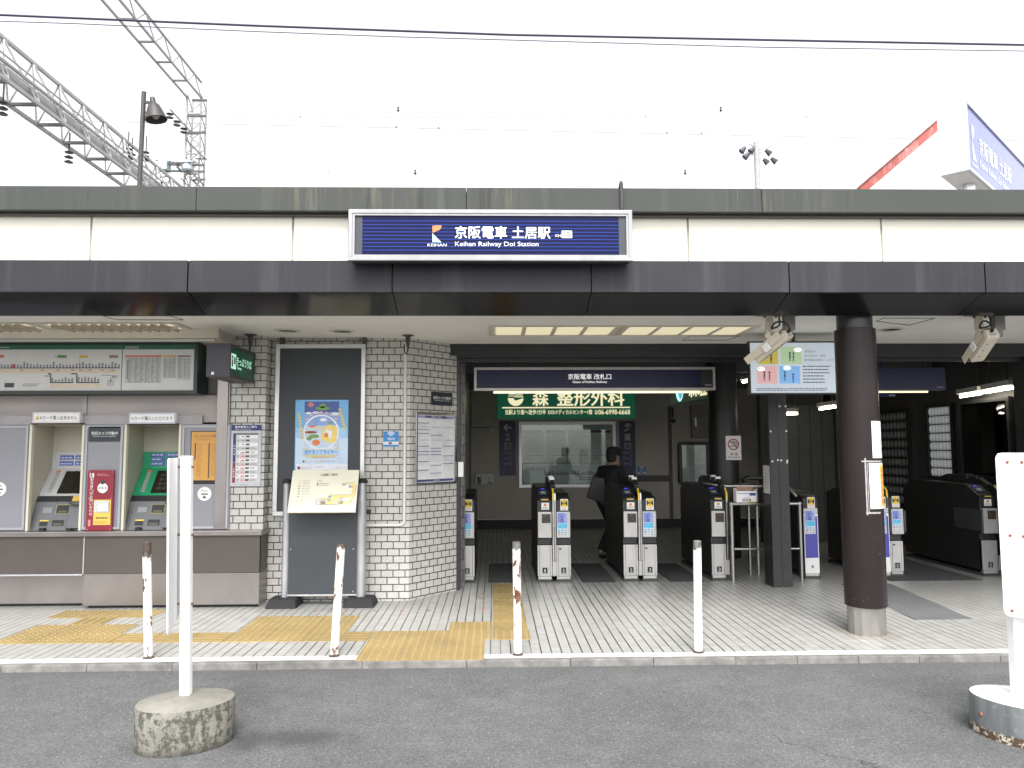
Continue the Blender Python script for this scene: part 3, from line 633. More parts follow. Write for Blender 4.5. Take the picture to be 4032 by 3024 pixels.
# columns
def round_column(x, y, r, z0, z1, m, base=None):
    b = MB(); b.lathe((x, y, 0), [(r, z0), (r, z1)], 40); c = part('round_column', b, m, smooth=True); return c
CX, CY, CR = 3.060, 6.395, .164
b = MB(); b.lathe((CX, CY, 0), [(CR-.006, .27), (CR, .275), (CR, 2.555), (CR-.01, 2.56)], 48); colm = part('round_column', b, M['column'], smooth=True)
b = MB(); b.lathe((CX, CY, 0), [(CR-.018, PZ), (CR-.018, .272)], 14); b.build('base_sleeve', C('sleeve_steel', (.36, .345, .325), rough=.32, metal=.8, var=.2, scale=6, stretch=(1, 1, .3)), colm)
b = MB(); b.lathe((CX, CY, 0), [(CR-.022, 2.555), (CR-.022, CZ)], 40); b.build('column_neck', M['black_metal'], colm, smooth=True)
p = atZ(2877, 2200, PZ); b = MB(); b.lathe((p.x, p.y+.2, 0), [(.205, PZ), (.205, 2.8)], 32); c2 = part('round_column', b, M['gate_black'], smooth=True); C2 = (p.x, p.y+.2)
b = MB(); b.lathe((X_at(3630, 11.55, 1700), 11.55, 0), [(.1, PZ), (.1, 2.8)], 28); part('round_column', b, M['gate_grey'], smooth=True)
SQ = PY(8.45); r = SQ.rect((3046, 1400), (3120, 2311)); sx0, sx1 = SQ.hit(3047, 2311)[0], SQ.hit(3121, 2311)[0]
b = MB(); b.box(sx0, 8.45, PZ, sx1, 8.72, 2.584); sqp = part('square_post', b, C('post_black', (.022, .022, .024), rough=.45, var=.25, scale=10), bevel=.004)
b = MB(); b.box((sx0+sx1)/2-.003, 8.446, PZ, (sx0+sx1)/2+.003, 8.4495, 2.58); b.build('post_seam', M['gate_black'], sqp)
b = MB()
for (px, py) in ((3069, 1600), (3094, 1600), (3034, 1699), (3099, 1698), (3041, 1817), (3063, 1812), (3076, 1813), (3101, 1814), (3099, 1821)):
    s, t = SQ.hit(px, py); s = min(max(s, sx0+.01), sx1-.012); b.prect(SQ, (s-.009, t-.008, s+.009, t+.01), .0025)
b.build('tape_scraps', M['paper'], sqp)
# dark door leaves and framed openings deep right in the hall
DW = PY(12.4)
b = MB()
for i in range(4):
    xa = DW.hit(3096+i*47, 1700)[0]; xb = DW.hit(3096+(i+1)*47, 1700)[0]; b.box(xa+.004, 12.4, PZ, xb-.004, 12.46, 2.25)
b.box(DW.hit(3290, 1700)[0], 12.38, PZ, DW.hit(3320, 1700)[0], 12.5, 2.8)
part('hall_shutter', b, C('shutter_dark', (.055, .058, .052), rough=.5, var=.15, scale=3))
b = MB(); b.box(DW.hit(2990, 1700)[0], 12.3, PZ, DW.hit(3022, 1700)[0], 12.5, 2.8); part('hall_post', b, M['black_metal'])
# ceiling details
def ceil_rect(pa, pb): a = atZ(*pa, CZ); c = atZ(*pb, CZ); return min(a.x, c.x), min(a.y, c.y), max(a.x, c.x), max(a.y, c.y)
def hatch(q):
    pts = [atZ(px, py, CZ) for px, py in q]; b = MB()
    for i, w in ((0, .012), (1, .012), (2, .012), (3, .012)):
        a, c = pts[i], pts[(i+1) % 4]; b.rod((a.x, a.y, CZ-.001), (c.x, c.y, CZ-.001), w if i % 2 else .005, 0, .006)
    part('ceiling_hatch', b, M['dark_metal'])
hatch([(3450, 1264), (3480, 1252), (3682, 1252), (3580, 1280)])
hatch([(2688, 1339), (2718, 1322), (2912, 1322), (2862, 1339)])
hatch([(455, 1258), (405, 1243), (670, 1243), (723, 1259)])
# ================================================================== SIGNS ON THE FRONT
def root_at(pl, r, d=0): return tuple(pl.pt((r[0]+r[2])/2, r[1], d))
# main station sign
z = ZM(1300, 750, .5877); SP = PY(5.66); r = SP.rect(z(126, 128), z(2027, 473))
t = thing('station_sign', 'wide navy station name sign in silver frame on the canopy front', 'sign', root_at(SP, r))
b = MB(); b.pbox(SP, (r[0]+.01, r[1]+.01, r[2]-.01, r[3]-.01), -.138, -.012); b.build('sign_case', M['dark_metal'], t)
b = MB(); b.frame(SP, r, .028, -.02, .012); b.build('frame', M['sign_silver'], t, bevel=.003)
b = MB(); b.frame(SP, (r[0]+.029, r[1]+.029, r[2]-.029, r[3]-.029), .016, -.02, .006); b.build('frame_lip', M['sign_silver'], t)
ri = (r[0]+.047, r[1]+.047, r[2]-.047, r[3]-.047)
b = MB(); b.prect(SP, ri, -.008); b.build('end_panel', M['board_slate'], t)
rb = SP.rect(z(216, 160), z(1937, 440)); b = MB(); b.prect(SP, (rb[0], ri[1], rb[2], ri[3]), -.005, 0)
for i in range(9):
    y = SP.hit(*z(1080, 205+i*24.3))[1]; b.prect(SP, (rb[0], y-.0036, rb[2], y+.0036), -.0035, 1)
b.build('sign_face', [M['navy'], M['navy_line']], t)
b = MB()
f1 = [(685, 236), (716, 233), (747, 234), (743, 252), (732, 263), (712, 272), (686, 284)]
b.poly(SP, [SP.hit(*z(*p)) for p in reversed(f1)], -.001, 1)
b.poly(SP, [SP.hit(*z(*p)) for p in ((685, 346), (745, 347), (685, 286))], -.001, 2)
b.text(SP, 'KEIHAN', SP.rect(z(653, 355), z(780, 374)), -.001, 0, .008)
b.text(SP, '京阪電車', SP.rect(z(837, 238), z(1184, 321)), -.001, 0, .022); b.text(SP, '土居駅', SP.rect(z(1219, 242), z(1475, 322)), -.001, 0, .022)
b.text(SP, 'Keihan Railway Doi Station', SP.rect(z(837, 342), z(1396, 382)), -.001, 0, .008)
b.text(SP, 'KH', SP.rect(z(1510, 293), z(1546, 312)), -.001, 0, .008)
b.prect(SP, SP.rect(z(1551, 269), z(1621, 318)), -.001, 0); b.text(SP, '10', SP.rect(z(1565, 277), z(1608, 311)), .0005, 3, .010)
b.build('lettering', [M['white'], M['orange'], M['pale_cyan'], M['navy']], t)
# small pipe on the parapet
p = atY(2449, 790, 5.77); b = MB(); b.tube([(p.x, 5.775, 3.40), (p.x, 5.775, 3.60), (p.x, 5.80, 3.625), (p.x, 5.85, 3.60)], .014, 8); tag(b.build('roof_pipe', M['dark_metal'], loc=(p.x, 5.775, 3.4), smooth=True), 'short dark pipe hooked over the parapet above the station sign', 'pipe')
# ------------------------------------------------------------------ roof-top corner sign
c0 = atY(3817, 680, 8.3); phi = math.radians(45); RS = Pl((c0.x, c0.y), (math.sin(phi+YAW), math.cos(phi+YAW)))
hb = RS.hit(3817, 668)[1]; ht = RS.hit(3807, 395)[1]; LEN = 3.0
t = thing('rooftop_sign', 'blue glossy station sign box set diagonally on the roof corner', 'sign', (c0.x, c0.y, 3.47))
TH = .30
b = MB(); b.pbox(RS, (0, hb, LEN, ht), -TH, -.03); b.build('sign_case', C('case_white', (.74, .74, .73), rough=.35, var=.05), t, bevel=.006)
b = MB(); b.frame(RS, (0, hb, LEN, ht), .04, -.029, .006); b.build('frame', M['aluminium'], t)
b = MB(); b.prect(RS, (.04, hb+.04, LEN-.04, ht-.04), -.012); b.build('sign_face', M['roof_sign_blue'], t)
hh = ht-hb; b = MB(); y0 = hb
b.poly(RS, [(.22, y0+hh*.74), (.22, y0+hh*.50), (.30, y0+hh*.56), (.35, y0+hh*.70)], -.009, 1)
b.poly(RS, [(.22, y0+hh*.48), (.22, y0+hh*.22), (.38, y0+hh*.22)], -.009, 0)
b.text(RS, 'KEIHAN', (.18, y0+hh*.12, .42, y0+hh*.18), -.009, 0, .02)
b.build('logo', [M['roof_sign_text'], M['pale_peach']], t); b = MB()
b.text(RS, '京阪電車 土居駅', (.52, y0+hh*.38, 2.05, y0+hh*.66), -.009, 0, .02); b.text(RS, 'Keihan Railway Doi Station', (.52, y0+hh*.18, 1.9, y0+hh*.31), -.009, 0, .02)
b.build('lettering', [M['roof_sign_text'], M['pale_peach']], t)
for s in (.55, 2.3):
    b = MB(); q = RS.pt(s, 0, -TH/2); b.box(q.x-.05, q.y-.05, 3.47, q.x+.05, q.y+.05, hb+.01)
    q2 = RS.pt(s, 0, -TH/2-.5); b.rod((q2.x, q2.y, 3.48), (q.x, q.y, hb+.02), .06); b.build('support_leg', M['aluminium'], t)
# ------------------------------------------------------------------ red steel brace behind the roof
a = atY(3395, 745, 9.6); c = atY(3720, 468, 9.6); d = (a-c).normalized(); a2 = a+d*((a.z-3.47)/-d.z if d.z else 0)
t = thing('steel_brace', 'diagonal red painted steel brace with worn edge rising behind the roof', 'brace', tuple(a2))
b = MB(); b.rod(a2, c, .05, 0, .115); b.build('web_plate', M['red_steel'], t)
b = MB(); q = Vector((0, -.03, 0)); n_ = (c-a2).normalized().cross(Vector((0, 1, 0))); b.rod(a2+n_*.062+q*.2, c+n_*.062+q*.2, .09, 0, .016); b.build('flange', C('flange_pale', (.42, .33, .34), rough=.5, var=.2, scale=8), t)
# ------------------------------------------------------------------ lamp post behind the roof
LY = 9.2; a = atY(546, 738, LY); top = atY(567, 362, LY)
t = thing('street_lamp', 'brown pole lamp with bell shade standing behind the station roof', 'street lamp', (a.x, LY, 3.47))
b = MB(); b.tube([(a.x-.005, LY, 3.47), (top.x, LY, top.z)], .028, 12); b.build('pole', M['lamp_brown'], t, smooth=True)
z1 = ZM(0, 0, .4521); ax = atY(612, 450, LY); bz = atY(*z1(1345, 1050), LY).z; tz = atY(*z1(1300, 910), LY).z; rr = .135
b = MB(); R3 = Matrix.Rotation(math.radians(-12), 4, 'Y')
def sh(prof, n=24): 
    m = MB(); m.lathe((0, 0, 0), prof, n); c_ = Vector((ax.x-.02, LY-.02, tz)); m.v = [c_+(R3 @ v) for v in m.v]; return m
sh([(.045, .0), (.065, -.02), (.085, -.07), (.115, -.16), (.128, -.205), (.122, -.205), (.108, -.16), (.078, -.07), (.03, -.02)]).build('lamp_shade', M['lamp_brown'], t, smooth=True)
sh([(.03, -.05), (.05, -.09), (.05, -.16), (.02, -.19)]).build('bulb', M['lamp_inside'], t, smooth=True)
sh([(.032, .0), (.032, .075), (.028, .08)]).build('ballast', M['lamp_brown'], t, smooth=True)
b = MB(); b.rod((top.x+.02, LY, tz+.03), (ax.x-.02, LY-.01, tz+.01), .03); b.rod((top.x+.02, LY, tz-.1), (ax.x-.06, LY-.01, tz-.11), .022); b.build('bracket', M['dark_metal'], t)
# ------------------------------------------------------------------ overhead-line gantries
def lattice(b, A, Bv, offs, r, n, mi=0, batten=None, mi2=1, zig=((0, 1),)):
    A, Bv = Vector(A), Vector(Bv)
    for o in offs: b.rod(A+Vector(o), Bv+Vector(o), r, mi)
    for i in range(n):
        p, q = A.lerp(Bv, i/n), A.lerp(Bv, (i+1)/n); mdl = A.lerp(Bv, (i+.5)/n)
        for (u, v) in zig:
            b.rod(p+Vector(offs[u]), mdl+Vector(offs[v]), r*.5, mi); b.rod(mdl+Vector(offs[v]), q+Vector(offs[u]), r*.5, mi)
        if batten: b.rod(p+Vector(offs[batten[0]]), p+Vector(offs[batten[1]]), r*.9, mi2)
def insulator(b, p, n=3, r=.07, dz=.075, mi=0, tilt=(0, 0)):
    p = Vector(p)
    for i in range(n): b.lathe(p+Vector((tilt[0]*i, tilt[1]*i, -i*dz)), [(.02, .03), (r*.5, .02), (r, 0), (r*.9, -.012), (.02, -.02)], 12, mi)
def gantry_at(px, py, X):
    d = ray(px, py); k = X/d.x; return Vector((X, d.y*k, d.z*k+CAM_H))
XA = -7.45; ta = gantry_at(0, 165, XA); tb = gantry_at(0, 389, XA)
zt_, zb_ = ta.z, tb.z
t = thing('overhead_gantry', 'heavier grey lattice gantry low on the left with a pipe along it', 'gantry', (XA, 24, 0), 'railway gantries spanning the tracks')
b = MB(); lattice(b, (XA, 8.6, zb_), (XA, 25, zb_), [(0, 0, 0), (.47, 0, 0), (.12, 0, zt_-zb_)], .052, 22, 0, (0, 1), 1, ((0, 2), (1, 2))); b.build('beam', [M['lattice'], M['lattice_dark']], t)
b = MB(); b.tube([(XA+.30, 8.6, zb_+.2), (XA+.30, 25, zb_+.2)], .075, 12); b.tube([(XA+.42, 8.6, zb_+.28), (XA+.42, 25, zb_+.28)], .03, 8); b.rod((XA+.2, 8.6, zb_+.38), (XA+.2, 25, zb_+.38), .03); b.rod((XA+.36, 8.6, zb_+.43), (XA+.36, 25, zb_+.43), .022); b.build('pipe', M['lattice'], t, smooth=True)
for y in (8.9, 24.6):
    b = MB(); lattice(b, (XA, y, 0), (XA, y, zt_), [(0, 0, 0), (.47, 0, 0), (0, .4, 0), (.47, .4, 0)], .06, 16, 0, None, 1, ((0, 1), (2, 3), (0, 2), (1, 3))); b.build('post', [M['lattice'], M['lattice_dark']], t)
for (px, py) in ((272, 600), (12, 405), (505, 586), (520, 608), (575, 600)):
    q = gantry_at(px, py, XA+.1); b = MB(); insulator(b, q, 3, .075, .085); b.rod(q+Vector((0, 0, .03)), q+Vector((0, 0, .35)), .02); b.build('insulator', M['porcelain_dark'], t, smooth=True)
XB = -8.41; gb = gantry_at(402, 0, XB); zg = gb.z
t = thing('overhead_gantry', 'taller slender lattice gantry ending in a lattice mast beside the lamp', 'gantry', (XB, 20.6, 0), 'railway gantries spanning the tracks')
b = MB(); lattice(b, (XB, 9, zg), (XB, 20.6, zg), [(0, 0, 0), (.38, 0, 0), (.38, 0, .42)], .045, 12, 0, (0, 1), 1, ((1, 2),)); b.build('beam', [M['lattice'], M['lattice_dark']], t)
b = MB(); lattice(b, (XB, 20.6, 0), (XB, 20.6, zg+.1), [(0, 0, 0), (.38, 0, 0), (0, .38, 0), (.38, .38, 0)], .045, 20, 0, (0, 1), 0, ((0, 1), (2, 3), (0, 2), (1, 3))); b.build('post', [M['lattice'], M['lattice_dark']], t)
b = MB(); lattice(b, (XB, 9, 0), (XB, 9, zg+.1), [(0, 0, 0), (.38, 0, 0)], .05, 16, 0, None, 0, ((0, 1),)); b.build('post', [M['lattice'], M['lattice_dark']], t)
G2 = PY(20.4)
b = MB()
for (xa, ya, xb, yb) in ((675, 436, 752, 520), (736, 553, 808, 627), (755, 680, 803, 730), (640, 650, 806, 652), (625, 675, 806, 678), (575, 655, 640, 720), (760, 398, 818, 398), (742, 459, 812, 459), (742, 525, 812, 525)):
    a, c = G2.hit(xa, ya), G2.hit(xb, yb); b.rod(G2.pt(*a, .05), G2.pt(*c, .05), .05)
R6 = random.Random(4)
for q in range(16):
    xa, ya = R6.uniform(560, 790), R6.uniform(610, 725); L6 = R6.uniform(30, 110)
    if q % 2: xb_, yb_ = xa+L6, ya+R6.uniform(-4, 4)
    else: xb_, yb_ = xa+L6*.5, ya+L6*.55
    a, c = G2.hit(xa, ya), G2.hit(min(xb_, 812), yb_); b.rod(G2.pt(*a, -.3+.03*q), G2.pt(*c, -.3+.03*q), .03)
b.build('cross_arm', M['lattice_dark'], t)
for (px, py) in ((672, 452), (700, 482), (727, 510)):
    q = G2.pt(*G2.hit(px, py), .05); b = MB(); insulator(b, q, 2, .1, .1); b.build('insulator', M['porcelain_dark'], t, smooth=True)
b = MB(); r1 = G2.rect((634, 640), (668, 676)); b.pbox(G2, r1, -.1, .2); b.build('junction_box', C('box_blue', (.42, .50, .55), rough=.5), t, bevel=.02)
b = MB(); q = G2.pt(*G2.hit(740, 658)); b.lathe(q, [(.12, -.12), (.16, -.08), (.16, .12), (.1, .17)], 16); b.build('transformer', C('box_blue', (.42, .50, .55)), t, smooth=True)
# far mast with floodlight-like insulators right of centre
FY = 22.0; FP = PY(FY); zz = ZM(2700, 500, .27)
q0 = FP.hit(2984, 745); q1 = FP.hit(2978, 560)
t = thing('far_mast', 'pale mast far beyond the roof bristling with dark drooping insulators', 'mast', (FP.pt(*q0).x, FY, 0))
b = MB(); b.tube([(FP.pt(*q0).x, FY, 0), (FP.pt(*q1).x, FY, q1[1])], .09, 10); b.build('pole', C('mast_pale', (.34, .34, .34), rough=.5), t, smooth=True)
b = MB(); a = FP.hit(2915, 575); c = FP.hit(3045, 600)
for (xa, ya, xb, yb) in ((2950, 565, 2985, 585), (2985, 590, 3050, 572), (2960, 610, 3010, 595), (2945, 620, 2985, 585)): b.rod(FP.pt(*FP.hit(xa, ya)), FP.pt(*FP.hit(xb, yb)), .04)
b.build('cross_arm', M['lattice'], t)
for (px, py, dx) in ((2922, 590, 12), (2958, 590, 14), (2936, 613, 14), (3030, 600, -16), (3052, 632, -16), (3020, 636, -14)):
    a, c = FP.hit(px+dx, py-10), FP.hit(px-dx*.3, py+8); b = MB(); b.tube([FP.pt(*a), FP.pt(*c)], [.05, .1], 8); b.build('insulator', M['porcelain_dark'], t, smooth=True)
# cables
def cable(pts, Y, r, m, label, name='power_cable', group=None):
    P2 = PY(Y); b = MB(); b.tube([P2.pt(*P2.hit(*p)) for p in pts], r, 6); q = P2.pt(*P2.hit(*pts[0])); o = b.build(name, m, loc=tuple(q), smooth=True); return tag(o, label, 'cable', group)
cable([(-1200, 5), (0, 59), (1000, 101), (2000, 137), (3000, 157), (4032, 177), (5200, 192)], 7.2, .0105, M['cable'], 'thick dark power cable crossing the whole sky, upper of the pair')
cable([(-1200, 45), (294, 93), (1000, 124), (1530, 144), (2300, 166), (3000, 186), (4032, 201), (5200, 210)], 7.2, .0042, M['cable'], 'thin cable strung just under the thick power cable')
for i, (y, Y, l) in enumerate([(461, 26, 'faint overhead wire across the sky level with the lamp shade'), (682, 26, 'faint overhead wire just above the parapet'), (518, 20, 'faint overhead wire dipping towards the far mast')]):
    pts = [(-1500, y), (6000, y+4)] if i < 2 else [(-1500, 440), (1700, 506), (3000, 535), (6000, 590)]
    o = cable(pts, Y, .0085, C('wire_pale', (.25, .25, .26), rough=.6), l, 'overhead_wire', 'overhead wires above the tracks')
    for px in ((1183, 1568, 2838, 2541, 3176) if i == 0 else (1295, 1635, 2698, 2433) if i == 1 else (1560, 1727, 2626, 2763)):
        P2 = PY(Y); yy = y if i < 2 else 440+(px+1500)*.0205; s, tt = P2.hit(px, yy-(30 if i == 0 and px in (1568, 2838) else 3))
        big = px in (1568, 2838, 1635, 2698)
        c_ = MB(); c_.lathe(P2.pt(s, tt), [(.015, .10), (.04, .07), (.018, .03), (.045, 0), (.045, -.05), (.015, -.09)], 8) if big else c_.ball(P2.pt(s, tt), .022)
        c_.build('wire_clamp', M['porcelain_dark'], o, smooth=True)
# ================================================================== TICKET SIDE
# long counter below the machines
ZC = .785
t = thing('ticket_counter', 'long brown and steel counter running under the ticket machines', 'counter', (-3.5, 7.62, PZ))
LX = -2.255
b = MB(); b.box(BX0+.11, 7.60, ZC-.045, LX, 8.15, ZC); b.build('ledge', M['steel_panel'], t, bevel=.004)
CP = PY(7.63); xj = CP.hit(331, 2200)[0]; zm = CP.hit(700, 2258)[1]; zb = CP.hit(700, 2382)[1]
xe = CP.hit(1022, 2200)[0]; x2 = CP.hit(-20, 2200)[0]
for xa, xb in ((BX0+.11, x2-.01), (x2, xj-.008), (xj+.004, xe)):
    b = MB(); b.box(xa, 7.63, zm+.004, xb, 7.66, ZC-.047); b.build('front_panel', M['brown_panel'], t)
b = MB(); b.box(xe-.004, 7.631, zm+.004, xe, 7.895, ZC-.047); b.build('end_panel', M['brown_panel'], t)
b = MB(); b.box(xj-.007, 7.622, zm, xj+.003, 7.66, ZC-.048); b.build('joint_strip', M['pale_trim'], t)
b = MB(); b.box(BX0+.11, 7.622, zm-.012, xj-.01, 7.66, zm+.003); b.build('joint_strip', M['pale_trim'], t)
b = MB(); b.box(xj+.002, 7.632, zb, xe, 7.89, zm); b.build('kick_panel', M['steel_panel'], t)
b = MB(); b.box(BX0+.11, 7.76, PZ+.03, xj, 7.80, zm-.013); b.build('kick_panel', M['steel_panel'], t)
b = MB(); b.box(xj+.03, 7.69, PZ, xe-.04, 7.88, zb+.02); b.box(BX0+.11, 7.80, PZ, xj+.03, 7.88, zm); b.build('plinth', M['skirting_black'], t)
# front panels of the machine bay and alcoves
YA = 7.72; AP = PY(YA); zA = ZM(0, 1700, .3617); zB = ZM(0, 1200, .3617)
ztop = AP.hit(*zB(600, 1240))[1]
def apr(a, c): return AP.rect(a, c)
t = thing('machine_bay_front', 'lavender grey panel front between the ticket machines', 'panel front', (-3.5, YA, ZC))
def xpx(v): return AP.hit(v*.3617, 1900)[0]
bays = [(xpx(-2400), xpx(-900)), (xpx(-900)+.0, xpx(302)), (xpx(900), xpx(1338)), (xpx(1958), xpx(2215)+.26)]
hz = AP.hit(*zB(600, 1305))[1]
for i, (xa, xb) in enumerate(bays):
    b = MB(); b.box(xa, YA, ZC+.002, xb, YA+.03, hz); b.build('bay_panel', M['lavender_panel'], t, bevel=.002)
    b = MB(); pl2 = PY(YA); 
    b.frame(pl2, (xa+.012, ZC+.012, xb-.012, hz-.012), .022, .0005, .012); b.build('panel_trim', M['pale_trim'], t)
b = MB(); b.box(xpx(-2400), YA+.002, hz+.001, xpx(2180), YA+.03, ztop+.03); b.build('header_strip', C('header_grey', (.34, .33, .335), rough=.5), t)
for px in (302, 900, 1338, 1958):
    b = MB(); x = xpx(px); s = 1 if px in (302, 1338) else -1
    b.box(min(x, x+s*.022), YA-.006, ZC+.002, max(x, x+s*.022), YA+.04, hz-.002); b.build('alcove_jamb', M['cream_board'], t)
# circular coin-return stickers on both outer panels
def circ(px, py, r):
    c = AP.hit(px, py); b = MB(); b.disc(AP, c, r, .0030, 0, 32); b.prect(AP, (c[0]-r*.5, c[1]-.008, c[0]+r*.5, c[1]+.004), .0042, 1)
    b.poly(AP, [(c[0]-r*.3, c[1]-r*.62), (c[0]+r*.3, c[1]-r*.62), (c[0], c[1]-r*.2)], .0042, 1); b.lines(AP, (c[0]-r*.55, c[1]+r*.3, c[0]+r*.55, c[1]+r*.62), 3, .0042, 2, words=4); return b
o = circ(*zA(-6, 625), .068).build('round_sticker', [M['white'], M['black'], M['ink_grey']], loc=AP.pt(*AP.hit(*zA(-6, 625)))); tag(o, 'round white sticker cut by the left photo edge beside the white ticket machine', 'sticker', 'round stickers on the panels')
o = circ(*ZM(500, 1780, .4944)(618, 333), .068).build('round_sticker', [M['white'], M['black'], M['ink_grey']], loc=AP.pt(*AP.hit(805, 1945))); tag(o, 'round white sticker with black triangle below the orange poster', 'sticker', 'round stickers on the panels')
# orange price poster
z3 = ZM(700, 1200, .3617); r = AP.rect(z3(145, 1375), (861, 1906)); r = (r[0], r[1]-.0, AP.hit(868, 1800)[0], r[3])
t = thing('orange_poster', 'orange fare table poster in black frame beside the steel end post', 'poster', root_at(AP, r))
b = MB(); b.prect(AP, r, .002); b.build('backing', M['black'], t)
zc = AP.hit(*ZM(700, 1700, .3617)(300, 528))[1]; ro = (r[0]+.008, zc, r[2]-.004, r[3]-.008); b = MB(); b.prect(AP, ro, .0035, 0)
b.text(AP, 'ひだりがわの方運賃表', (ro[0]+.03, ro[3]-.055, ro[2]-.012, ro[3]-.03), .0045, 1, .01)
b.lines(AP, (ro[0]+.04, ro[3]-.085, ro[2]-.03, ro[3]-.065), 2, .0045, 2, words=6)
for q in (.14, .62):
    x = ro[0]+(ro[2]-ro[0])*q; b.prect(AP, (x-.006, ro[1]+(.02 if q > .5 else .2), x+.006, ro[3]-.11), .0045, 1)
    b.lines(AP, (x+.018, ro[1]+.04, x+.07, ro[3]-.115), 18, .0045, 2, .4, .3, 2)
b.build('poster_sheet', [M['orange_poster'], M['ink'], C('ink_ochre', (.42, .21, .05), rough=.6)], t)
# security camera notice on middle panel
def cam_notice(pl, r, label, d=.012):
    o = thing('camera_notice', label, 'sign', root_at(pl, r), 'dark security camera notices')
    b = MB(); b.pbox(pl, r, .001, d); b.build('plate', C('notice_slate', (.022, .03, .038), rough=.4), o)
    w, h = r[2]-r[0], r[3]-r[1]; b = MB()
    b.text(pl, '防犯カメラ作動中', (r[0]+w*.09, r[1]+h*.44, r[2]-w*.08, r[1]+h*.67), d+.001, 0, .012); b.text(pl, 'Security camera in operation', (r[0]+w*.14, r[1]+h*.30, r[2]-w*.13, r[1]+h*.40), d+.001, 0, .01); b.build('lettering', M['white'], o); return o
cam_notice(AP, AP.rect(zB(978, 1328), zB(1313, 1488)), 'dark camera notice on the grey panel above the red intercom', .012)
# intercom panel
r = AP.rect(zA(973, 418), zA(1258, 1095)); sk = AP.hit(*zA(947, 1100))[0]
t = thing('intercom_panel', 'crimson staff enquiry panel with white disc and yellow label', 'intercom', root_at(AP, r))
b = MB(); r = (AP.hit(*zA(962, 700))[0], ZC+.002, AP.hit(*zA(1248, 700))[0], r[3]); b.pbox(AP, r, .012, .03); b.build('plate', M['crimson'], t, bevel=.003)
def ar(a, c): return AP.rect(zA(*a), zA(*c))
b = MB(); b.vtext(AP, '駅係員へのお問い合わせ', ar((985, 500), (1039, 912)), .0315, 0, .008); b.prect(AP, ar((997, 450), (1042, 495)), .0315, 0); b.lines(AP, ar((1075, 452), (1212, 480)), 2, .0315, 1, words=6)
c = AP.hit(*zA(1014, 468)); b.disc(AP, (c[0], c[1]+.008), .008, .0325, 2); b.prect(AP, (c[0]-.009, c[1]-.018, c[0]+.009, c[1]-.001), .0325, 2)
b.lines(AP, ar((978, 920), (1000, 1060)), 1, .0315, 1, .5, 0)
b.build('lettering', [M['white'], C('pink_ink', (.55, .25, .28)), M['crimson']], t)
c = AP.hit(*zA(1136, 610)); R_ = .042*1.19
b = MB(); b.disc(AP, c, R_, .034, 0, 36); b.disc(AP, c, R_*.2, .0352, 1)
for sg in (-1, 1): b.poly(AP, [(c[0]+sg*R_*.32, c[1]), (c[0]+sg*R_*.72, c[1]-R_*.28), (c[0]+sg*R_*.72, c[1]+R_*.28)][::sg], .0352, 1)
b.build('speaker_disc', [M['white'], M['ink_grey']], t)
b = MB(); c2_ = AP.hit(*zA(1137, 547)); b.disc(AP, c2_, .022, .0345, 0, 24); b.build('microphone', M['gate_grey'], t)
b = MB(); rr_ = ar((1043, 738), (1218, 1010)); b.pbox(AP, rr_, .031, .035, 0); b.lines(AP, (rr_[0]+.025, rr_[1]+.06, rr_[2]-.025, rr_[1]+.075), 1, .0362, 1, .9, 0, 6); b.lines(AP, (rr_[0]+.015, rr_[1]+.012, rr_[2]-.015, rr_[1]+.04), 3, .0362, 2, .4, .3, 6); b.build('yellow_label', [M['yellow_label'], M['ink'], C('ink_ochre', (.42, .21, .05))], t)
b = MB(); b.pbox(AP, ar((1052, 748), (1208, 875)), .0362, .044, 0); b.pbox(AP, ar((1098, 780), (1206, 864)), .0445, .05, 1); b.build('button', [C('button_grey', (.58, .60, .59), rough=.3), M['white']], t, bevel=.003)
b = MB()
for (px, py) in ((990, 436), (1240, 436), (985, 722), (1225, 722), (968, 1062), (1212, 1062)): q = AP.hit(*zA(px, py)); b.lathe(AP.pt(q[0], q[1], .031), [(.005, -.003), (.005, .003)], 8)
b.build('bolt', M['aluminium'], t)
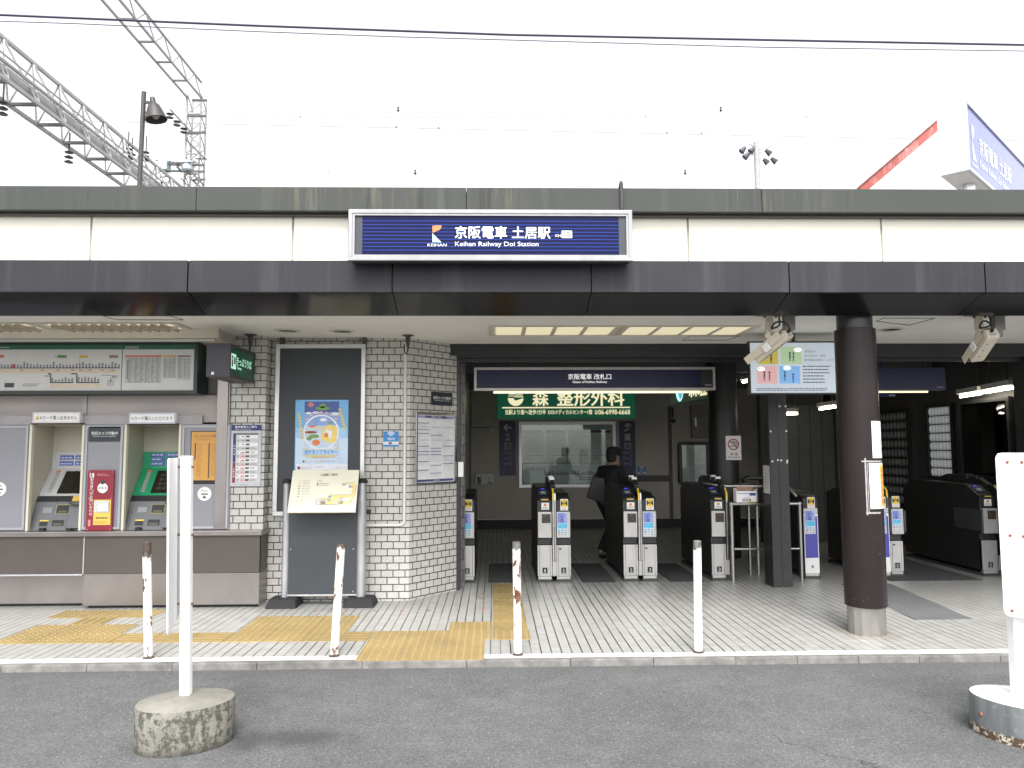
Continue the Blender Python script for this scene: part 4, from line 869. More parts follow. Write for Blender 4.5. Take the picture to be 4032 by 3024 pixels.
# ticket machines
def ticket_machine(xl, xr, face, label, dark_extra, mats_alc):
    t = thing('ticket_machine', label, 'ticket machine', ((xl+xr)/2, YA, ZC), 'ticket machines in the bay')
    V = Vector; y1 = YA+.42
    b = MB(); b.box(xl-.02, YA+.042, ZC+.002, xl, y1, hz-.002); b.box(xr, YA+.042, ZC+.002, xr+.02, y1, hz-.002); b.box(xl, y1-.02, ZC+.002, xr, y1, hz-.002); b.box(xl, YA+.042, hz-.004, xr, y1, hz+.01); b.build('alcove', mats_alc, t)
    zz = lambda py: AP.hit(300, 1700+py*.3617)[1]-.0
    prof = [(y1-.03, zz(262)+.035), (y1-.045, zz(445)+.03), (YA+.17, zz(722)+.012), (YA+.155, zz(745)+.008), (YA+.13, zz(778)+.006), (YA+.04, zz(1085))]
    # slanted body by strips: upper panel, screen panel, dark strip, lower body
    def strip(i, j, m, nm, dx=.0):
        (ya, za), (yb, zb2) = prof[i], prof[j]; b = MB()
        b.hexa([V((xl+.004, yb, zb2)), V((xr-.004, yb, zb2)), V((xr-.004, y1-.022, zb2)), V((xl+.004, y1-.022, zb2)), V((xl+.004, ya, za)), V((xr-.004, ya, za)), V((xr-.004, y1-.022, za)), V((xl+.004, y1-.022, za))]); return b.build(nm, m, t)
    def surf(i, j):
        (ya, za), (yb, zb2) = prof[i], prof[j]; return FlatPl((xl, yb, zb2), (1, 0, 0), (0, ya-yb, za-zb2)), math.hypot(ya-yb, za-zb2)
    w = xr-xl
    strip(0, 1, face, 'upper_panel'); strip(1, 2, face, 'screen_panel'); strip(2, 4, M['machine_dark'], 'indicator_strip'); strip(4, 5, M['machine_grey'], 'coin_panel')
    pl, h = surf(0, 1); b = MB()
    for i in range(3 if dark_extra else 2):
        for j in range(2):
            x0 = w*(.16+.30*j); y0 = h*(.70-.27*i if dark_extra else .55-.36*i); b.prect(pl, (x0, y0, x0+w*.27, y0+h*(.22 if dark_extra else .26)), .002, 0); b.lines(pl, (x0+w*.02, y0+h*.05, x0+w*.25, y0+h*.18), 1, .003, 1, .8, .2, 4)
    if not dark_extra: b.prect(pl, (w*.80, h*.48, w*.92, h*.74), .002, 2)
    b.build('fare_stickers', [C('sticker_blue', (.06, .09, .36)), C('sticker_pale', (.40, .46, .72)), M['black']], t)
    pl, h = surf(1, 2); b = MB(); b.pbox(pl, (w*.33, h*.08, w*.975, h*.90), .0, .004); b.build('screen', M['screen_dark'], t)
    if dark_extra:
        b = MB()
        for i in range(4):
            for j in range(5): b.prect(pl, (w*(.42+.1*j), h*(.2+.16*i), w*(.50+.1*j), h*(.31+.16*i)), .0055)
        b.build('screen_keys', C('screen_key', (.05, .045, .038), rough=.3), t)
    b = MB()
    for i in range(9): b.pbox(pl, (w*.14, h*(.12+.092*i), w*.215, h*(.185+.092*i)), .0, .005, 1 if i == 8 else 0)
    b.build('amount_button', [C('key_grey', (.36, .36, .35)), M['orange']], t)
    pl, h = surf(4, 5); b = MB()
    for (a, c_, d, e) in ((.44, .60, .66, .88), (.40, .17, .62, .37)): b.prect(pl, (w*a, h*c_, w*d, h*e), .003, 0); b.prect(pl, (w*(a+.03), h*(c_+.02), w*(d-.03), h*(c_+.09)), .004, 2)
    b.prect(pl, (w*.17, h*.17, w*.32, h*.33), .003, 0); b.prect(pl, (w*.17, h*.33, w*.33, h*.37), .004, 1); b.prect(pl, (w*.18, h*.62, w*.35, h*.80), .003, 3); b.prect(pl, (w*.02, h*.08, w*.08, h*.78), .003, 4)
    b.frame(pl, (w*.42, h*.58, w*.68, h*.90), .004, .0, .005, 5)
    b.build('coin_slots', [M['black'], M['yellow'], C('slot_brown', (.10, .085, .05)), C('slot_grey', (.26, .27, .285)), C('slot_dark', (.10, .105, .115)), C('slot_yellow', (.45, .40, .12))], t)
    b = MB(); b.pbox(pl, (w*.72, h*.06, w*.98, h*.92), .0, .045); b.build('receipt_box', M['machine_grey'], t, bevel=.008)
    b = MB(); c_ = pl.pt(w*.85, h*.95, .03); b.lathe((c_.x, c_.y, c_.z-.015), [(.085, 0), (.085, .02), (.07, .02), (.065, .005)], 24); b.build('coin_bowl', [C('bowl_dark', (.09, .09, .085)), M['yellow']], t, smooth=True)
    b = MB()
    for q in (.22, .72): b.box(xl+w*q, YA+.005, ZC+.001, xl+w*q+.05, YA+.05, ZC+.025)
    b.build('lower_latch', M['black'], t)
    b = MB(); pl, h = surf(2, 4); b.prect(pl, (w*.68, h*.05, w*.82, h*.95), .004); b.build('indicator_label', M['yellow_label'], t)
ticket_machine(xpx(310), xpx(898), M['machine_white'], 'ticket machine with white upper face and dark screen', False, M['beige'])
ticket_machine(xpx(1350), xpx(1950), M['machine_green'], 'ticket machine with bright green upper face', True, M['alcove_green'])
# paper header boards over the machines
def header(a, c, body, label, warn, line):
    Hp = PY(7.66); r = Hp.rect(a, c); o = thing('header_board', label, 'sign', root_at(Hp, r), 'white boards above the ticket machines')
    b = MB(); b.pbox(Hp, r, -.058, 0); b.build('board', M['white'], o)
    b = MB(); b.frame(Hp, (r[0]+.006, r[1]+.006, r[2]-.006, r[3]-.006), .004, .0006, .0016); b.build('border_line', line, o)
    w, h = r[2]-r[0], r[3]-r[1]; b = MB(); x0 = r[0]+w*(.16 if warn else .06)
    b.text(Hp, body, (x0, r[1]+h*.29, r[2]-w*.055, r[1]+h*.68), .0015, 0, .008)
    if warn:
        cx, cy = r[0]+w*.10, r[1]+h*.48; b.poly(Hp, [(cx-.022, cy-.019), (cx+.022, cy-.019), (cx, cy+.021)], .0015, 1); b.prect(Hp, (cx-.003, cy-.010, cx+.003, cy+.010), .0022, 0)
    b.build('lettering', [M['ink'], M['yellow_label']], o)
    b = MB(); b.pbox(Hp, (r[0]-.012, r[1]-.012, r[2]+.02, r[1]-.001), -.06, .002); b.build('support_rail', M['black'], o)
header(zB(357, 1170), zB(868, 1286), 'Kカード購入出来ません', 'white header board with yellow warning triangle above the white ticket machine', True, C('line_pink', (.5, .22, .2)))
header(zB(1407, 1178), zB(1905, 1292), 'Kカード購入いただけます', 'white header board with blue border above the green ticket machine', False, C('line_blue', (.12, .15, .45)))
# fare chart
FC = PY(7.50); r = FC.rect(zB(-900, 405), zB(2145, 963))
t = thing('fare_chart', 'long white route and fare chart with green header above the machines', 'fare chart', root_at(FC, r))
b = MB(); b.pbox(FC, r, -.29, -.02); b.frame(FC, r, .028, -.02, .01); b.build('frame', C('chart_frame', (.018, .03, .026), rough=.4), t)
ri = (r[0]+.028, r[1]+.028, r[2]-.028, r[3]-.028); b = MB(); b.prect(FC, ri, -.004, 0); rz = FC.rect(zB(-900, 488), zB(2100, 932)); xg = FC.hit(*zB(1325, 700))[0]
b.prect(FC, (rz[0], rz[1], xg-.004, rz[3]), -.002, 1); b.prect(FC, (xg+.004, rz[1], rz[2], rz[3]), -.002, 1); b.build('chart_board', [M['chart_green'], C('chart_white', (.56, .56, .555), rough=.5, var=.03)], t)
b = MB(); R1 = random.Random(3)
def fr(xa, ya, xb, yb): return FC.rect(zB(xa, ya), zB(xb, yb))
x = -880
while x < 1290:
    hgt = R1.choice((28, 34, 42, 50, 62, 38, 30)); b.prect(FC, fr(x, 683-hgt, x+17, 683), 0, 1); b.prect(FC, fr(x-4, 684, x+20, 693), 0, 0); x += 35.5
b.prect(FC, fr(-880, 686, 1298, 690), .001, 2); b.prect(FC, fr(136, 648, 168, 685), .001, 3)
x = -880
for w_ in (300, 220, 260, 180, 310, 140, 210, 110, 60, 150, 100, 260, 100, 70):
    if x+w_ > 1300: w_ = 1295-x
    if w_ < 10: break
    b.prect(FC, fr(x, 700, x+w_-5, 742), 0, 4); b.lines(FC, fr(x+w_/2-18, 706, x+w_/2+18, 718), 1, .001, 1, .9, 0); x += w_
for (xa, xb) in ((548, 800), (832, 1080)):
    b.prect(FC, fr(xa, 842, xb, 852), 0, 0); b.prect(FC, fr(xa, 752, xa+7, 852), 0, 0); b.prect(FC, fr(xa, 862, xb, 902), 0, 4)
    q = xa+14
    while q < xb-16: b.prect(FC, fr(q, 840-R1.choice((25, 35, 42, 52)), q+17, 840), 0, 1); q += 36
for (xa, ya, xb, yb, m_) in ((-40, 547, 40, 578, 5), (628, 548, 722, 578, 6), (590, 550, 626, 578, 8), (866, 550, 960, 578, 7), (1188, 550, 1285, 578, 9), (50, 852, 152, 900, 0), (522, 745, 552, 760, 0), (775, 745, 835, 757, 0), (-300, 547, -210, 578, 6), (-640, 547, -560, 578, 7)): b.prect(FC, fr(xa, ya, xb, yb), 0, m_)
b.prect(FC, fr(719, 578, 723, 640), 0, 8); b.prect(FC, fr(862, 578, 866, 640), 0, 8); b.lines(FC, fr(250, 855, 470, 892), 3, 0, 1, .5, .4, 12); b.lines(FC, fr(488, 768, 540, 785), 2, 0, 1, .6, 0)
b.lines(FC, fr(1105, 762, 1215, 772), 1, 0, 1, .8, 0, 8); b.prect(FC, fr(1165, 826, 1250, 831), 0, 0); b.prect(FC, fr(1203, 790, 1208, 850), 0, 0); b.lines(FC, fr(1220, 768, 1290, 805), 3, 0, 1, .6, .3, 3); b.lines(FC, fr(1165, 838, 1250, 885), 4, 0, 1, .4, .5, 2); b.poly(FC, [FC.hit(*zB(*p)) for p in ((1225, 782), (1243, 782), (1234, 766))], 0, 0)
b.prect(FC, fr(1363, 551, 1757, 568), 0, 5); b.prect(FC, fr(1776, 551, 1915, 568), 0, 7); b.prect(FC, fr(1934, 551, 2076, 568), 0, 9)
b.prect(FC, fr(1365, 572, 1757, 850), -.001, 8); b.prect(FC, fr(1778, 572, 1915, 800), -.001, 8); b.prect(FC, fr(1934, 572, 2072, 820), -.001, 8)
for xa, xb, n in ((1400, 1450, 26), (1465, 1510, 22), (1525, 1565, 18), (1582, 1640, 26), (1650, 1690, 12), (1704, 1748, 24)): b.lines(FC, fr(xa, 578, xb, 850), n, 0, 1, .5, .5, 2)
for xa, xb, n in ((1783, 1825, 20), (1840, 1868, 12), (1880, 1908, 12), (1940, 1985, 22), (2005, 2030, 12), (2045, 2065, 12)): b.lines(FC, fr(xa, 585, xb, 795), n, 0, 1, .5, .4, 2)
b.prect(FC, fr(1384, 600, 1391, 810), .001, 1); b.text(FC, '連絡運賃表', fr(1365, 450, 1510, 478), 0, 8, .02); b.lines(FC, fr(-40, 458, 105, 472), 1, 0, 8, .8, 0, 12)
b.build('chart_print', [C('chart_ink', (.045, .045, .06)), M['ink_grey'], M['navy_print'], C('chart_red', (.42, .05, .06)), C('chart_sand', (.58, .50, .38)), C('chart_vermilion', (.50, .13, .08)), C('chart_leaf', (.10, .22, .06)), C('chart_amber', (.56, .36, .06)), C('chart_pale', (.44, .45, .45)), C('chart_mauve', (.24, .15, .18))], t)
# louvred lamp above
xa0 = atZ(-1500, 1281, CZ).x
def louvre(x0, x1, label):
    y0, y1 = atZ(400, 1270, CZ).y, atZ(400, 1293, CZ).y; o = thing('louvre_lamp', label, 'ceiling lamp', ((x0+x1)/2, y0, CZ), 'louvred lamps in the ticket hall ceiling')
    b = MB(); b.box(x0, y0-.012, CZ-.016, x1, y0, CZ-.001); b.box(x0, y1, CZ-.016, x1, y1+.012, CZ-.001); b.box(x0-.06, y0-.012, CZ-.016, x0, y1+.012, CZ-.001); b.box(x1, y0-.012, CZ-.016, x1+.06, y1+.012, CZ-.001); b.build('frame', M['lamp_frame'], o)
    b = MB(); b.box(x0, y0, CZ-.006, x1, y1, CZ-.001); b.build('diffuser', M['lamp_dim'], o)
    b = MB(); k = int((x1-x0)/.085)
    for i in range(1, k): x = x0+(x1-x0)*i/k; b.hexa([Vector((x-.012, y0, CZ-.04)), Vector((x-.006, y0, CZ-.04)), Vector((x+.03, y1, CZ-.04)), Vector((x+.024, y1, CZ-.04)), Vector((x-.006, y0, CZ-.006)), Vector((x, y0, CZ-.006)), Vector((x+.036, y1, CZ-.006)), Vector((x+.03, y1, CZ-.006))])
    b.box(x0, (y0+y1)/2-.003, CZ-.04, x1, (y0+y1)/2+.003, CZ-.0065); b.build('louvre_blade', C('louvre_grey', (.36, .33, .28), rough=.4), o)
louvre(atZ(205, 1281, CZ).x, atZ(700, 1281, CZ).x, 'louvred lamp nearer the green ticket machine in the ticket hall ceiling'); louvre(atZ(205, 1281, CZ).x-1.45, atZ(140, 1281, CZ).x, 'louvred lamp cut off by the left photo edge')
# hanging ticket-office sign
Yk, Yk2 = 6.95, 7.66; xr_ = atY(904, 1420, Yk).x; xl_ = atY(812, 1420, Yk).x; zt = atY(860, 1352, Yk).z; zb = atY(860, 1484, Yk).z
t = thing('ticket_office_sign', 'green lit box sign with white ticket pictogram hanging near the tiled pier', 'sign', (xr_, Yk, zb))
b = MB(); b.box(xl_, Yk, zb, xr_-.004, Yk2, zt); b.build('sign_case', C('case_slate', (.040, .040, .050), rough=.45), t, bevel=.004)
TS = Pl((xr_, Yk), (0, 1)); hgt = zt-zb
b = MB(); b.frame(TS, (0, zb, Yk2-Yk, zt), .03, -.003, .004); b.build('frame', M['dark_metal'], t)
b = MB(); b.prect(TS, (.03, zb+.03, Yk2-Yk-.03, zt-.03), -.001); b.build('sign_face', M['ticket_green'], t)
b = MB(); b.prect(TS, (.04, zb+hgt*.27, .17, zb+hgt*.73), .001, 0); b.text(TS, 'きっぷうりば', (.19, zb+hgt*.42, .62, zb+hgt*.68), .001, 0, .02); b.text(TS, 'Tickets', (.20, zb+hgt*.30, .33, zb+hgt*.38), .001, 0, .02)
b.disc(TS, (.075, zb+hgt*.62), .018, .002, 1); b.prect(TS, (.058, zb+hgt*.34, .092, zb+hgt*.55), .002, 1); b.prect(TS, (.115, zb+hgt*.42, .155, zb+hgt*.64), .002, 1); b.build('lettering', [M['ticket_glow'], M['ink']], t)
b = MB(); b.box(atY(832, 1474, Yk).x, Yk-.003, zb+.02, atY(842, 1474, Yk).x, Yk+.001, zb+.045); b.build('label_tag', M['white'], t)
b = MB(); b.box(xl_+.06, Yk2-.08, zt-.02, xr_-.06, 7.739, zt-.06+.08); b.build('wall_mount', M['dark_metal'], t)
def ceiling_hook(px, py, label, extra):
    q = atZ(px, py, CZ); o = thing('ceiling_bracket', label, 'bracket', tuple(q), 'small dark brackets under the canopy ceiling')
    b = MB(); b.lathe(q, [(.06, -.008), (.06, 0)], 16); b.build('base_plate', M['dark_metal'], o)
    b = MB(); b.lathe(q, [(.014, -.12), (.022, -.07), (.024, -.02), (.04, -.008)], 12); b.build('stem', M['dark_metal'], o, smooth=True)
    b = MB(); pts = [q+Vector(e) for e in extra]; b.tube(pts, .007, 6); b.build('cable', M['black'], o, smooth=True)
ceiling_hook(*z3(793, 325), 'small dark ceiling bracket with thin cable above the green ticket sign', [(0, 0, -.10), (-.01, .02, -.16), (-.05, .04, -.26), (-.07, .05, -.32)])
ceiling_hook(*ZM(1350, 1250, .3618)(708, 192), 'small dark ceiling bracket at the top of the white wall conduit', [(0, 0, -.10), (.0, .0, -.15), (-.015, .02, -.19), (-.035, .03, -.17), (-.04, .04, -.09)])
def downlight(px, py, label):
    q = atZ(px, py, CZ); o = thing('downlight', label, 'downlight', tuple(q), 'round recessed downlights, unlit')
    b = MB(); b.lathe(q, [(.125, -.001), (.125, -.006), (.092, -.010), (.09, -.002)], 32); b.build('trim_ring', C('ring_pale', (.6, .59, .56)), o, smooth=True)
    b = MB(); b.lathe(q, [(.09, -.0045), (.02, -.0035)], 28); b.build('recess', M['screen_dark'], o)
downlight(*z3(1197, 278), 'round unlit downlight over the left edge of the slate notice board')
downlight(*z3(1790, 284), 'round unlit downlight over the right part of the slate notice board')
downlight(*ZM(3400, 1200, .4219)(255, 228), 'round unlit downlight in the ceiling right of the brown column')
# recessed strip lamps right
zl = ZM(1750, 1200, .3617)
def strip_lamp(x0, x1, label):
    y0, y1 = atZ(2200, 1283, CZ).y, atZ(2200, 1316, CZ).y; o = thing('strip_lamp', label, 'ceiling lamp', ((x0+x1)/2, y0, CZ), 'lit strip lamps in the canopy ceiling')
    b = MB(); b.box(x0, y0-.03, CZ-.012, x1, y0, CZ-.001); b.box(x0, y1, CZ-.012, x1, y1+.03, CZ-.001)
    for q in (x0, x1-.05): b.box(q, y0, CZ-.012, q+.05, y1, CZ-.001)
    b.build('frame', M['lamp_frame'], o)
    w = (x1-x0-.1)/4
    for i in range(4): g = MB(); g.box(x0+.05+i*w+.02, y0+.002, CZ-.006, x0+.05+(i+1)*w-.02, y1-.002, CZ-.002); g.build('diffuser', M['lamp_glow'], o)
    g = MB()
    for i in range(1, 4): g.box(x0+.05+i*w-.02, y0, CZ-.010, x0+.05+i*w+.02, y1, CZ-.0065)
    g.build('divider', M['lamp_frame'], o)
xa, xm_, xb = atZ(*zl(480, 275), CZ).x, atZ(*zl(1905, 270), CZ).x, atZ(2962, 1297, CZ).x
strip_lamp(xa, xm_-.004, 'lit four-pane strip lamp above the middle gates, left one'); strip_lamp(xm_+.004, xb, 'lit four-pane strip lamp partly behind the left camera')
# ================================================================== TILED WALL
z5 = ZM(700, 1700, .3617); zw = ZM(1350, 1250, .3618); zv = ZM(1350, 1850, .3618)
# last train guide on the pier
PP = PY(7.735); r = PP.rect(z3(583, 1307), z5(905, 594)); r = (r[0], r[1], PP.hit(*z3(917, 1340))[0], r[3])
t = thing('last_train_guide', 'tall last train timetable with navy header on the tiled pier', 'timetable', root_at(PP, r))
b = MB(); b.pbox(PP, r, .001, .012); b.build('backing', C('guide_grey', (.52, .53, .56), rough=.45), t, bevel=.004)
w, h = r[2]-r[0], r[3]-r[1]; gy = lambda q: r[1]+h*q
b = MB(); b.prect(PP, (r[0], gy(.905), r[2], r[3]), .0135, 0); b.text(PP, '最終電車のご案内', (r[0]+w*.14, gy(.945), r[0]+w*.84, gy(.985)), .015, 1, .015); b.text(PP, 'Guide of the Last Train', (r[0]+w*.14, gy(.918), r[0]+w*.66, gy(.936)), .015, 1, .01)
b.prect(PP, (r[0]+w*.09, gy(.055), r[0]+w*.90, gy(.86)), .0135, 2)
for i in range(12):
    y1 = gy(.835-i*.064); y0 = gy(.835-(i+1)*.064+.006); b.prect(PP, (r[0]+w*.20, y0, r[0]+w*.89, y1), .0145, 1 if i % 2 == 0 else 2)
    b.lines(PP, (r[0]+w*.22, y0+.006, r[0]+w*.29, y1-.006), 2, .0155, 4, .5, .2); b.prect(PP, (r[0]+w*.50, y0+.010, r[0]+w*.62, y1-.008), .0155, 3)
    b.lines(PP, (r[0]+w*.36, y0+.012, r[0]+w*.46, y1-.010), 1, .0155, 4, .6, 0)
    if i > 3: b.prect(PP, (r[0]+w*.32, y0+.003, r[0]+w*.48, y0+.016), .0158, 5)
    if i > 2: b.lines(PP, (r[0]+w*.66, y0+.008, r[0]+w*.88, y1-.008), 2, .0155, 4, .45, .4)
b.prect(PP, (r[0]+w*.09, gy(.835), r[0]+w*.90, gy(.86)), .0147, 3); b.prect(PP, (r[0]+w*.09, gy(.39), r[0]+w*.18, gy(.835)), .0147, 0); b.prect(PP, (r[0]+w*.09, gy(.06), r[0]+w*.18, gy(.385)), .0147, 6)
b.vtext(PP, '京都方面', (r[0]+w*.11, gy(.5), r[0]+w*.16, gy(.68)), .0157, 1, .02); b.vtext(PP, '大阪方面', (r[0]+w*.11, gy(.14), r[0]+w*.16, gy(.30)), .0157, 1, .02); b.text(PP, 'KEIHAN', (r[0]+w*.38, gy(.018), r[0]+w*.6, gy(.034)), .0137, 4)
b.build('print', [C('guide_navy', (.03, .032, .17)), M['paper'], M['paper_grey'], C('guide_ink', (.07, .07, .08)), M['ink_grey'], M['pink'], M['crimson']], t)
# slate notice board in silver frame
NBp = PY(7.84); r = NBp.rect(z3(1060, 430), z3(2035, 1400)); zb = NBp.hit(*z5(1040, 915))[1]; x0 = NBp.hit(*z5(1045, 300))[0]; r = (x0, zb, r[2], r[3])
t = thing('notice_board', 'tall slate notice board in silver frame on the tiled wall', 'notice board', root_at(NBp, r))
b = MB(); b.pbox(NBp, (r[0]+.01, r[1]+.01, r[2]-.01, r[3]-.01), -.055, -.004); b.build('board', M['board_slate'], t)
b = MB(); b.frame(NBp, r, .042, -.03, .012); b.build('frame', M['aluminium'], t, bevel=.005)
for px in (1130, 2028):
    b = MB(); q = NBp.hit(*z3(px, 400)); b.box(q[0]-.02, 7.845, r[3]-.05, q[0]+.02, 7.899, CZ-.0); b.build('hanger_strip', M['brown_panel'], t)
# leisure poster, a plain generic picture in the same colours
zp = ZM(1100, 1540, .2893); LP = PY(7.84); r = LP.rect(zp(222, 120), zp(928, 1080)); zb = LP.hit(*zp(560, 1200))[1]
t = thing('leisure_poster', 'sky blue leisure poster with yellow gondola picture on the slate board', 'poster', root_at(LP, (r[0], zb, r[2], r[3])))
def lp(xa, ya, xb, yb): return LP.rect(zp(xa, ya), zp(xb, yb))
def lh(x, y): return LP.hit(*zp(x, y))
b = MB(); b.pbox(LP, (r[0], zb, r[2], r[3]), -.0035, .0005, 0); b.prect(LP, lp(222, 500, 928, 640), .0012, 1); b.prect(LP, lp(222, 641, 928, 1000), .0013, 2); b.prect(LP, lp(222, 995, 928, 1100), .0016, 3)
b.build('sheet', [M['sky_blue'], C('poster_fade', (.34, .56, .80), rough=.4), M['pale_blue'], C('poster_white', (.72, .74, .80), rough=.4)], t)
b = MB(); b.prect(LP, lp(345, 142, 812, 290), .002, 0); b.prect(LP, lp(345, 290, 812, 470), .002, 1); b.prect(LP, lp(345, 470, 812, 760), .002, 2)
for (cx, cy, rx, ry, m_) in ((400, 300, 40, 16, 3), (760, 310, 60, 22, 3), (500, 290, 50, 14, 3), (590, 235, 100, 26, 4), (590, 200, 46, 30, 4), (430, 185, 40, 32, 5), (430, 560, 82, 18, 7), (470, 615, 72, 26, 4), (400, 650, 40, 22, 4), (600, 390, 50, 22, 3), (695, 430, 36, 12, 4), (455, 480, 52, 16, 5), (500, 700, 52, 40, 8)):
    c = lh(cx, cy); b.disc(LP, c, rx*.2893*7.84/FPX, .003, m_, 20, ry*.2893*7.84/FPX)
kx = .2893*7.84/FPX; c = lh(570, 560); b.ring(LP, c, 218*kx, 240*kx, .0038, 3, 40)
for (x, y) in ((377, 378), (437, 328), (506, 303), (573, 290), (642, 298), (708, 326), (770, 375)): q = lh(x, y); b.disc(LP, q, 17*kx, .0045, 9, 12, 20*kx); b.prect(LP, (q[0]-14*kx, q[1]-6*kx, q[0]+14*kx, q[1]+4*kx), .005, 3)
b.poly(LP, [lh(*p) for p in ((560, 650), (690, 705), (770, 690), (790, 520), (740, 460), (640, 462), (598, 520))], .005, 6); b.poly(LP, [lh(*p) for p in ((610, 605), (700, 640), (725, 545), (630, 515))], .0056, 3); b.bar(LP, lh(480, 485), lh(600, 520), .012, .0052, 6); b.poly(LP, [lh(*p) for p in ((610, 620), (660, 632), (668, 585), (640, 560), (614, 582))], .006, 8)
b.build('picture', [M['deep_blue'], M['mid_blue'], C('poster_haze', (.52, .60, .72), rough=.4), C('poster_cloud', (.74, .76, .82), rough=.4), M['leaf_green'], C('poster_red', (.60, .20, .14), rough=.4), M['gondola_yellow'], M['rust_brown'], M['orange'], C('cabin_pink', (.68, .22, .30), rough=.4)], t)
b = MB(); b.poly(LP, [lh(*p) for p in ((318, 760), (390, 790), (740, 790), (815, 745), (800, 870), (740, 905), (380, 905), (318, 870))], .0065, 0); b.prect(LP, lp(320, 800, 816, 862), .0072, 1); b.text(LP, 'ポケモンフライヤー', lp(345, 795, 790, 862), .0085, 2, .035); b.text(LP, '空飛ぶゴンドラ', lp(455, 880, 680, 912), .0075, 3, .02)
b.prect(LP, lp(318, 945, 343, 970), .003, 4); b.text(LP, '3.17 - 5.18', lp(352, 945, 575, 970), .003, 3, .02); b.lines(LP, lp(590, 945, 770, 965), 1, .003, 5, .5, 0, 8); b.ring(LP, lh(822, 938), 30*kx, 34*kx, .003, 5)
b.lines(LP, lp(300, 1030, 455, 1062), 3, .003, 5, .4, .3, 6); b.lines(LP, lp(490, 1020, 620, 1045), 2, .003, 5, .4, .3, 6); b.text(LP, 'ひらかたパーク', lp(760, 1022, 892, 1050), .003, 6, .02); b.disc(LP, lh(265, 1045), 22*kx, .003, 7)
for (xa, ya, xb, yb, n_) in ((262, 292, 318, 660, 8), (820, 230, 895, 530, 7)):
    for i in range(n_): q = lh(xa+(xb-xa)*(i+.5)/n_, ya+(yb-ya)*(i+.5)/n_); b.prect(LP, (q[0]-.014, q[1]-.012, q[0]+.014, q[1]+.012), .003, 8); b.prect(LP, (q[0]-.007, q[1]-.005, q[0]+.006, q[1]+.004), .0037, 3)
b.build('lettering', [M['sand'], C('banner_blue', (.42, .62, .85)), C('title_blue', (.12, .26, .62)), C('title_gold', (.62, .45, .08)), M['ink'], M['ink_light'], M['pink'], M['rust_brown'], C('side_gold', (.72, .58, .18))], t)
b = MB()
for p in ((243, 136), (922, 122), (232, 550), (910, 538)): q = lh(*p); b.lathe((q[0], 7.835, q[1]), [(.006, 0), (.006, .004)], 8)
b.build('pin', M['gate_grey'], t)
# information stand in front
t = thing('information_stand', 'freestanding slate panel on two metal posts with black rubber feet', 'stand', (-1.69, 7.68, PZ))
IY = 7.70; IP = PY(IY); zt_ = IP.hit(*z5(1190, 560))[1]
xl0, xl1 = IP.hit(*z5(1148, 700))[0], IP.hit(*z5(1225, 700))[0]; xr0, xr1 = IP.hit(*z5(1955, 700))[0], IP.hit(*z5(2055, 700))[0]
zb_ = .16
for (xa, xb) in ((xl0, xl1), (xr0, xr1)):
    b = MB(); b.lathe(((xa+xb)/2, IY, 0), [((xb-xa)/2, zb_-.03), ((xb-xa)/2, zt_)], 20); b.build('post', C('post_alu', (.42, .43, .45), rough=.42, metal=.7, var=.25, scale=10, stretch=(1, 1, .25)), t, smooth=True)
    b = MB(); b.lathe(((xa+xb)/2, IY, 0), [((xb-xa)*.62, zt_), ((xb-xa)*.62, zt_+.018), ((xb-xa)*.45, zt_+.04), (.01, zt_+.045)], 20); b.build('post_cap', M['rubber'], t, smooth=True)
    cx = (xa+xb)/2; b = MB(); V = Vector
    b.hexa([V((cx-.155, IY-.16, PZ)), V((cx+.155, IY-.16, PZ)), V((cx+.155, IY+.16, PZ)), V((cx-.155, IY+.16, PZ)), V((cx-.125, IY-.10, PZ+.085)), V((cx+.125, IY-.10, PZ+.085)), V((cx+.125, IY+.10, PZ+.085)), V((cx-.125, IY+.10, PZ+.085))]); b.build('rubber_foot', M['rubber'], t, bevel=.018)
b = MB(); b.box(xl1-.01, IY-.012, zb_, xr0+.01, IY+.012, zt_-.04); b.build('panel', M['board_slate'], t)
b = MB(); b.box(xl1-.01, IY-.02, zb_-.016, xr0+.01, IY+.02, zb_-.001); b.build('bottom_rail', M['aluminium'], t)
b = MB()
for p in (z5(1232, 1278), z5(1915, 1273), zv(118, 858), zv(112, 1322)): q = IP.hit(*p); b.lathe((q[0], IY-.012, q[1]), [(.006, -.006), (.006, .006)], 8)
b.build('bolt', M['aluminium'], t)
# tilted cream map board
V = Vector
TL, TR = atY(*z5(1278, 420), 7.62), atY(*z5(1943, 413), 7.62); BL, BR = atY(*z5(1213, 880), 7.44), atY(*z5(1897, 877), 7.44)
mx0, mx1 = (TL.x+BL.x)/2, (TR.x+BR.x)/2
zt2, zb2 = (TL.z+TR.z)/2, (BL.z+BR.z)/2
u = V((mx1-mx0, 0, 0)); vv = V((0, .18, zt2-zb2)); MP = FlatPl((mx0-.02, 7.44, zb2), u, vv); mw, mh = (mx1-mx0)+.05, vv.length
t = thing('map_board', 'tilted cream station map board fixed across the slate stand', 'map', (mx0+mw/2, 7.5, zb2))
b = MB(); b.pbox(MP, (0, 0, mw, mh), -.02, 0); b.build('board', M['cream_board'], t, bevel=.003)
b = MB(); b.box(mx0+mw*.25, 7.55, zb2+.10, mx0+mw*.75, 7.69, zb2+.14); b.build('mount', M['dark_metal'], t)
def mr(a, c, d_, e): return (mw*a, mh*(1-e), mw*d_, mh*(1-c))
b = MB(); b.text(MP, '土居駅ご案内', mr(.42, .085, .68, .145), .0015, 0, .015)
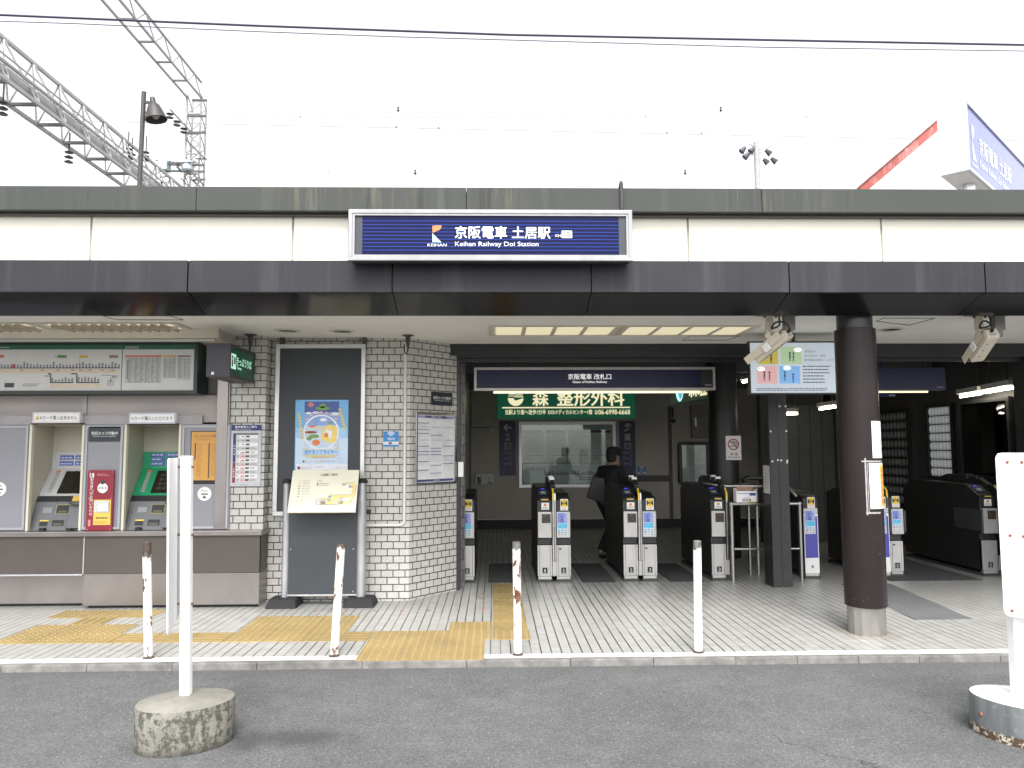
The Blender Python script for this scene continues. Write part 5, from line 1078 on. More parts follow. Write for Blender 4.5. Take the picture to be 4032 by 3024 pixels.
for i, s_ in enumerate(['誘導ブロック', '点字案内板', 'きっぷうりば', '男女お手洗い', '女子お手洗い', '多機能お手洗い', 'エレベーター']): y = .245+i*.062; b.text(MP, s_, (mw*.17, mh*(1-y-.028), mw*.29, mh*(1-y)), .0015, 1, .01, 'min', align='l'); b.prect(MP, mr(.115, y, .14, y+.028), .0015, 1 if i > 1 else 5)
for i in range(2): b.prect(MP, mr(.105, .72+i*.065, .14, .75+i*.065), .0015, 5 if i else 2); b.text(MP, '改札内' if i == 0 else '改札外', mr(.16, .72+i*.065, .215, .75+i*.065), .0015, 1)
b.text(MP, '改札階', mr(.385, .245, .455, .275), .0015, 1, .01)
for i in range(2): b.prect(MP, mr(.385, .31+i*.04, .405, .335+i*.04), .0015, 0); b.lines(MP, mr(.415, .313+i*.04, .56, .335+i*.04), 1, .0015, 1, .6, 0, 9)
b.build('map_legend', [M['ink'], M['ink_grey'], C('map_yellow', (.70, .55, .22)), M['ink'], M['ink'], C('map_grey', (.52, .51, .46))], t); b = MB()
W_ = lambda pts, m_, d=.0015: b.poly(MP, [(mw*x, mh*(1-y)) for x, y in pts], d, m_)
W_([(.86, .43), (.98, .43), (.98, .36), (.96, .32), (.90, .31), (.80, .31), (.80, .345), (.90, .345), (.93, .37), (.93, .43)], 2); W_([(.93, .43), (.98, .43), (.965, .60), (.90, .60)], 2); W_([(.60, .60), (.965, .60), (.96, .66), (.60, .66)], 2); W_([(.46, .66), (.80, .66), (.80, .82), (.46, .82)], 2); W_([(.82, .66), (.95, .70), (.92, .80), (.75, .82), (.75, .66)], 6)
for q, m_ in (((.76, .32, .82, .375), 3), ((.87, .37, .90, .43), 4), ((.58, .61, .62, .67), 4), ((.57, .69, .62, .75), 3), ((.40, .69, .55, .82), 5), ((.47, .73, .54, .82), 7), ((.67, .75, .72, .82), 5), ((.71, .68, .78, .75), 5), ((.79, .68, .88, .73), 8)):
    b.prect(MP, mr(*q), .0025, m_)
for (a, c) in (((.40, .69), (.40, .82)), ((.40, .82), (.74, .82)), ((.60, .595), (.92, .595)), ((.93, .595), (.955, .43)), ((.82, .31), (.96, .31)), ((.985, .36), (.97, .62)), ((.97, .62), (.90, .80)), ((.40, .69), (.56, .69)), ((.74, .75), (.74, .82))): b.bar(MP, (mw*a[0], mh*(1-a[1])), (mw*c[0], mh*(1-c[1])), .0028, .0035, 1)
b.ring(MP, (mw*.89, mh*.86), .022, .024, .0015, 5); b.build('map_plan', [M['ink'], M['ink_grey'], C('map_yellow', (.70, .55, .22)), C('map_slate', (.30, .34, .38)), C('map_blue', (.20, .28, .45)), C('map_grey', (.52, .51, .46)), C('map_green', (.52, .56, .32)), C('map_peach', (.62, .44, .34)), M['paper']], t)
# wi-fi sign
WP = PY(YW); r = WP.rect(zw(443, 1242), zw(606, 1404))
def wifi(pl, r, label, name='wifi_sign', dim=False):
    o = thing(name, label, 'sign', root_at(pl, r), 'blue wireless network signs'); w, h = r[2]-r[0], r[3]-r[1]
    b = MB(); b.pbox(pl, r, .001, .006); b.build('plate', M['wifi_blue'], o)
    b = MB(); b.prect(pl, (r[0], r[1]+h*.13, r[2], r[1]+h*.32), .0072, 0); c = (r[0]+w*.5, r[1]+h*.66)
    for q in (.14, .27, .40): b.ring(pl, c, w*(q-.035)*.75, w*(q+.035)*.75, .0072, 0, 14, 38, 142)
    b.text(pl, 'Wi-Fi', (r[0]+w*.27, r[1]+h*.42, r[2]-w*.25, r[1]+h*.59), .0072, 0, .03); b.prect(pl, (r[0]+w*.33, r[1]+h*.16, r[0]+w*.57, r[1]+h*.29), .0085, 1); b.lines(pl, (r[0]+w*.07, r[1]+h*.18, r[0]+w*.2, r[1]+h*.28), 1, .0085, 2, .6, 0); b.lines(pl, (r[0]+w*.64, r[1]+h*.18, r[0]+w*.92, r[1]+h*.28), 1, .0085, 2, .6, 0, 3); b.build('print', [M['white'], M['crimson'], M['ink_light']], o)
wifi(WP, r, 'blue wireless network sign on the white tiles beside the conduit')
# white conduit down the wall
xc = WP.hit(*zw(681, 600))[0]; zt_ = WP.hit(*zw(681, 330))[1]; zl_ = WP.hit(*zv(400, 600))[1]; xl_ = -1.335; y = YW-.016
pts = [(xc, y, CZ-.05), (xc, y, zl_+.045)]+[(xc-.045+.045*math.cos(a), y, zl_+.045-.045*math.sin(a)) for a in (math.radians(d) for d in (20, 45, 70))]+[(xc-.045, y, zl_), (xl_, y, zl_)]
b = MB(); b.tube(pts, .0155, 10); tag(b.build('wall_conduit', C('conduit', (.68, .67, .62), rough=.4, var=.05), loc=(xc, y, zl_), smooth=True), 'white plastic conduit running down the tiles and bending left', 'conduit')
# dark patch box on tiles
r = WP.rect(zv(258, 430), zv(307, 482)); b = MB(); b.pbox(WP, r, .0005, .012); tag(b.build('cover_plate', M['dark_metal'], loc=root_at(WP, r)), 'small dark square plate on the tiles beside the slate stand', 'plate')
# angled-wall notices
def awr(a, c): return aw.rect(a, c)
r = awr(zw(960, 805), zw(1187, 965)); cam_notice(aw, r, 'dark camera notice on the angled tiled wall above the white notice', .008)
r = awr(zw(783, 1025), zv(1218, 150))
t = thing('service_notice', 'white service notice in rounded silver frame on the angled tiled wall', 'notice', root_at(aw, r))
b = MB(); b.frame(aw, r, .028, .001, .022); b.build('frame', M['steel_bright'], t, bevel=.008)
b = MB(); b.pbox(aw, (r[0]+.02, r[1]+.02, r[2]-.02, r[3]-.02), .001, .010); b.build('sheet', C('notice_white', (.70, .70, .73), rough=.3), t)
s0, t0, s1, t1 = r[0]+.036, r[1]+.036, r[2]-.036, r[3]-.036; w, h = s1-s0, t1-t0; R2 = random.Random(5)
b = MB(); b.prect(aw, (s0, t1-h*.035, s1, t1), .0112, 1); b.prect(aw, (s0+w*.2, t1-h*.035, s1-w*.2, t1), .012, 0); b.text(aw, '営業のご案内', (s0+w*.36, t1-h*.03, s1-w*.36, t1-h*.006), .013, 2, .015); b.prect(aw, (s0, t0, s1, t0+h*.035), .0112, 0); b.text(aw, 'KEIHAN', (s0+w*.44, t0+h*.01, s0+w*.6, t0+h*.026), .0125, 2)
for c_, heads in enumerate(([.88, .78, .72, .53, .45, .40, .30, .17], [.96, .70, .50, .45, .40, .24, .12], [.96, .53, .38, .26])):
    x0 = s0+w*(.0+.345*c_); x1 = x0+w*.31; prev = .95
    for q in heads: b.prect(aw, (x0, t0+h*q, x1, t0+h*(q+.010)), .0112, 0)
    for q in heads+[.85, .65, .6, .35, .2]:
        if q > .07: b.lines(aw, (x0+.004, t0+h*(q-.05), x1-.004, t0+h*(q-.008)), 4, .0108, 3, .28, .5, 0, R2)
    for q in (.82, .62): b.prect(aw, (x0+w*.05, t0+h*q, x1, t0+h*(q+.016)), .0115, 3)
b.build('print', [C('notice_navy', (.06, .065, .2)), C('notice_violet', (.30, .31, .50)), M['white'], C('notice_pale', (.50, .50, .55))], t)
# white strip plate at the jamb
JP = PY(8.43); r = JP.rect(ZM(1750, 1750, .3617)(150, 190), ZM(1750, 1750, .3617)(208, 352)); b = MB(); b.box(r[0], 8.40, r[1], r[2], 8.433, r[3]); tag(b.build('switch_box', M['white'], loc=root_at(JP, r), bevel=.004), 'white narrow box at the left jamb of the gate opening', 'box')
# ================================================================== GATE HALL SIGNS
zg_ = ZM(1750, 1200, .3617)
HG = PY(8.72); r = HG.rect(zg_(323, 683), (2816, 1536)); r = (r[0], r[1], HG.hit(2816, 1490)[0], r[3])
t = thing('gate_sign', 'long navy gate sign in grey frame hanging inside the gate opening', 'sign', root_at(HG, r))
b = MB(); b.frame(HG, r, .028, -.10, .008); b.build('frame', C('sign_frame_grey', (.42, .40, .385), rough=.4, metal=.4), t)
b = MB(); b.pbox(HG, (r[0]+.02, r[1]+.02, r[2]-.02, r[3]-.02), -.09, -.002, 0)
for i in range(12): y = r[1]+.04+(r[3]-r[1]-.08)*i/11; b.prect(HG, (r[0]+.03, y-.0012, r[2]-.18, y+.0012), -.0005, 1)
b.prect(HG, (r[2]-.17, r[1]+.03, r[2]-.03, r[3]-.03), .0, 2); b.build('sign_face', [C('gate_navy', (.008, .009, .034), rough=.3, spec=.25), C('gate_line', (.03, .04, .16), rough=.4), M['black']], t)
b = MB(); b.text(HG, '京阪電車 改札口', HG.rect(zg_(1345, 752), zg_(1815, 812)), .001, 0, .012); b.text(HG, 'Gates of Keihan Railway', HG.rect(zg_(1396, 828), zg_(1770, 858)), .001, 0, .015); b.text(HG, 'KEIHAN', HG.rect((2776, 1513), (2802, 1519)), .001, 1, .02); b.build('lettering', [C('gate_text', (.75, .75, .75), rough=.4, emit=(.8, .8, .8), estr=.25), M['ink_light']], t)
b = MB(); b.tube([(r[0]+.22, 8.78, r[1]-.016), (r[2]-.16, 8.78, r[1]-.016)], .013, 10); b.build('lamp_tube', M['tube_glow'], t, smooth=True)
b = MB()
for s in (r[0]+.4, r[2]-.4): b.tube([(s, 8.77, r[3]), (s, 8.77, 2.80)], .014, 8)
b.build('hanger', M['dark_metal'], t, smooth=True)
z6 = ZM(3400, 1200, .4219)
r = HG.rect(z6(-20, 588), z6(770, 795)); xq = HG.hit(3290, 1500)[0]; r = (xq, r[1], r[2], r[3])
t = thing('gate_sign', 'dim navy hanging sign partly hidden behind the brown column', 'sign', root_at(HG, r))
b = MB(); b.pbox(HG, r, -.10, 0, 0)
for i in range(10): y = r[1]+.02+(r[3]-r[1]-.04)*i/9; b.prect(HG, (r[0]+.03, y-.0012, r[2]-.1, y+.0012), .0012, 1)
b.build('sign_face', [M['gate_navy'], M['gate_line']], t); b = MB(); b.text(HG, 'KEIHAN', (r[2]-.10, r[1]+.025, r[2]-.03, r[1]+.04), .0015); b.build('lettering', M['ink_light'], t)
b = MB(); b.tube([(r[0]+.1, 8.78, r[1]-.016), (r[2]-.18, 8.78, r[1]-.016)], .011, 10); b.build('lamp_tube', M['tube_glow'], t, smooth=True)
b = MB()
for s in (r[0]+.3, r[2]-.2): b.tube([(s, 8.77, r[3]), (s, 8.77, 2.80)], .014, 8)
b.build('hanger', M['dark_metal'], t, smooth=True)
# lower blue sign behind it
r = PY(9.4).rect(z6(60, 812), z6(300, 860)); b = MB(); b.pbox(PY(9.4), r, -.05, 0, 0); b.text(PY(9.4), 'KEIHAN', PY(9.4).rect(z6(240, 838), z6(295, 852)), .002, 1, .02)
s = (r[0]+r[2])/2; b.tube([(s, 9.42, r[3]), (s, 9.42, 2.8)], .012, 6)
tag(b.build('hanging_plate', [C('plate_blue', (.012, .014, .12)), M['white']], loc=root_at(PY(9.4), r)), 'small deep blue hanging plate right of the brown column', 'sign')
# monitor
MY = 7.55; MPn = PY(MY); a = MPn.rect((2946, 1344), (3318, 1552))
t = thing('wall_monitor', 'lit information monitor partly hidden behind the brown column', 'monitor', root_at(MPn, a))
b = MB(); b.pbox(MPn, a, -.06, -.004); b.frame(MPn, a, .014, -.01, .004); b.build('bezel', M['gate_black'], t)
ms = (a[0]+.014, a[1]+.014, a[2]-.014, a[3]-.014); b = MB(); b.prect(MPn, ms, -.002); b.build('screen', M['screen_glow'], t)
zm5 = ZM(2800, 1200, .4219); R_ = lambda xa, ya, xb, yb: MPn.rect(zm5(xa, ya), zm5(xb, yb))
b = MB(); b.prect(MPn, R_(435, 400, 628, 555), -.0005, 1); b.prect(MPn, R_(645, 392, 845, 555), -.0005, 2); b.prect(MPn, R_(425, 572, 622, 735), -.0005, 3); b.prect(MPn, R_(635, 572, 832, 735), -.0005, 4)
def person_icon(x, y, s, m_): b.disc(MPn, MPn.hit(*zm5(x, y)), s*.0010, .0008, 0, 10); b.prect(MPn, R_(x-s*.7, y+s*1.2, x+s*.7, y+s*4.0), .0008, m_); b.prect(MPn, R_(x-s*.6, y+s*4.0, x-s*.1, y+s*7), .0008, 0); b.prect(MPn, R_(x+s*.1, y+s*4.0, x+s*.6, y+s*7), .0008, 0)
for (x, y, m_) in ((735, 450, 0), (768, 455, 5), (497, 632, 0), (545, 632, 6), (688, 632, 0), (765, 650, 5), (560, 470, 0)): person_icon(x, y, 11, m_)
for (xa, ya, xb, yb) in ((770, 400, 848, 440), (430, 578, 505, 618), (672, 575, 748, 605)): b.disc(MPn, MPn.hit(*zm5((xa+xb)/2, (ya+yb)/2)), .04, .0008, 7, 18, .022)
b.text(MPn, 'お手伝い', R_(790, 408, 832, 422), .0015, 0); b.text(MPn, 'お席にどうぞ', R_(682, 583, 742, 597), .0015, 0); b.text(MPn, 'お困りですか', R_(437, 588, 498, 604), .0015, 0)
b.text(MPn, 'あなたの', R_(878, 424, 972, 446), -.0005, 0, .01); b.text(MPn, 'あたたかい一言が、', R_(874, 464, 1080, 488), -.0005, 0, .01); b.text(MPn, '駅や車内を明るくします', R_(872, 504, 1140, 528), -.0005, 0, .01)
b.lines(MPn, R_(855, 560, 1130, 738), 6, -.0005, 0, .34, .35, 14); b.lines(MPn, R_(425, 775, 1105, 805), 2, -.0005, 0, .45, .05, 30)
b.build('screen_picture', [M['scr_ink'], M['scr_yellow'], M['scr_green'], M['scr_pink'], M['scr_blue'], C('scr_navy', (.03, .05, .16), emit=(.10, .16, .42), estr=.2), C('scr_red', (.3, .05, .06), emit=(.5, .1, .12), estr=.2), C('scr_white', (.4, .4, .4), emit=(.82, .86, .90), estr=.4)], t)
b = MB(); xs_ = (a[0]+a[2])/2; b.tube([(xs_, MY+.03, a[3]), (xs_, MY+.03, CZ)], .02, 8); b.build('hanger', M['dark_metal'], t)
# ================================================================== BACK WALL
gp = ZM(1750, 1200, .3617)
r = BW.rect(gp(575, 880), gp(2078, 1232)); 
GS = PY(YBK-.08); r = GS.rect(gp(575, 850), gp(2078, 1232))
t = thing('clinic_sign', 'big green clinic advertisement with cream lettering on the back wall', 'sign', root_at(GS, r))
b = MB(); b.pbox(GS, r, -.079, 0); b.build('panel', M['green_sign'], t)
b = MB(); G_ = lambda xa, ya, xb, yb: GS.rect(gp(xa, ya), gp(xb, yb))
b.text(GS, '森', G_(960, 918, 1130, 1100), .004, 0, .03); b.text(GS, '整形外科', G_(1228, 918, 1955, 1100), .004, 0, .03); b.prect(GS, G_(628, 1114, 2020, 1124), .004, 0)
b.text(GS, '当駅より南へ徒歩1分半', G_(662, 1142, 1104, 1195), .004, 0, .015); b.text(GS, 'DOIメディカルセンター1階', G_(1130, 1142, 1608, 1193), .004, 0, .015); b.text(GS, '☎', G_(1630, 1146, 1672, 1192), .004, 0, .01); b.text(GS, '06-6998-6668', G_(1676, 1142, 2020, 1193), .004, 0, .015)
c = GS.hit(*gp(775, 1016)); rr = abs(GS.hit(*gp(860, 1016))[0]-c[0])
pts = [(c[0]+rr*math.cos(a), c[1]+rr*math.sin(a)) for a in [math.radians(q) for q in range(180, 361, 10)]]; b.poly(GS, pts+[(c[0]-rr*.05, c[1]-rr*.34), (c[0]-rr*.3, c[1])], .004, 0)
for i in range(4): y = c[1]+rr*(.1+.24*i); b.prect(GS, (c[0]-rr*.15+.1*rr*(i % 2), y, c[0]+rr*.98*math.sqrt(max(.05, 1-(.1+.24*i)**2)), y+rr*.12), .004, 0); b.prect(GS, (c[0]-rr*.98*math.sqrt(max(.05, 1-(.2+.24*i)**2)), y+rr*.13, c[0]-rr*.1, y+rr*.22), .004, 0)
b.build('lettering', M['sign_cream'], t)
# second sign box at an angle, right
q0 = atY(2637, 1590, 13.6); q1 = atY(2812, 1570, 11.6); AS = Pl((q0.x, q0.y), (q1.x-q0.x, q1.y-q0.y)); L_ = math.hypot(q1.x-q0.x, q1.y-q0.y)
tb_ = AS.hit(2700, 1582)[1]
t = thing('angled_clinic_sign', 'angled green clinic sign behind the end of the hanging gate sign', 'sign', (q0.x, q0.y, tb_))
b = MB(); b.pbox(AS, (0, tb_, L_*.93, 2.70), -.12, 0); b.build('panel', C('green_dim', (.012, .06, .045), rough=.35, emit=(.01, .12, .09), estr=.03), t)
b = MB(); b.text(AS, '森', (L_*.48, tb_+.06, L_*.70, tb_+.42), .004, 0, .03); b.text(AS, '整', (L_*.72, tb_+.06, L_*.90, tb_+.42), .004, 0, .03); b.disc(AS, (L_*.26, tb_+.26), .2, .004, 1, 24, .24); b.disc(AS, (L_*.28, tb_+.26), .12, .005, 2, 20, .2); b.build('lettering', [M['sign_cream'], C('glow_cyan', (.35, .7, .75), emit=(.45, .9, .95), estr=.45), C('glow_teal', (.1, .4, .45), emit=(.2, .6, .65), estr=.25)], t)
b = MB(); b.tube([AS.pt(.3, 2.70, -.06), AS.pt(.3, 2.80, -.06)], .02, 6); b.tube([AS.pt(L_*.8, 2.70, -.06), AS.pt(L_*.8, 2.80, -.06)], .02, 6); b.build('hanger', M['dark_metal'], t)
# platform signs
def platform_sign(xa, xb, num, left, dest, label):
    r = BW.rect((xa, 1657), (xb, 1872)); t = thing('platform_sign', label, 'sign', root_at(BW, r), 'tall navy platform signs on the back wall'); w, h = r[2]-r[0], r[3]-r[1]
    b = MB(); b.pbox(BW, r, .001, .02); b.build('panel', C('platform_navy', (.016, .019, .085), rough=.4), t)
    b = MB(); cx = r[0]+w*.5; y = r[1]+h*.875; d_ = .022
    if left: b.bar(BW, (cx-w*.22, y), (cx+w*.24, y), .035, d_); b.bar(BW, (cx-w*.22, y), (cx+w*.0, y+h*.06), .035, d_+.001); b.bar(BW, (cx-w*.22, y), (cx+w*.0, y-h*.06), .035, d_+.002)
    else: b.bar(BW, (cx+w*.04, y-h*.04), (cx+w*.04, y+h*.065), .035, d_); b.bar(BW, (cx+w*.04, y+h*.068), (cx-w*.16, y+h*.02), .035, d_+.001); b.bar(BW, (cx+w*.04, y+h*.068), (cx+w*.24, y+h*.02), .035, d_+.002); b.bar(BW, (cx+w*.04, y-h*.035), (cx-w*.22, y-h*.06), .035, d_+.003)
    b.text(BW, num, (cx-w*.13, r[1]+h*.64, cx+w*.13, r[1]+h*.76), d_, 0, .02)
    q = (cx-w*.2, r[1]+h*.475, cx+w*.22, r[1]+h*.60); b.prect(BW, q, d_, 1); b.frame(BW, (q[0]+w*.09, q[1]+h*.02, q[2]-w*.09, q[3]-h*.045), .016, d_+.001, d_+.002, 2); b.prect(BW, (q[0]+w*.12, q[1]+h*.05, q[2]-w*.12, q[1]+h*.062), d_+.003, 2); b.prect(BW, (cx-w*.05, q[3]-h*.035, cx+w*.07, q[3]-h*.012), d_+.003, 2)
    b.vtext(BW, dest[0], (cx-w*.26, r[1]+h*.17, cx-w*.08, r[1]+h*.46), d_, 1, .015); b.vtext(BW, dest[1], (cx-w*.04, r[1]+h*.17, cx+w*.12, r[1]+h*.46), d_, 1, .015); b.lines(BW, (cx+w*.17, r[1]+h*.16, cx+w*.25, r[1]+h*.46), 14, d_, 1, .4, .4); b.build('lettering', [C('platform_text', (.48, .48, .50), rough=.5), C('platform_dim', (.28, .28, .32), rough=.5), M['ink']], t)
platform_sign(1967, 2031, '2', True, ('中之島', '淀屋橋'), 'tall navy platform sign with arrow left and number 2')
platform_sign(2438, 2503, '1', False, ('守口市', '枚方市'), 'tall navy platform sign with curved up arrow and number 1')
# route information board
IB = PY(YBK-.07); r = IB.rect((2043, 1661), (2427, 1918))
t = thing('route_board', 'large glazed route and timetable board in silver frame on the back wall', 'notice board', root_at(IB, r))
b = MB(); b.frame(IB, r, .055, -.069, .012); b.build('frame', M['aluminium'], t)
b = MB(); b.pbox(IB, (r[0]+.05, r[1]+.05, r[2]-.05, r[3]-.05), -.068, -.03); b.build('board', M['board_glass'], t)
w, h = r[2]-r[0], r[3]-r[1]; R4 = random.Random(11)
b = MB()
for i in range(4):
    x0 = r[0]+w*(.04+.235*i); b.prect(IB, (x0, r[1]+h*.38, x0+w*.21, r[3]-h*.13), -.025, 0); b.prect(IB, (x0, r[3]-h*.17, x0+w*.21, r[3]-h*.13), -.023, 2 if i == 3 else 1); b.lines(IB, (x0+w*.02, r[1]+h*.5, x0+w*.2, r[3]-h*.19), 12, -.023, 1, .35, .3, 6, R4); b.prect(IB, (x0+w*.02, r[1]+h*.48, x0+w*.2, r[1]+h*.488), -.022, 3); b.lines(IB, (x0+w*.02, r[1]+h*.40, x0+w*.11, r[1]+h*.47), 3, -.023, 1, .4, .3, 3, R4)
b.prect(IB, (r[0]+w*.04, r[1]+h*.06, r[2]-w*.04, r[1]+h*.355), -.025, 0); b.prect(IB, (r[0]+w*.05, r[1]+h*.36, r[0]+w*.36, r[1]+h*.375), -.023, 3)
x = r[0]+w*.26
while x < r[2]-w*.06: b.prect(IB, (x, r[1]+h*.20, x+w*.008, r[1]+h*(.22+.04*R4.random())), -.023, 3); x += w*.016
b.prect(IB, (r[0]+w*.26, r[1]+h*.192, r[2]-w*.05, r[1]+h*.20), -.022, 3); b.lines(IB, (r[0]+w*.12, r[1]+h*.25, r[0]+w*.3, r[1]+h*.3), 3, -.023, 1, .5, .3, 4, R4); b.lines(IB, (r[0]+w*.62, r[1]+h*.10, r[2]-w*.08, r[1]+h*.16), 2, -.023, 3, .6, .1, 14, R4)
b.build('sheets', [M['board_sheet'], C('sheet_ink', (.20, .205, .205), rough=.3), C('sheet_maroon', (.14, .035, .05), rough=.3), C('sheet_dark', (.06, .062, .07), rough=.3)], t)
b = MB(); b.pbox(IB, (r[0]+.052, r[1]+.052, r[2]-.052, r[3]-.052), -.004, 0)
gm = bpy.data.materials.new('board_pane'); gm.use_nodes = True; gb_ = gm.node_tree.nodes['Principled BSDF']; gb_.inputs['Transmission Weight'].default_value = 1; gb_.inputs['Roughness'].default_value = .02; gb_.inputs['IOR'].default_value = 1.45; gb_.inputs['Base Color'].default_value = (.9, .95, .93, 1)
# thin pane: straight-through glass with a mirror-like sheen
def thin_glass(name, tint, refl):
    m = bpy.data.materials.new(name); m.use_nodes = True; N = m.node_tree.nodes; L = m.node_tree.links; N.clear()
    o = N.new('ShaderNodeOutputMaterial'); mx = N.new('ShaderNodeMixShader'); tr = N.new('ShaderNodeBsdfTransparent'); gl = N.new('ShaderNodeBsdfGlossy'); fr = N.new('ShaderNodeFresnel'); fr.inputs[0].default_value = 1.5
    tr.inputs[0].default_value = (*tint, 1); gl.inputs['Roughness'].default_value = .015; ma = N.new('ShaderNodeMath'); ma.operation = 'MULTIPLY_ADD'; ma.inputs[1].default_value = 1.0; ma.inputs[2].default_value = refl
    L.new(fr.outputs[0], ma.inputs[0]); L.new(ma.outputs[0], mx.inputs[0]); L.new(tr.outputs[0], mx.inputs[1]); L.new(gl.outputs[0], mx.inputs[2]); L.new(mx.outputs[0], o.inputs[0]); return m
M['pane'] = thin_glass('thin_glass', (.92, .96, .94), .015); bpy.data.materials.remove(gm)
b.build('glass_pane', M['pane'], t)
s0_, t0_, s1_, t1_ = RW.rect((3790, 1580), (3992, 1895)); b = MB(); b.pbox(RW, (s0_, t0_+.05, s1_+.05, t1_-.05), .055, .060); b.build('window_pane', M['pane'], side_win)
# small items on the back wall
r = BW.rect(ZM(2380, 1330, .3617)(360, 1403), ZM(2380, 1330, .3617)(454, 1490)); wifi(BW, r, 'dim blue wireless network sign beside the number 1 platform sign')
zq = ZM(2380, 1330, .3617)
EP = PY(YBK-.12); r = EP.rect(zq(948, 738), zq(1196, 1096)); t = thing('electrical_cabinet', 'tall beige electrical cabinet on the back wall left of the dark round column', 'cabinet', root_at(EP, r))
b = MB(); b.pbox(EP, r, -.119, 0); b.build('body', C('cabinet_beige', (.27, .25, .215), rough=.5), t, bevel=.006); b = MB(); b.pbox(EP, (r[0]+.06, r[1]+.06, r[2]-.06, r[3]-.06), .001, .012); b.build('door', M['cabinet_beige'], t, bevel=.004); b = MB(); q = EP.hit(*zq(988, 915)); b.box(q[0]-.02, YBK-.15, q[1]-.08, q[0]+.02, YBK-.133, q[1]+.08); b.build('handle', M['aluminium'], t)
PS = PY(YBK-.05); r = PS.rect(zq(808, 1135), zq(1150, 1598)); t = thing('poster_case', 'black framed glazed poster case with rounded corners on the back wall', 'poster case', root_at(PS, r))
b = MB(); b.frame(PS, r, .06, -.049, .012); b.build('frame', M['black_metal'], t, bevel=.02); b = MB(); b.pbox(PS, (r[0]+.05, r[1]+.05, r[2]-.05, r[3]-.05), -.048, -.02, 0); w, h = r[2]-r[0], r[3]-r[1]; b.lines(PS, (r[0]+w*.34, r[1]+h*.15, r[2]-w*.15, r[3]-h*.16), 16, -.018, 1, .3, .3, 5, R4); b.build('sheet', [M['board_sheet'], M['sheet_ink']], t); b = MB(); b.pbox(PS, (r[0]+.055, r[1]+.055, r[2]-.055, r[3]-.055), -.006, -.002); b.build('glass_pane', M['pane'], t)
r = BW.rect(zq(722, 872), zq(762, 940)); b = MB(); b.pbox(BW, r, .001, .05, 0); c = ((r[0]+r[2])/2, (r[1]+r[3])/2); b.disc(BW, c, .05, .052, 1, 14); s, tt = BW.hit(*zq(733, 760)); b.tube([(c[0], YBK-.02, r[3]), (c[0], YBK-.02, tt)], .015, 6, 1); tag(b.build('call_button', [M['paper_grey'], M['black']], loc=root_at(BW, r)), 'small pale call button with dark centre on the back wall left of the beige cabinet', 'button')
r = PY(YBK-.1).rect(ZM(1750, 1750, .3617)(335, 315), ZM(1750, 1750, .3617)(545, 440)); PB = PY(YBK-.1); t = thing('fee_box', 'pale metal box on the back wall below the number 2 platform sign', 'box', root_at(PB, r)); b = MB(); b.pbox(PB, r, -.099, 0); b.build('body', C('fee_grey', (.24, .24, .235), rough=.35, metal=.5), t, bevel=.008); w, h = r[2]-r[0], r[3]-r[1]; b = MB(); b.prect(PB, (r[0]+w*.33, r[1]+h*.15, r[2]-w*.05, r[3]-h*.1), .002, 0); b.prect(PB, (r[0]+w*.1, r[1]+h*.1, r[0]+w*.3, r[3]-h*.3), .002, 1); b.prect(PB, (r[0]+w*.66, r[1]+h*.12, r[2]-w*.08, r[1]+h*.24), .003, 1); b.prect(PB, (r[0]+w*.68, r[1]+h*.45, r[0]+w*.70, r[1]+h*.7), .003, 1); b.build('plate', [M['paper_grey'], M['gate_grey']], t)
r = BW.rect(zg_(497, 1340), zg_(535, 1390)); b = MB(); b.pbox(BW, r, .001, .05, 0); b.pbox(BW, (r[0]+.03, r[1]+.06, r[2]-.03, r[3]-.06), .051, .06, 1); s, tt = BW.hit(*zg_(290, 1335)); b.tube([(r[0], YBK-.02, tt), (s, YBK-.02, tt), (s, YBK-.02, 2.4)], .012, 6, 0); tag(b.build('wall_switch', [M['fee_grey'], M['black']], loc=root_at(BW, r)), 'small grey wall switch with conduit left of the number 2 platform sign', 'switch')
b = MB(); x = BW.hit(1832, 1700)[0]; b.tube([(x+.04, YBK-.10, PZ+.17), (x+.04, YBK-.10, 2.8)], .07, 12); tag(b.build('drain_pipe', M['gate_grey'], loc=(x, YBK-.1, PZ), smooth=True), 'dark vertical pipe in the far left corner of the gate hall', 'pipe')
# hall tube lamps
def hall_lamp(A, B_, label):
    A, B_ = Vector(A), Vector(B_); t = thing('tube_lamp', label, 'ceiling lamp', tuple((A+B_)/2), 'lit tube lamps inside the gate hall'); b = MB(); b.tube([A, B_], .016, 10); b.build('tube', M['tube_white'], t, smooth=True)
    b = MB(); up = Vector((0, 0, .06)); b.rod(A+up, B_+up, .12, 0, .06); b.build('housing', C('housing_pale', (.55, .54, .5)), t)
    b = MB()
    for q in (.2, .8): p = A.lerp(B_, q)+up; b.tube([p, (p.x, p.y, 2.80)], .01, 6)
    b.build('hanger', M['dark_metal'], t)
def onX(px, py, X): d = ray(px, py); k = X/d.x; return Vector((X, d.y*k, d.z*k+CAM_H))
hall_lamp(onX(3782, 1562, 6.15), onX(3866, 1548, 6.15), 'lit tube lamp above the glass block wall, farther of two'); hall_lamp(onX(3880, 1545, 6.15), onX(3990, 1526, 6.15), 'lit tube lamp above the side window, nearer of two')
q = atY(3228, 1611, 11.6); q2 = atY(3290, 1602, 11.3); hall_lamp(q, q2, 'lit tube lamp glimpsed just left of the brown column'); q = atY(3098, 1630, 12.0); hall_lamp(q, q+Vector((.13, -.1, .0)), 'short lit lamp glimpsed beside the square black post'); q = atY(2925, 1504, 11.8); hall_lamp(q, q+Vector((.06, -.25, .0)), 'tiny lit lamp left of the information monitor')
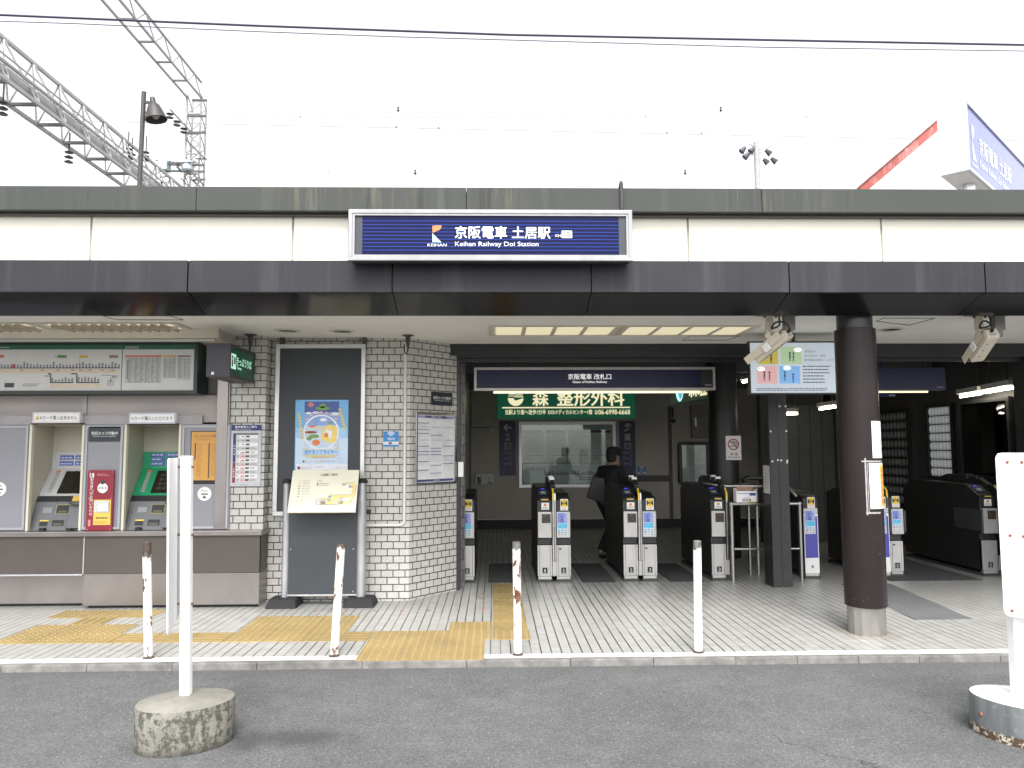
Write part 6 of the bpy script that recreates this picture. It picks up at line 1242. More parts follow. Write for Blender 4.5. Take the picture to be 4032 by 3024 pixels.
# no smoking sign on the dark round column
NS = PY(C2[1]-.212); r = NS.rect(zq(1318, 1068), zq(1492, 1330)); t = thing('no_smoking_sign', 'white no smoking sign with red ring on the dark round column', 'sign', root_at(NS, r)); w, h = r[2]-r[0], r[3]-r[1]
b = MB(); b.pbox(NS, r, -.004, 0); b.build('plate', M['white'], t); b = MB(); c = ((r[0]+r[2])/2, r[1]+h*.645)
b.prect(NS, (c[0]-w*.24, c[1]-w*.13, c[0]+w*.24, c[1]-w*.08), .001, 1); pts = [(c[0]-w*.10, c[1]+w*.22), (c[0]-w*.02, c[1]+w*.14), (c[0]+w*.06, c[1]+w*.10), (c[0]+w*.14, c[1]+w*.02), (c[0]+w*.2, c[1]-w*.04)]
for i in range(4): b.bar(NS, pts[i], pts[i+1], .012, .001, 1); b.bar(NS, (pts[i][0]+w*.1, pts[i][1]+.01), (pts[i+1][0]+w*.1, pts[i+1][1]+.01), .010, .001, 1)
b.ring(NS, c, w*.30, w*.37, .002, 0, 36); b.bar(NS, (c[0]-w*.235, c[1]+w*.235), (c[0]+w*.235, c[1]-w*.235), w*.06, .0025, 0); b.text(NS, '禁 煙', (r[0]+w*.28, r[1]+h*.19, r[2]-w*.22, r[1]+h*.29), .001, 0, .02); b.text(NS, 'No Smoking', (r[0]+w*.12, r[1]+h*.07, r[2]-w*.1, r[1]+h*.15), .001, 1, .02); b.build('lettering', [C('ring_red', (.40, .02, .03), rough=.5), M['ink']], t)
# ================================================================== TICKET GATES
GY = 8.90; HW = .083; S_ = .3617*8.9/FPX    # metres per zoom pixel on the gate front
def gz(q): return PZ+(1500-q)*S_*1.003
def ticket_gate(x, kind, num, label, y=GY, w=HW, depth=1.45, pod=0):
    t = thing('ticket_gate', label, 'ticket gate', (x, y, PZ), 'automatic ticket gates across the opening'); V = Vector
    F = PY(y); ent = kind == 'in'
    topz = gz(505) if ent else gz(572)
    b = MB(); pts = [(y+.012, gz(1440)), (y+.012, gz(1110)), (y+.03, gz(1100)), (y+.03, gz(1040)), (y+.006, gz(1030)), (y+.006, gz(640)), (y+.03, gz(615)), (y+.20, gz(530) if ent else gz(590)), (y+.26, topz), (y+depth-.3, topz+.01), (y+depth-.02, topz-.06), (y+depth, gz(640)), (y+depth, gz(1440))]
    n = len(pts); b.face([V((x-w, a, c)) for a, c in pts]); b.face([V((x+w, a, c)) for a, c in reversed(pts)])
    for i in range(n): p, q = pts[i], pts[(i+1) % n]; b.face([V((x-w, *p)), V((x+w, *p)), V((x+w, *q)), V((x-w, *q))])
    b.build('body', M['gate_black'], t, bevel=.006)
    b = MB(); b.box(x-w-.004, y-.004, PZ, x+w+.004, y+depth, gz(1471)); b.build('plinth', M['gate_grey'], t)
    b = MB(); b.box(x-w+.008, y+.004, gz(1470), x+w-.008, y+.05, gz(1441)); b.build('kick_plate', M['gate_silver'], t)
    if kind == 'bay':
        b = MB(); b.box(x-w+.002, y-.004, gz(1440), x+w-.002, y+.011, gz(800)); b.build('front_panel', M['white'], t, bevel=.003)
        b = MB(); b.box(x-w+.012, y-.007, gz(1275), x+w-.012, y-.0045, gz(830)); b.build('blue_panel', M['blue_pub'], t)
        b = MB(); b.box(x-w+.002, y-.004, gz(796), x+w-.002, y+.05, gz(745)); b.build('upper_trim', M['gate_silver'], t, bevel=.004)
    else:
        b = MB(); b.box(x-w+.024, y, gz(1438), x+w-.024, y+.0115, gz(1112)); b.build('front_panel', M['gate_silver'], t, bevel=.003)
        b = MB(); b.box(x-w, y+.001, gz(1438), x-w+.021, y+.05, gz(1112)); b.box(x+w-.021, y+.001, gz(1438), x+w, y+.05, gz(1112)); b.build('edge_strip', M['gate_silver'], t, bevel=.002)
        dy = -.10*pod; b = MB(); b.box(x-w+.006, y-.012+dy, gz(1032), x+w-.004, y+.005, gz(758)); b.build('upper_panel', M['gate_silver'], t, bevel=.004)
        if pod:
            for sx in (-1, 1): b = MB(); b.box(x+sx*w-.004+(0 if sx > 0 else -.02), y-.06, gz(1010), x+sx*w+.02+(0 if sx > 0 else -.02), y+.5, gz(775)); b.build('flap_pod', M['gate_grey'], t, bevel=.008)
    # number plate
    b = MB()
    if kind == 'bay': b.prect(F, (x-.016, gz(1388), x+.016, gz(1352)), .0055, 2); b.text(F, num, (x-.008, gz(1383), x+.008, gz(1357)), .0068, 1, .02)
    else:
        b.prect(F, (x-.028, gz(1412), x+.028, gz(1348)), .0022, 1); b.text(F, num, (x-(.006 if num == '1' else .012), gz(1394), x+(.006 if num == '1' else .012), gz(1362)), .0036, 0, .013); b.prect(F, (x-.02, gz(1410), x+.02, gz(1402)), .0036, 2)
    b.build('number_plate', [M['paper_grey'], M['black'], M['ink_light']], t)
    y1 = y-.012-(.10*pod); F1 = PY(y1)
    def rr(a, c, d_, e): return (x+(a-1090)*S_, gz(e), x+(d_-1090)*S_, gz(c))
    if ent:
        b = MB(); b.prect(F1, rr(1058, 780, 1153, 876), .0015); b.build('display_window', C('gate_display', (.055, .042, .036), rough=.25, var=.2, scale=20), t)
        FT = FlatPl((0, y+.006, 0), (1, 0, 0), (0, 0, 1)); b = MB(); q = rr(1056, 660, 1138, 733); b.prect(FT, q, .004, 0)
        cx = (q[0]+q[2])/2; cy = q[1]+(q[3]-q[1])*.70; b.poly(FT, [(cx-.025, cy-.004), (cx-.013, cy-.004), (cx-.013, cy-.015), (cx+.013, cy-.015), (cx+.013, cy-.004), (cx+.025, cy-.004), (cx, cy+.017)], .0052, 1)
        b.lines(FT, (q[0]+.012, q[1]+.008, q[2]-.012, q[1]+.032), 2, .0052, 2, .6, .05, 5); b.build('arrow_sticker', [M['white'], M['orange'], M['ink_grey']], t)
        b = MB(); b.box(x-.05, y-.012, gz(650), x+.052, y+.005, gz(606)); b.build('ticket_slot', M['black'], t, bevel=.004)
        b = MB(); b.box(x-.036, y-.0145, gz(632), x+.042, y-.0125, gz(622)); b.build('slot_strip', M['yellow_label'], t)
        A0, A1 = V((x, y+.03, gz(615))), V((x, y+.20, gz(530))); FTp = FlatPl(tuple(A0), (1, 0, 0), tuple(A1-A0)); L_ = (A1-A0).length
        b = MB(); b.pbox(FTp, (-.062, L_*.30, .045, L_*.98), .001, .008, 0); b.frame(FTp, (-.058, L_*.34, .041, L_*.94), .006, .0085, .0095, 1); b.prect(FTp, (-.036, L_*.45, .022, L_*.74), .0095, 2); b.prect(FTp, (-.03, L_*.99, .012, L_*1.10), .004, 3)
        b.build('card_reader', [M['gate_black'], C('reader_blue', (.07, .10, .24)), C('reader_grey', (.28, .30, .32)), C('reader_glow', (.02, .02, .3), emit=(.05, .06, .9), estr=.5)], t)
    else:
        up = kind == 'bay'
        FT = FlatPl((0, y+.006, 0), (1, 0, 0), (0, 0, 1)); q = rr(1060, 622, 1143, 743); b = MB(); b.prect(FT, q, .004, 0); m_ = (q[0]+.007, q[1]+.040, q[2]-.007, q[3]-.007); b.prect(FT, m_, .0052, 1)
        cx, cy = (m_[0]+m_[2])/2, (m_[1]+m_[3])/2
        for sx in (-1, 1): b.poly(FT, [(cx+sx*.038, cy-.026), (cx+sx*.038, cy+.026), (cx+sx*.026, cy+.026), (cx+sx*.022, cy+.013), (cx+sx*.008, cy+.010), (cx+sx*.008, cy-.012), (cx+sx*.022, cy-.014), (cx+sx*.026, cy-.026)][::-sx], .0062, 2)
        b.prect(FT, (cx-.004, cy-.014, cx+.004, cy+.034), .0070, 3); b.disc(FT, (cx, cy-.024), .005, .0070, 3, 8); b.lines(FT, (q[0]+.01, q[1]+.02, q[2]-.01, q[1]+.032), 1, .0052, 4, .9, 0, 5); b.lines(FT, (q[0]+.02, q[1]+.006, q[2]-.02, q[1]+.014), 1, .0052, 5, .9, 0)
        b.build('no_entry_sticker', [M['white'], M['yellow'], C('bow_dark', (.04, .045, .01)), C('bang_red', (.5, .08, .02)), M['pink'], M['ink_light']], t)
        FQ = F1 if kind == 'out' else PY(y-.007); q = rr(1022, 765, 1136, 1018) if not pod else rr(1030, 775, 1130, 990); w_, h_ = q[2]-q[0], q[3]-q[1]; b = MB(); b.prect(FQ, q, .0018, 0)
        b.prect(FQ, (q[0]+w_*.05, q[1]+h_*.57, q[2]-w_*.04, q[3]-h_*.015), .003, 1); b.prect(FQ, (q[0]+w_*.05, q[1]+h_*.33, q[2]-w_*.04, q[1]+h_*.55), .003, 2)
        b.poly(FQ, [(q[0]+w_*.05, q[1]+h_*.48), (q[0]+w_*.18, q[1]+h_*.55), (q[0]+w_*.05, q[1]+h_*.55)], .004, 5)
        RT_ = FlatPl(FQ.pt(q[2]-w_*.08, q[3]-h_*.03, .004), (0, 0, -1), (1, 0, 0)); b.text(RT_, 'PiTaPa', (0, -w_*.22, h_*.37, 0), 0, 3, .02)
        b.disc(FQ, (q[0]+w_*.42, q[1]+h_*.83), w_*.11, .004, 4, 14); b.poly(FQ, [(q[0]+w_*.30, q[1]+h_*.58), (q[0]+w_*.62, q[1]+h_*.58), (q[0]+w_*.56, q[1]+h_*.75), (q[0]+w_*.36, q[1]+h_*.75)], .004, 4)
        cs = (6, 7, 8, 9, 6, 8, 2, 2, 6)
        for i in range(3):
            for j in range(3): b.prect(FQ, (q[0]+w_*(.08+.31*j), q[1]+h_*(.03+.095*i), q[0]+w_*(.31+.31*j), q[1]+h_*(.095+.095*i)), .003, cs[i*3+j])
        b.build('poster', [C('poster_card', (.66, .70, .78), rough=.4), M['periwinkle'], M['cyan'], C('poster_pale', (.55, .60, .85)), C('poster_shadow', (.11, .14, .40)), M['orange'], C('logo_grey', (.40, .41, .42)), C('logo_sand', (.60, .52, .40)), C('logo_teal', (.25, .42, .45)), C('logo_red', (.5, .22, .2))], t)
        if kind == 'out':
            b = MB(); b.lathe((x-w+.045, y-.003, gz(1150)), [(.009, -.009), (.012, 0), (.009, .009)], 12); b.build('lock', M['gate_grey'], t)
    return t
def hand_guard(x, label, y=GY, hump=True, both=True):
    """bright rail rising between two gate bodies, with the dark guard behind it"""
    t = thing('gate_guard', label, 'guard rail', (x, y-.01, PZ+.2), 'guard rails between the gate cabinets')
    zt = gz(500); pts = [(x, y-.015, gz(1275)), (x, y-.02, gz(900)), (x, y-.015, gz(640)), (x, y-.005, gz(560)), (x, y+.05, gz(515)), (x, y+.14, gz(490)), (x, y+.5, gz(470))]
    offs = (-.011, .011) if both else (0,)
    for i, o in enumerate(offs):
        b = MB()
        for k in range(len(pts)-1): p, q = Vector(pts[k])+Vector((o, 0, 0)), Vector(pts[k+1])+Vector((o, 0, 0)); b.rod(p, q, .018, 0, .016)
        b.build('rail', M['steel'] if i else M['steel_bright'], t, bevel=.003)
    b = MB(); p0, p1, p2 = [Vector(pts[k])+Vector((offs[0], -.010, .002)) for k in (2, 3, 4)]; b.rod(p0, p1, .019, 0, .005); b.rod(p1, p2, .019, 0, .005); b.build('yellow_tape', M['yellow'], t)
    b = MB(); b.box(x-.02, y, gz(1438), x+.02, y+.03, gz(1280)); b.build('foot_plate', M['gate_silver'], t, bevel=.002)
    if hump:
        b = MB(); pr = [(y+.14, gz(495)), (y+.30, gz(425)), (y+.55, gz(400)), (y+.95, gz(405)), (y+1.1, gz(440)), (y+1.1, gz(520)), (y+.14, gz(520))]
        V = Vector; w = .028; b.face([V((x-w, *p)) for p in pr]); b.face([V((x+w, *p)) for p in reversed(pr)])
        for i in range(len(pr)): p, q = pr[i], pr[(i+1) % len(pr)]; b.face([V((x-w, *p)), V((x+w, *p)), V((x+w, *q)), V((x-w, *q))])
        b.build('sensor_hood', M['gate_black'], t, bevel=.008)
        for k in (.3, .5): b = MB(); b.box(x-w-.002, y+k, gz(440)-.02+k*.03, x+w+.002, y+k+.04, gz(418)+k*.06); b.build('hood_clip', M['steel_bright'], t)
    return t
def gx(zx, ox): return PY(GY).hit(ox+zx*.3617, 2000)[0]
ticket_gate(gx(248, 1750), 'out', '1', 'number 1 gate cabinet with no-entry sticker standing against the tiled wall end')
ticket_gate(gx(1090, 1750), 'in', '1', 'number 1 gate cabinet with orange arrow sticker, left half of the middle pair')
ticket_gate(gx(1292, 1750), 'out', '2', 'number 2 gate cabinet with no-entry sticker and blue poster')
ticket_gate(gx(500, 2300), 'in', '2', 'number 2 gate cabinet with orange arrow sticker in front of the walking person')
ticket_gate(gx(705, 2300), 'out', '3', 'number 3 gate cabinet with no-entry sticker and blue poster')
ticket_gate(gx(1455, 2300), 'in', '3', 'number 3 gate cabinet with orange arrow sticker left of the steel railing')
hand_guard(gx(165, 1750)-.005, 'slim bright guard rail beside the tiled wall end', hump=False, both=False)
hand_guard(gx(1192, 1750), 'double guard rail with yellow tape between cabinets 1 and 2')
hand_guard(gx(603, 2300), 'double guard rail with yellow tape between cabinets 2 and 3')
hand_guard(gx(1548, 2300), 'single guard rail with yellow tape right of the number 3 arrow cabinet', both=False)
x4 = PY(8.98).hit(3194, 2100)[0]; ticket_gate(x4, 'bay', '4', 'gate cabinet numbered 4 with deep blue front right of the square black post', y=8.98, w=.085, depth=1.3)
x4b = PY(8.98).hit(3474, 2100)[0]; ticket_gate(x4b, 'bay', '4', 'gate cabinet with deep blue front mostly hidden by the brown column', y=8.98, w=.085, depth=1.3)
x5 = PY(9.05).hit(3520, 2100)[0]; ticket_gate(x5+.03, 'out', '5', 'number 5 gate cabinet with protruding poster panel just right of the brown column', y=9.06, w=.075, pod=.35)
x6 = PY(9.05).hit(3896, 2100)[0]; ticket_gate(x6, 'in', '5', 'number 5 gate cabinet with orange arrow sticker near the right side wall', y=9.06, w=.09, depth=1.7, pod=.35)
hand_guard(x5-.07, 'guard rail beside the number 5 poster cabinet at the brown column', y=9.06, both=False); hand_guard(x6+.125, 'guard rail along the rightmost gate cabinet', y=9.06, both=False)
# ribbed floor mats between gates
def floor_mat(x0, y0, x1, y1, label, m='mat_dark'):
    b = MB(); b.box(x0, y0, PZ, x1, y1, PZ+.006)
    if m == 'mat_dark':
        k = int((y1-y0)/.03)
        for i in range(k): y = y0+.01+i*.03; b.box(x0+.01, y, PZ+.0055, x1-.01, y+.014, PZ+.0105)
    o = b.build('floor_mat', M[m], loc=((x0+x1)/2, y0, PZ)); return tag(o, label, 'floor mat', 'dark floor mats at the gates')
floor_mat(-.07, 8.88, .30, 10.3, 'dark ribbed floor mat in the number 1 aisle beyond the yellow paving'); floor_mat(1.0, 8.85, 1.38, 10.25, 'dark ribbed floor mat in the number 2 aisle'); floor_mat(2.0, 8.85, 2.38, 10.2, 'dark ribbed floor mat in the number 3 aisle'); floor_mat(4.5, 8.78, 5.55, 10.4, 'wide dark ribbed floor mat in the number 5 aisle')
b = MB(); P4 = [(3.42, 6.83), (4.21, 6.83), (4.40, 8.60), (3.9, 8.60)]
P4 = [(3.70, 6.83), (4.21, 6.83), (4.40, 8.6), (3.85, 8.6)]
b.hexa([Vector((x, y, PZ)) for x, y in P4]+[Vector((x, y, PZ+.005)) for x, y in P4]); tag(b.build('floor_mat', M['ramp_grey'], loc=(3.9, 6.83, PZ)), 'plain grey rubber floor mat right of the brown column', 'floor mat', 'dark floor mats at the gates')
# stainless railing and leaflet box
z7 = ZM(2800, 1800, .4821); RL = PY(8.80); xl = RL.hit(*z7(180, 900))[0]; xr = RL.hit(*z7(738, 900))[0]; zt_ = RL.hit(*z7(300, 382))[1]; zm_ = RL.hit(*z7(300, 750))[1]; zu = RL.hit(*z7(300, 247))[1]
t = thing('steel_railing', 'stainless steel railing between the number 3 and number 4 gates', 'railing', (xl, 8.8, PZ))
for x in (xl, xr): b = MB(); b.tube([(x, 8.80, PZ), (x, 8.80, zt_+.02)], .022, 12); b.build('post', M['steel'], t, smooth=True)
b = MB(); b.tube([(xl-.02, 8.80, zt_), (xr+.02, 8.80, zt_)], .020, 12); b.build('rail', M['steel'], t, smooth=True)
b = MB(); b.tube([(xl, 8.80, zm_), (xr, 8.80, zm_)], .014, 10); b.build('rail', M['steel'], t, smooth=True)
b = MB(); b.tube([(xl-.2, 9.35, zu+.03), (xl-.05, 9.15, zu+.01), (xl+.05, 9.1, zu), (xr-.1, 9.1, zu), (xr-.02, 9.05, zu-.02), (xr+.05, 9.0, zu-.12)], .022, 12); b.build('rail', M['steel'], t, smooth=True)
for x in (xl+.36, xl+.46): b = MB(); b.tube([(x, 9.3, PZ), (x, 9.3, zu)], .018, 10); b.build('post', M['steel'], t, smooth=True)
b = MB(); b.tube([(xr-.13, 9.1, zt_-.0), (xr-.13, 9.1, zu)], .016, 10); b.build('post', M['steel'], t, smooth=True)
b = MB(); b.tube([(xl+.3, 9.3, zu+.05), (xl+.36, 9.32, zu+.09), (xl+.62, 9.32, zu+.085)], .03, 10); b.build('rail', M['gate_black'], t, smooth=True)
b = MB(); b.tube([(xl, 8.8, zt_), (xl+.36, 9.3, zt_)], .014, 8); b.tube([(xr-.13, 9.1, zt_), (xr, 8.8, zt_)], .014, 8); b.build('rail', M['steel'], t, smooth=True)
LB = PY(8.75); r = LB.rect(z7(206, 278), z7(371, 372)); zb = zt_+.0205
t = thing('leaflet_box', 'white leaflet box with brown card standing on the steel railing', 'leaflet box', ((r[0]+r[2])/2, 8.8, zb))
b = MB(); b.box(r[0], 8.75, zb, r[2], 8.755, r[3]); b.box(r[0], 8.755, zb, r[0]+.005, 8.86, r[3]+.02); b.box(r[2]-.005, 8.755, zb, r[2], 8.86, r[3]+.02); b.box(r[0], 8.86, zb, r[2], 8.865, r[3]+.03); b.box(r[0]+.005, 8.755, zb, r[2]-.005, 8.86, zb+.005); b.build('box', M['white'], t)
b = MB(); b.text(LB, '時刻表', LB.rect(z7(255, 338), z7(328, 364)), .0015, 0, .015); b.lines(LB, LB.rect(z7(275, 326), z7(312, 334)), 1, .0015, 1, .7, 0, 4); b.prect(LB, LB.rect(z7(313, 292), z7(363, 314)), .0015, 2); b.prect(LB, LB.rect(z7(216, 296), z7(313, 300)), .0015, 2); b.prect(LB, LB.rect(z7(300, 362), z7(371, 369)), .0015, 3); b.build('lettering', [M['ink'], M['ink_light'], C('box_blue_print', (.05, .07, .30)), M['yellow_label']], t)
b = MB(); q = LB.rect(z7(218, 240), z7(355, 288)); b.box(q[0], 8.80, zb+.006, q[2], 8.815, q[3]); b.build('card', M['cardboard'], t)
# paper on the square post side
b = MB(); p = SQ.hit(*z7(460, 70))[1]; p2 = SQ.hit(*z7(460, 300))[1]; b.box(sx0-.006, 8.47, p2, sx0-.001, 8.66, p, 0); SD = Pl((sx0-.006, 8.66), (0, -1)); b.lines(SD, (.03, p2+.05, .16, p-.08), 6, .001, 1, .4, .3); tag(b.build('paper_notice', [C('paper_shade', (.50, .49, .46), rough=.7), M['ink_light']], loc=(sx0, 8.55, p2)), 'pale paper notice taped to the side of the square black post', 'notice')
# papers wrapped on the brown column
def wrap(za, zb, a0, a1, d, m, mi=0, b=None):
    b = b or MB(); n = 14
    for i in range(n):
        p, q = math.radians(a0+(a1-a0)*i/n), math.radians(a0+(a1-a0)*(i+1)/n); R = CR+d
        b.face([(CX+R*math.cos(p), CY+R*math.sin(p), za), (CX+R*math.cos(q), CY+R*math.sin(q), za), (CX+R*math.cos(q), CY+R*math.sin(q), zb), (CX+R*math.cos(p), CY+R*math.sin(p), zb)], mi)
    return b
CPn = PY(CY-.03); zc_ = lambda py: CPn.hit(3460, py)[1]
z8 = ZM(2800, 1200, .4219); z9 = ZM(2800, 1800, .4821)
za, zb = zc_(z8(0, 1428)[1]), zc_(z8(0, 1090)[1])
b = wrap(za, zb, -80, -5, .002, 'paper')
for i, q in enumerate((.55, .47, .38, .22, .16)): wrap(za+(zb-za)*q, za+(zb-za)*(q+.025), -68+i*2, -30, .0035, 'x', 1, b)
tag(b.build('white_notice', [M['paper'], M['ink_light']], loc=(CX+.12, CY-.12, za)), 'plain white notice wrapped round the brown column above the orange one', 'notice', 'notices taped on the brown column')
za, zb = zc_(z9(0, 412)[1]), zc_(z9(0, 45)[1])
b = wrap(za, zb, -93, -5, .003, 'paper'); wrap(za+.015, zb-.015, -56, -12, .0045, 'x', 1, b)
for i in range(6): h_ = (zb-za-.06)/6; wrap(za+.03+i*h_+.006, za+.03+(i+1)*h_-.008, -50, -38, .006, 'x', 2, b)
o = tag(b.build('orange_notice', [M['paper'], C('notice_orange', (.80, .42, .10), rough=.6), C('notice_red', (.55, .20, .06))], loc=(CX+.12, CY-.12, za)), 'white notice with orange strip taped round the brown column', 'notice', 'notices taped on the brown column')
b = MB(); 
for (a0, a1, z0, z1) in ((-104, -100, za-.05, zb+.04), (-112, -40, zb+.008, zb+.02), (-105, -60, za-.04, za-.025), (-98, -96, za-.03, zb+.0)): wrap(z0, z1, a0, a1, .0022, 'x', 0, b)
b.build('tape', C('tape_clear', (.34, .32, .31), rough=.3, var=.3, scale=40), o)
# ================================================================== SECURITY CAMERAS
def cctv(rear, front, Yr, Yf, label, lean):
    A, B = atY(*rear, Yr), atY(*front, Yf); ax = (B-A).normalized(); L_ = (B-A).length
    side = ax.cross(Vector((0, 0, 1))).normalized(); up = side.cross(ax).normalized()
    side = (side+up*lean).normalized(); up = side.cross(ax).normalized()
    base = A+ax*L_*.45
    t = thing('security_camera', label, 'security camera', (base.x, base.y+.02, CZ), 'cream security cameras under the canopy edge')
    P = lambda u, v, w_: A+ax*u+side*v+up*w_
    def bx(u0, u1, v0, v1, w0, w1, m_, nm, bev=.004):
        b = MB(); b.hexa([P(u0, v0, w0), P(u0, v1, w0), P(u1, v1, w0), P(u1, v0, w0), P(u0, v0, w1), P(u0, v1, w1), P(u1, v1, w1), P(u1, v0, w1)]); return b.build(nm, m_, t, bevel=bev)
    hw = .056
    bx(0, L_, -hw, hw, -.052, .040, M['cctv_cream'], 'housing', .014)
    bx(-.012, 0.0, -hw+.006, hw-.006, -.046, .030, M['cctv_cream'], 'rear_cap', .006)
    bx(-.014, -.0125, -.028, .028, -.036, -.012, C('plate_silver', (.36, .36, .37), rough=.35), 'rating_plate', 0)
    bx(.02, L_+.07, -hw-.010, hw+.010, .044, .056, M['cctv_cream'], 'sun_shield', .004); bx(.02, L_+.07, -hw-.014, -hw-.010, -.012, .056, M['cctv_cream'], 'shield_side', .001); bx(.02, L_+.07, hw+.010, hw+.014, -.012, .056, M['cctv_cream'], 'shield_side', .001)
    b = MB(); n = 12; pts = [(math.cos(math.pi*i/n), math.sin(math.pi*i/n)) for i in range(n+1)]
    for i in range(n): p, q = pts[i], pts[i+1]; b.hexa([P(.0, p[0]*hw, .02+p[1]*.030), P(.0, q[0]*hw, .02+q[1]*.030), P(.07, q[0]*hw, .02+q[1]*.030), P(.07, p[0]*hw, .02+p[1]*.030), P(.0, p[0]*(hw+.006), .02+p[1]*.037), P(.0, q[0]*(hw+.006), .02+q[1]*.037), P(.07, q[0]*(hw+.006), .02+q[1]*.037), P(.07, p[0]*(hw+.006), .02+p[1]*.037)])
    b.build('shield_arch', M['cctv_shade'], t)
    bx(L_*.42, L_*.60, -hw-.032, -hw-.0145, -.03, .038, M['white'], 'latch', .006)
    b = MB(); mp = P(L_*.42, 0, .056); b.rod(mp, mp+up*.05, .07, 0, .05); b.build('tilt_head', M['cctv_cream'], t, bevel=.008)
    b = MB(); top = Vector((base.x-.02, base.y+.02, CZ)); b.rod(mp+up*.05, (top.x, top.y, mp.z+.09), .055, 0, .05); b.rod((top.x, top.y, mp.z+.08), top, .06, 0, .04); b.build('arm', M['cctv_cream'], t, bevel=.004)
    b = MB(); b.box(top.x-.10, top.y-.04, CZ-.012, top.x+.26, top.y+.05, CZ-.001); b.build('mount_plate', M['cctv_shade'], t)
    b = MB(); q = top+Vector((.17, 0, 0)); b.box(q.x-.045, q.y-.03, CZ-.14, q.x+.045, q.y+.04, CZ-.012); b.box(q.x-.05, q.y-.028, CZ-.20, q.x+.02, q.y+.03, CZ-.141); b.build('junction_box', C('jbox', (.20, .19, .18), rough=.5), t, bevel=.004)
    b = MB(); pts = [P(-.012, .0, .005), P(-.04, .0, .01), P(-.055, -.005, .05), P(-.04, -.02, .10), P(.02, -.02, .13), P(.07, -.02, .11), Vector((top.x+.07, top.y-.045, CZ-.10)), Vector((top.x+.065, top.y-.045, CZ-.012))]
    fine = []
    for i in range(len(pts)-1):
        p0, p1, p2, p3 = pts[max(i-1, 0)], pts[i], pts[i+1], pts[min(i+2, len(pts)-1)]
        for k in range(5): s = k/5; fine.append(.5*((2*p1)+(-p0+p2)*s+(2*p0-5*p1+4*p2-p3)*s*s+(-p0+3*p1-3*p2+p3)*s**3))
    fine.append(pts[-1]); b.tube(fine, .0075, 8); b.build('cable', M['black'], t, smooth=True)
    b = MB(); b.tube([P(-.012, 0, .005), P(-.035, 0, .008)], .014, 10); b.build('cable_gland', M['black'], t, smooth=True)
    b = MB()
    for k in (.25, .5, .75): c_ = P(L_*k, -.02, -.052); b.tube([c_, c_-up*.004], .006, 8)
    for (u, v) in ((.16, -.09), (.26, .03)): c_ = Vector((top.x+u-.2, top.y, CZ-.012)); b.tube([c_, c_-Vector((0, 0, .018))], .010, 8)
    b.build('bolt', M['gate_grey'], t)
cctv(z8(708, 268), z8(428, 492), 6.34, 6.62, 'cream security camera aimed down left, in front of the lit monitor', .35)
cctv(z6(1192, 262), z6(1040, 490), 6.34, 6.66, 'cream security camera near the right edge right of the brown column', .15)
# ================================================================== BOLLARDS
def bollard(top, base, m, label, cap):
    A = atZ(base[0], base[1], PZ); B = atY(top[0], top[1], A.y+.03); t = thing('bollard', label, 'bollard', tuple(A), 'rusty white pole bollards along the kerb')
    A = Vector((A.x, A.y+.03, PZ)); d = (B-A); r = .0305; b = MB(); k = 14; pts = [A+d*(i/k) for i in range(k+1)]; rs = [r]*(k+1); b.tube(pts, rs, 20, 0, True); b.build('pole', m, t, smooth=True)
    b = MB(); u = d.normalized(); b.tube([B-u*.004, B+u*.004], [r*.98, r*.9], 20); b.build('rim', C('rim_brown', (.09, .055, .042), rough=.8, var=.4, scale=40) if cap else C('rim_grey', (.2, .19, .18), rough=.6), t, smooth=True)
    b = MB(); b.lathe((A.x, A.y, PZ), [(r+.010, .0005), (r+.006, .006), (r, .010)], 20); b.build('base_collar', C('base_rust', (.06, .045, .035), rough=.9, var=.4, scale=60), t)
u_ = lambda x, y: (x*1.8228, y*1.8228)
bollard(u_(317, 1172), u_(317, 1424), m_rustpaint('paint_worn_a', 1, .548, .09, .87, (.10, .075, .06)), 'white pole bollard with bare dark brown top left of the concrete sign base', True)
bollard(u_(737, 1177), u_(720, 1420), m_rustpaint('paint_worn_b', 4, .545, .035, .87, (.17, .12, .10)), 'leaning white pole bollard with a long rust scar before the slate stand', True)
bollard(u_(1115.5, 1171), u_(1119, 1417), m_rustpaint('paint_worn_c', 7, .553, .055, .87, (.20, .20, .19)), 'white pole bollard with many rust blotches in front of the number 1 aisle', True)
bollard(u_(1506, 1169), u_(1511, 1412), m_rustpaint('paint_worn_d', 12, .66, .06, .87, (.21, .205, .20)), 'cleanest white pole bollard with bare grey top before the number 3 gate', False)
# ================================================================== SIGN STANDS IN THE ROAD
t = thing('sign_stand', 'white sign stand on a mossy oval concrete block seen from its side', 'sign stand', (-1.73, 4.42, 0), 'movable white sign stands on the road')
b = MB(); rot = math.radians(24); rz = random.Random(9); prof = [(.985, 0), (1.0, .012), (1.0, .205), (.985, .222), (.60, .236), (.2, .242), (.02, .243)]
b.lathe((-1.668, 4.325, 0), prof, 64, 0, .252, .205, rot); b.build('concrete_base', M['base_concrete'], t, smooth=True)
PX_, PYY = -1.632, 4.36
SPN = PY(PYY); r = SPN.rect((388*1.8228, 985*1.8228), (415*1.8228, 1512*1.8228)); xa, xb = SPN.hit(390*1.8228, 2000)[0], SPN.hit(417*1.8228, 2000)[0]
pA = atY(401.5*1.8228, 1500*1.8228, PYY); pB = atY(403.5*1.8228, 985*1.8228, PYY); pA.z = .225; pB.z = 1.535; hw_ = .028
lean = lambda z: pA.x+(pB.x-pA.x)*(z-pA.z)/(pB.z-pA.z)
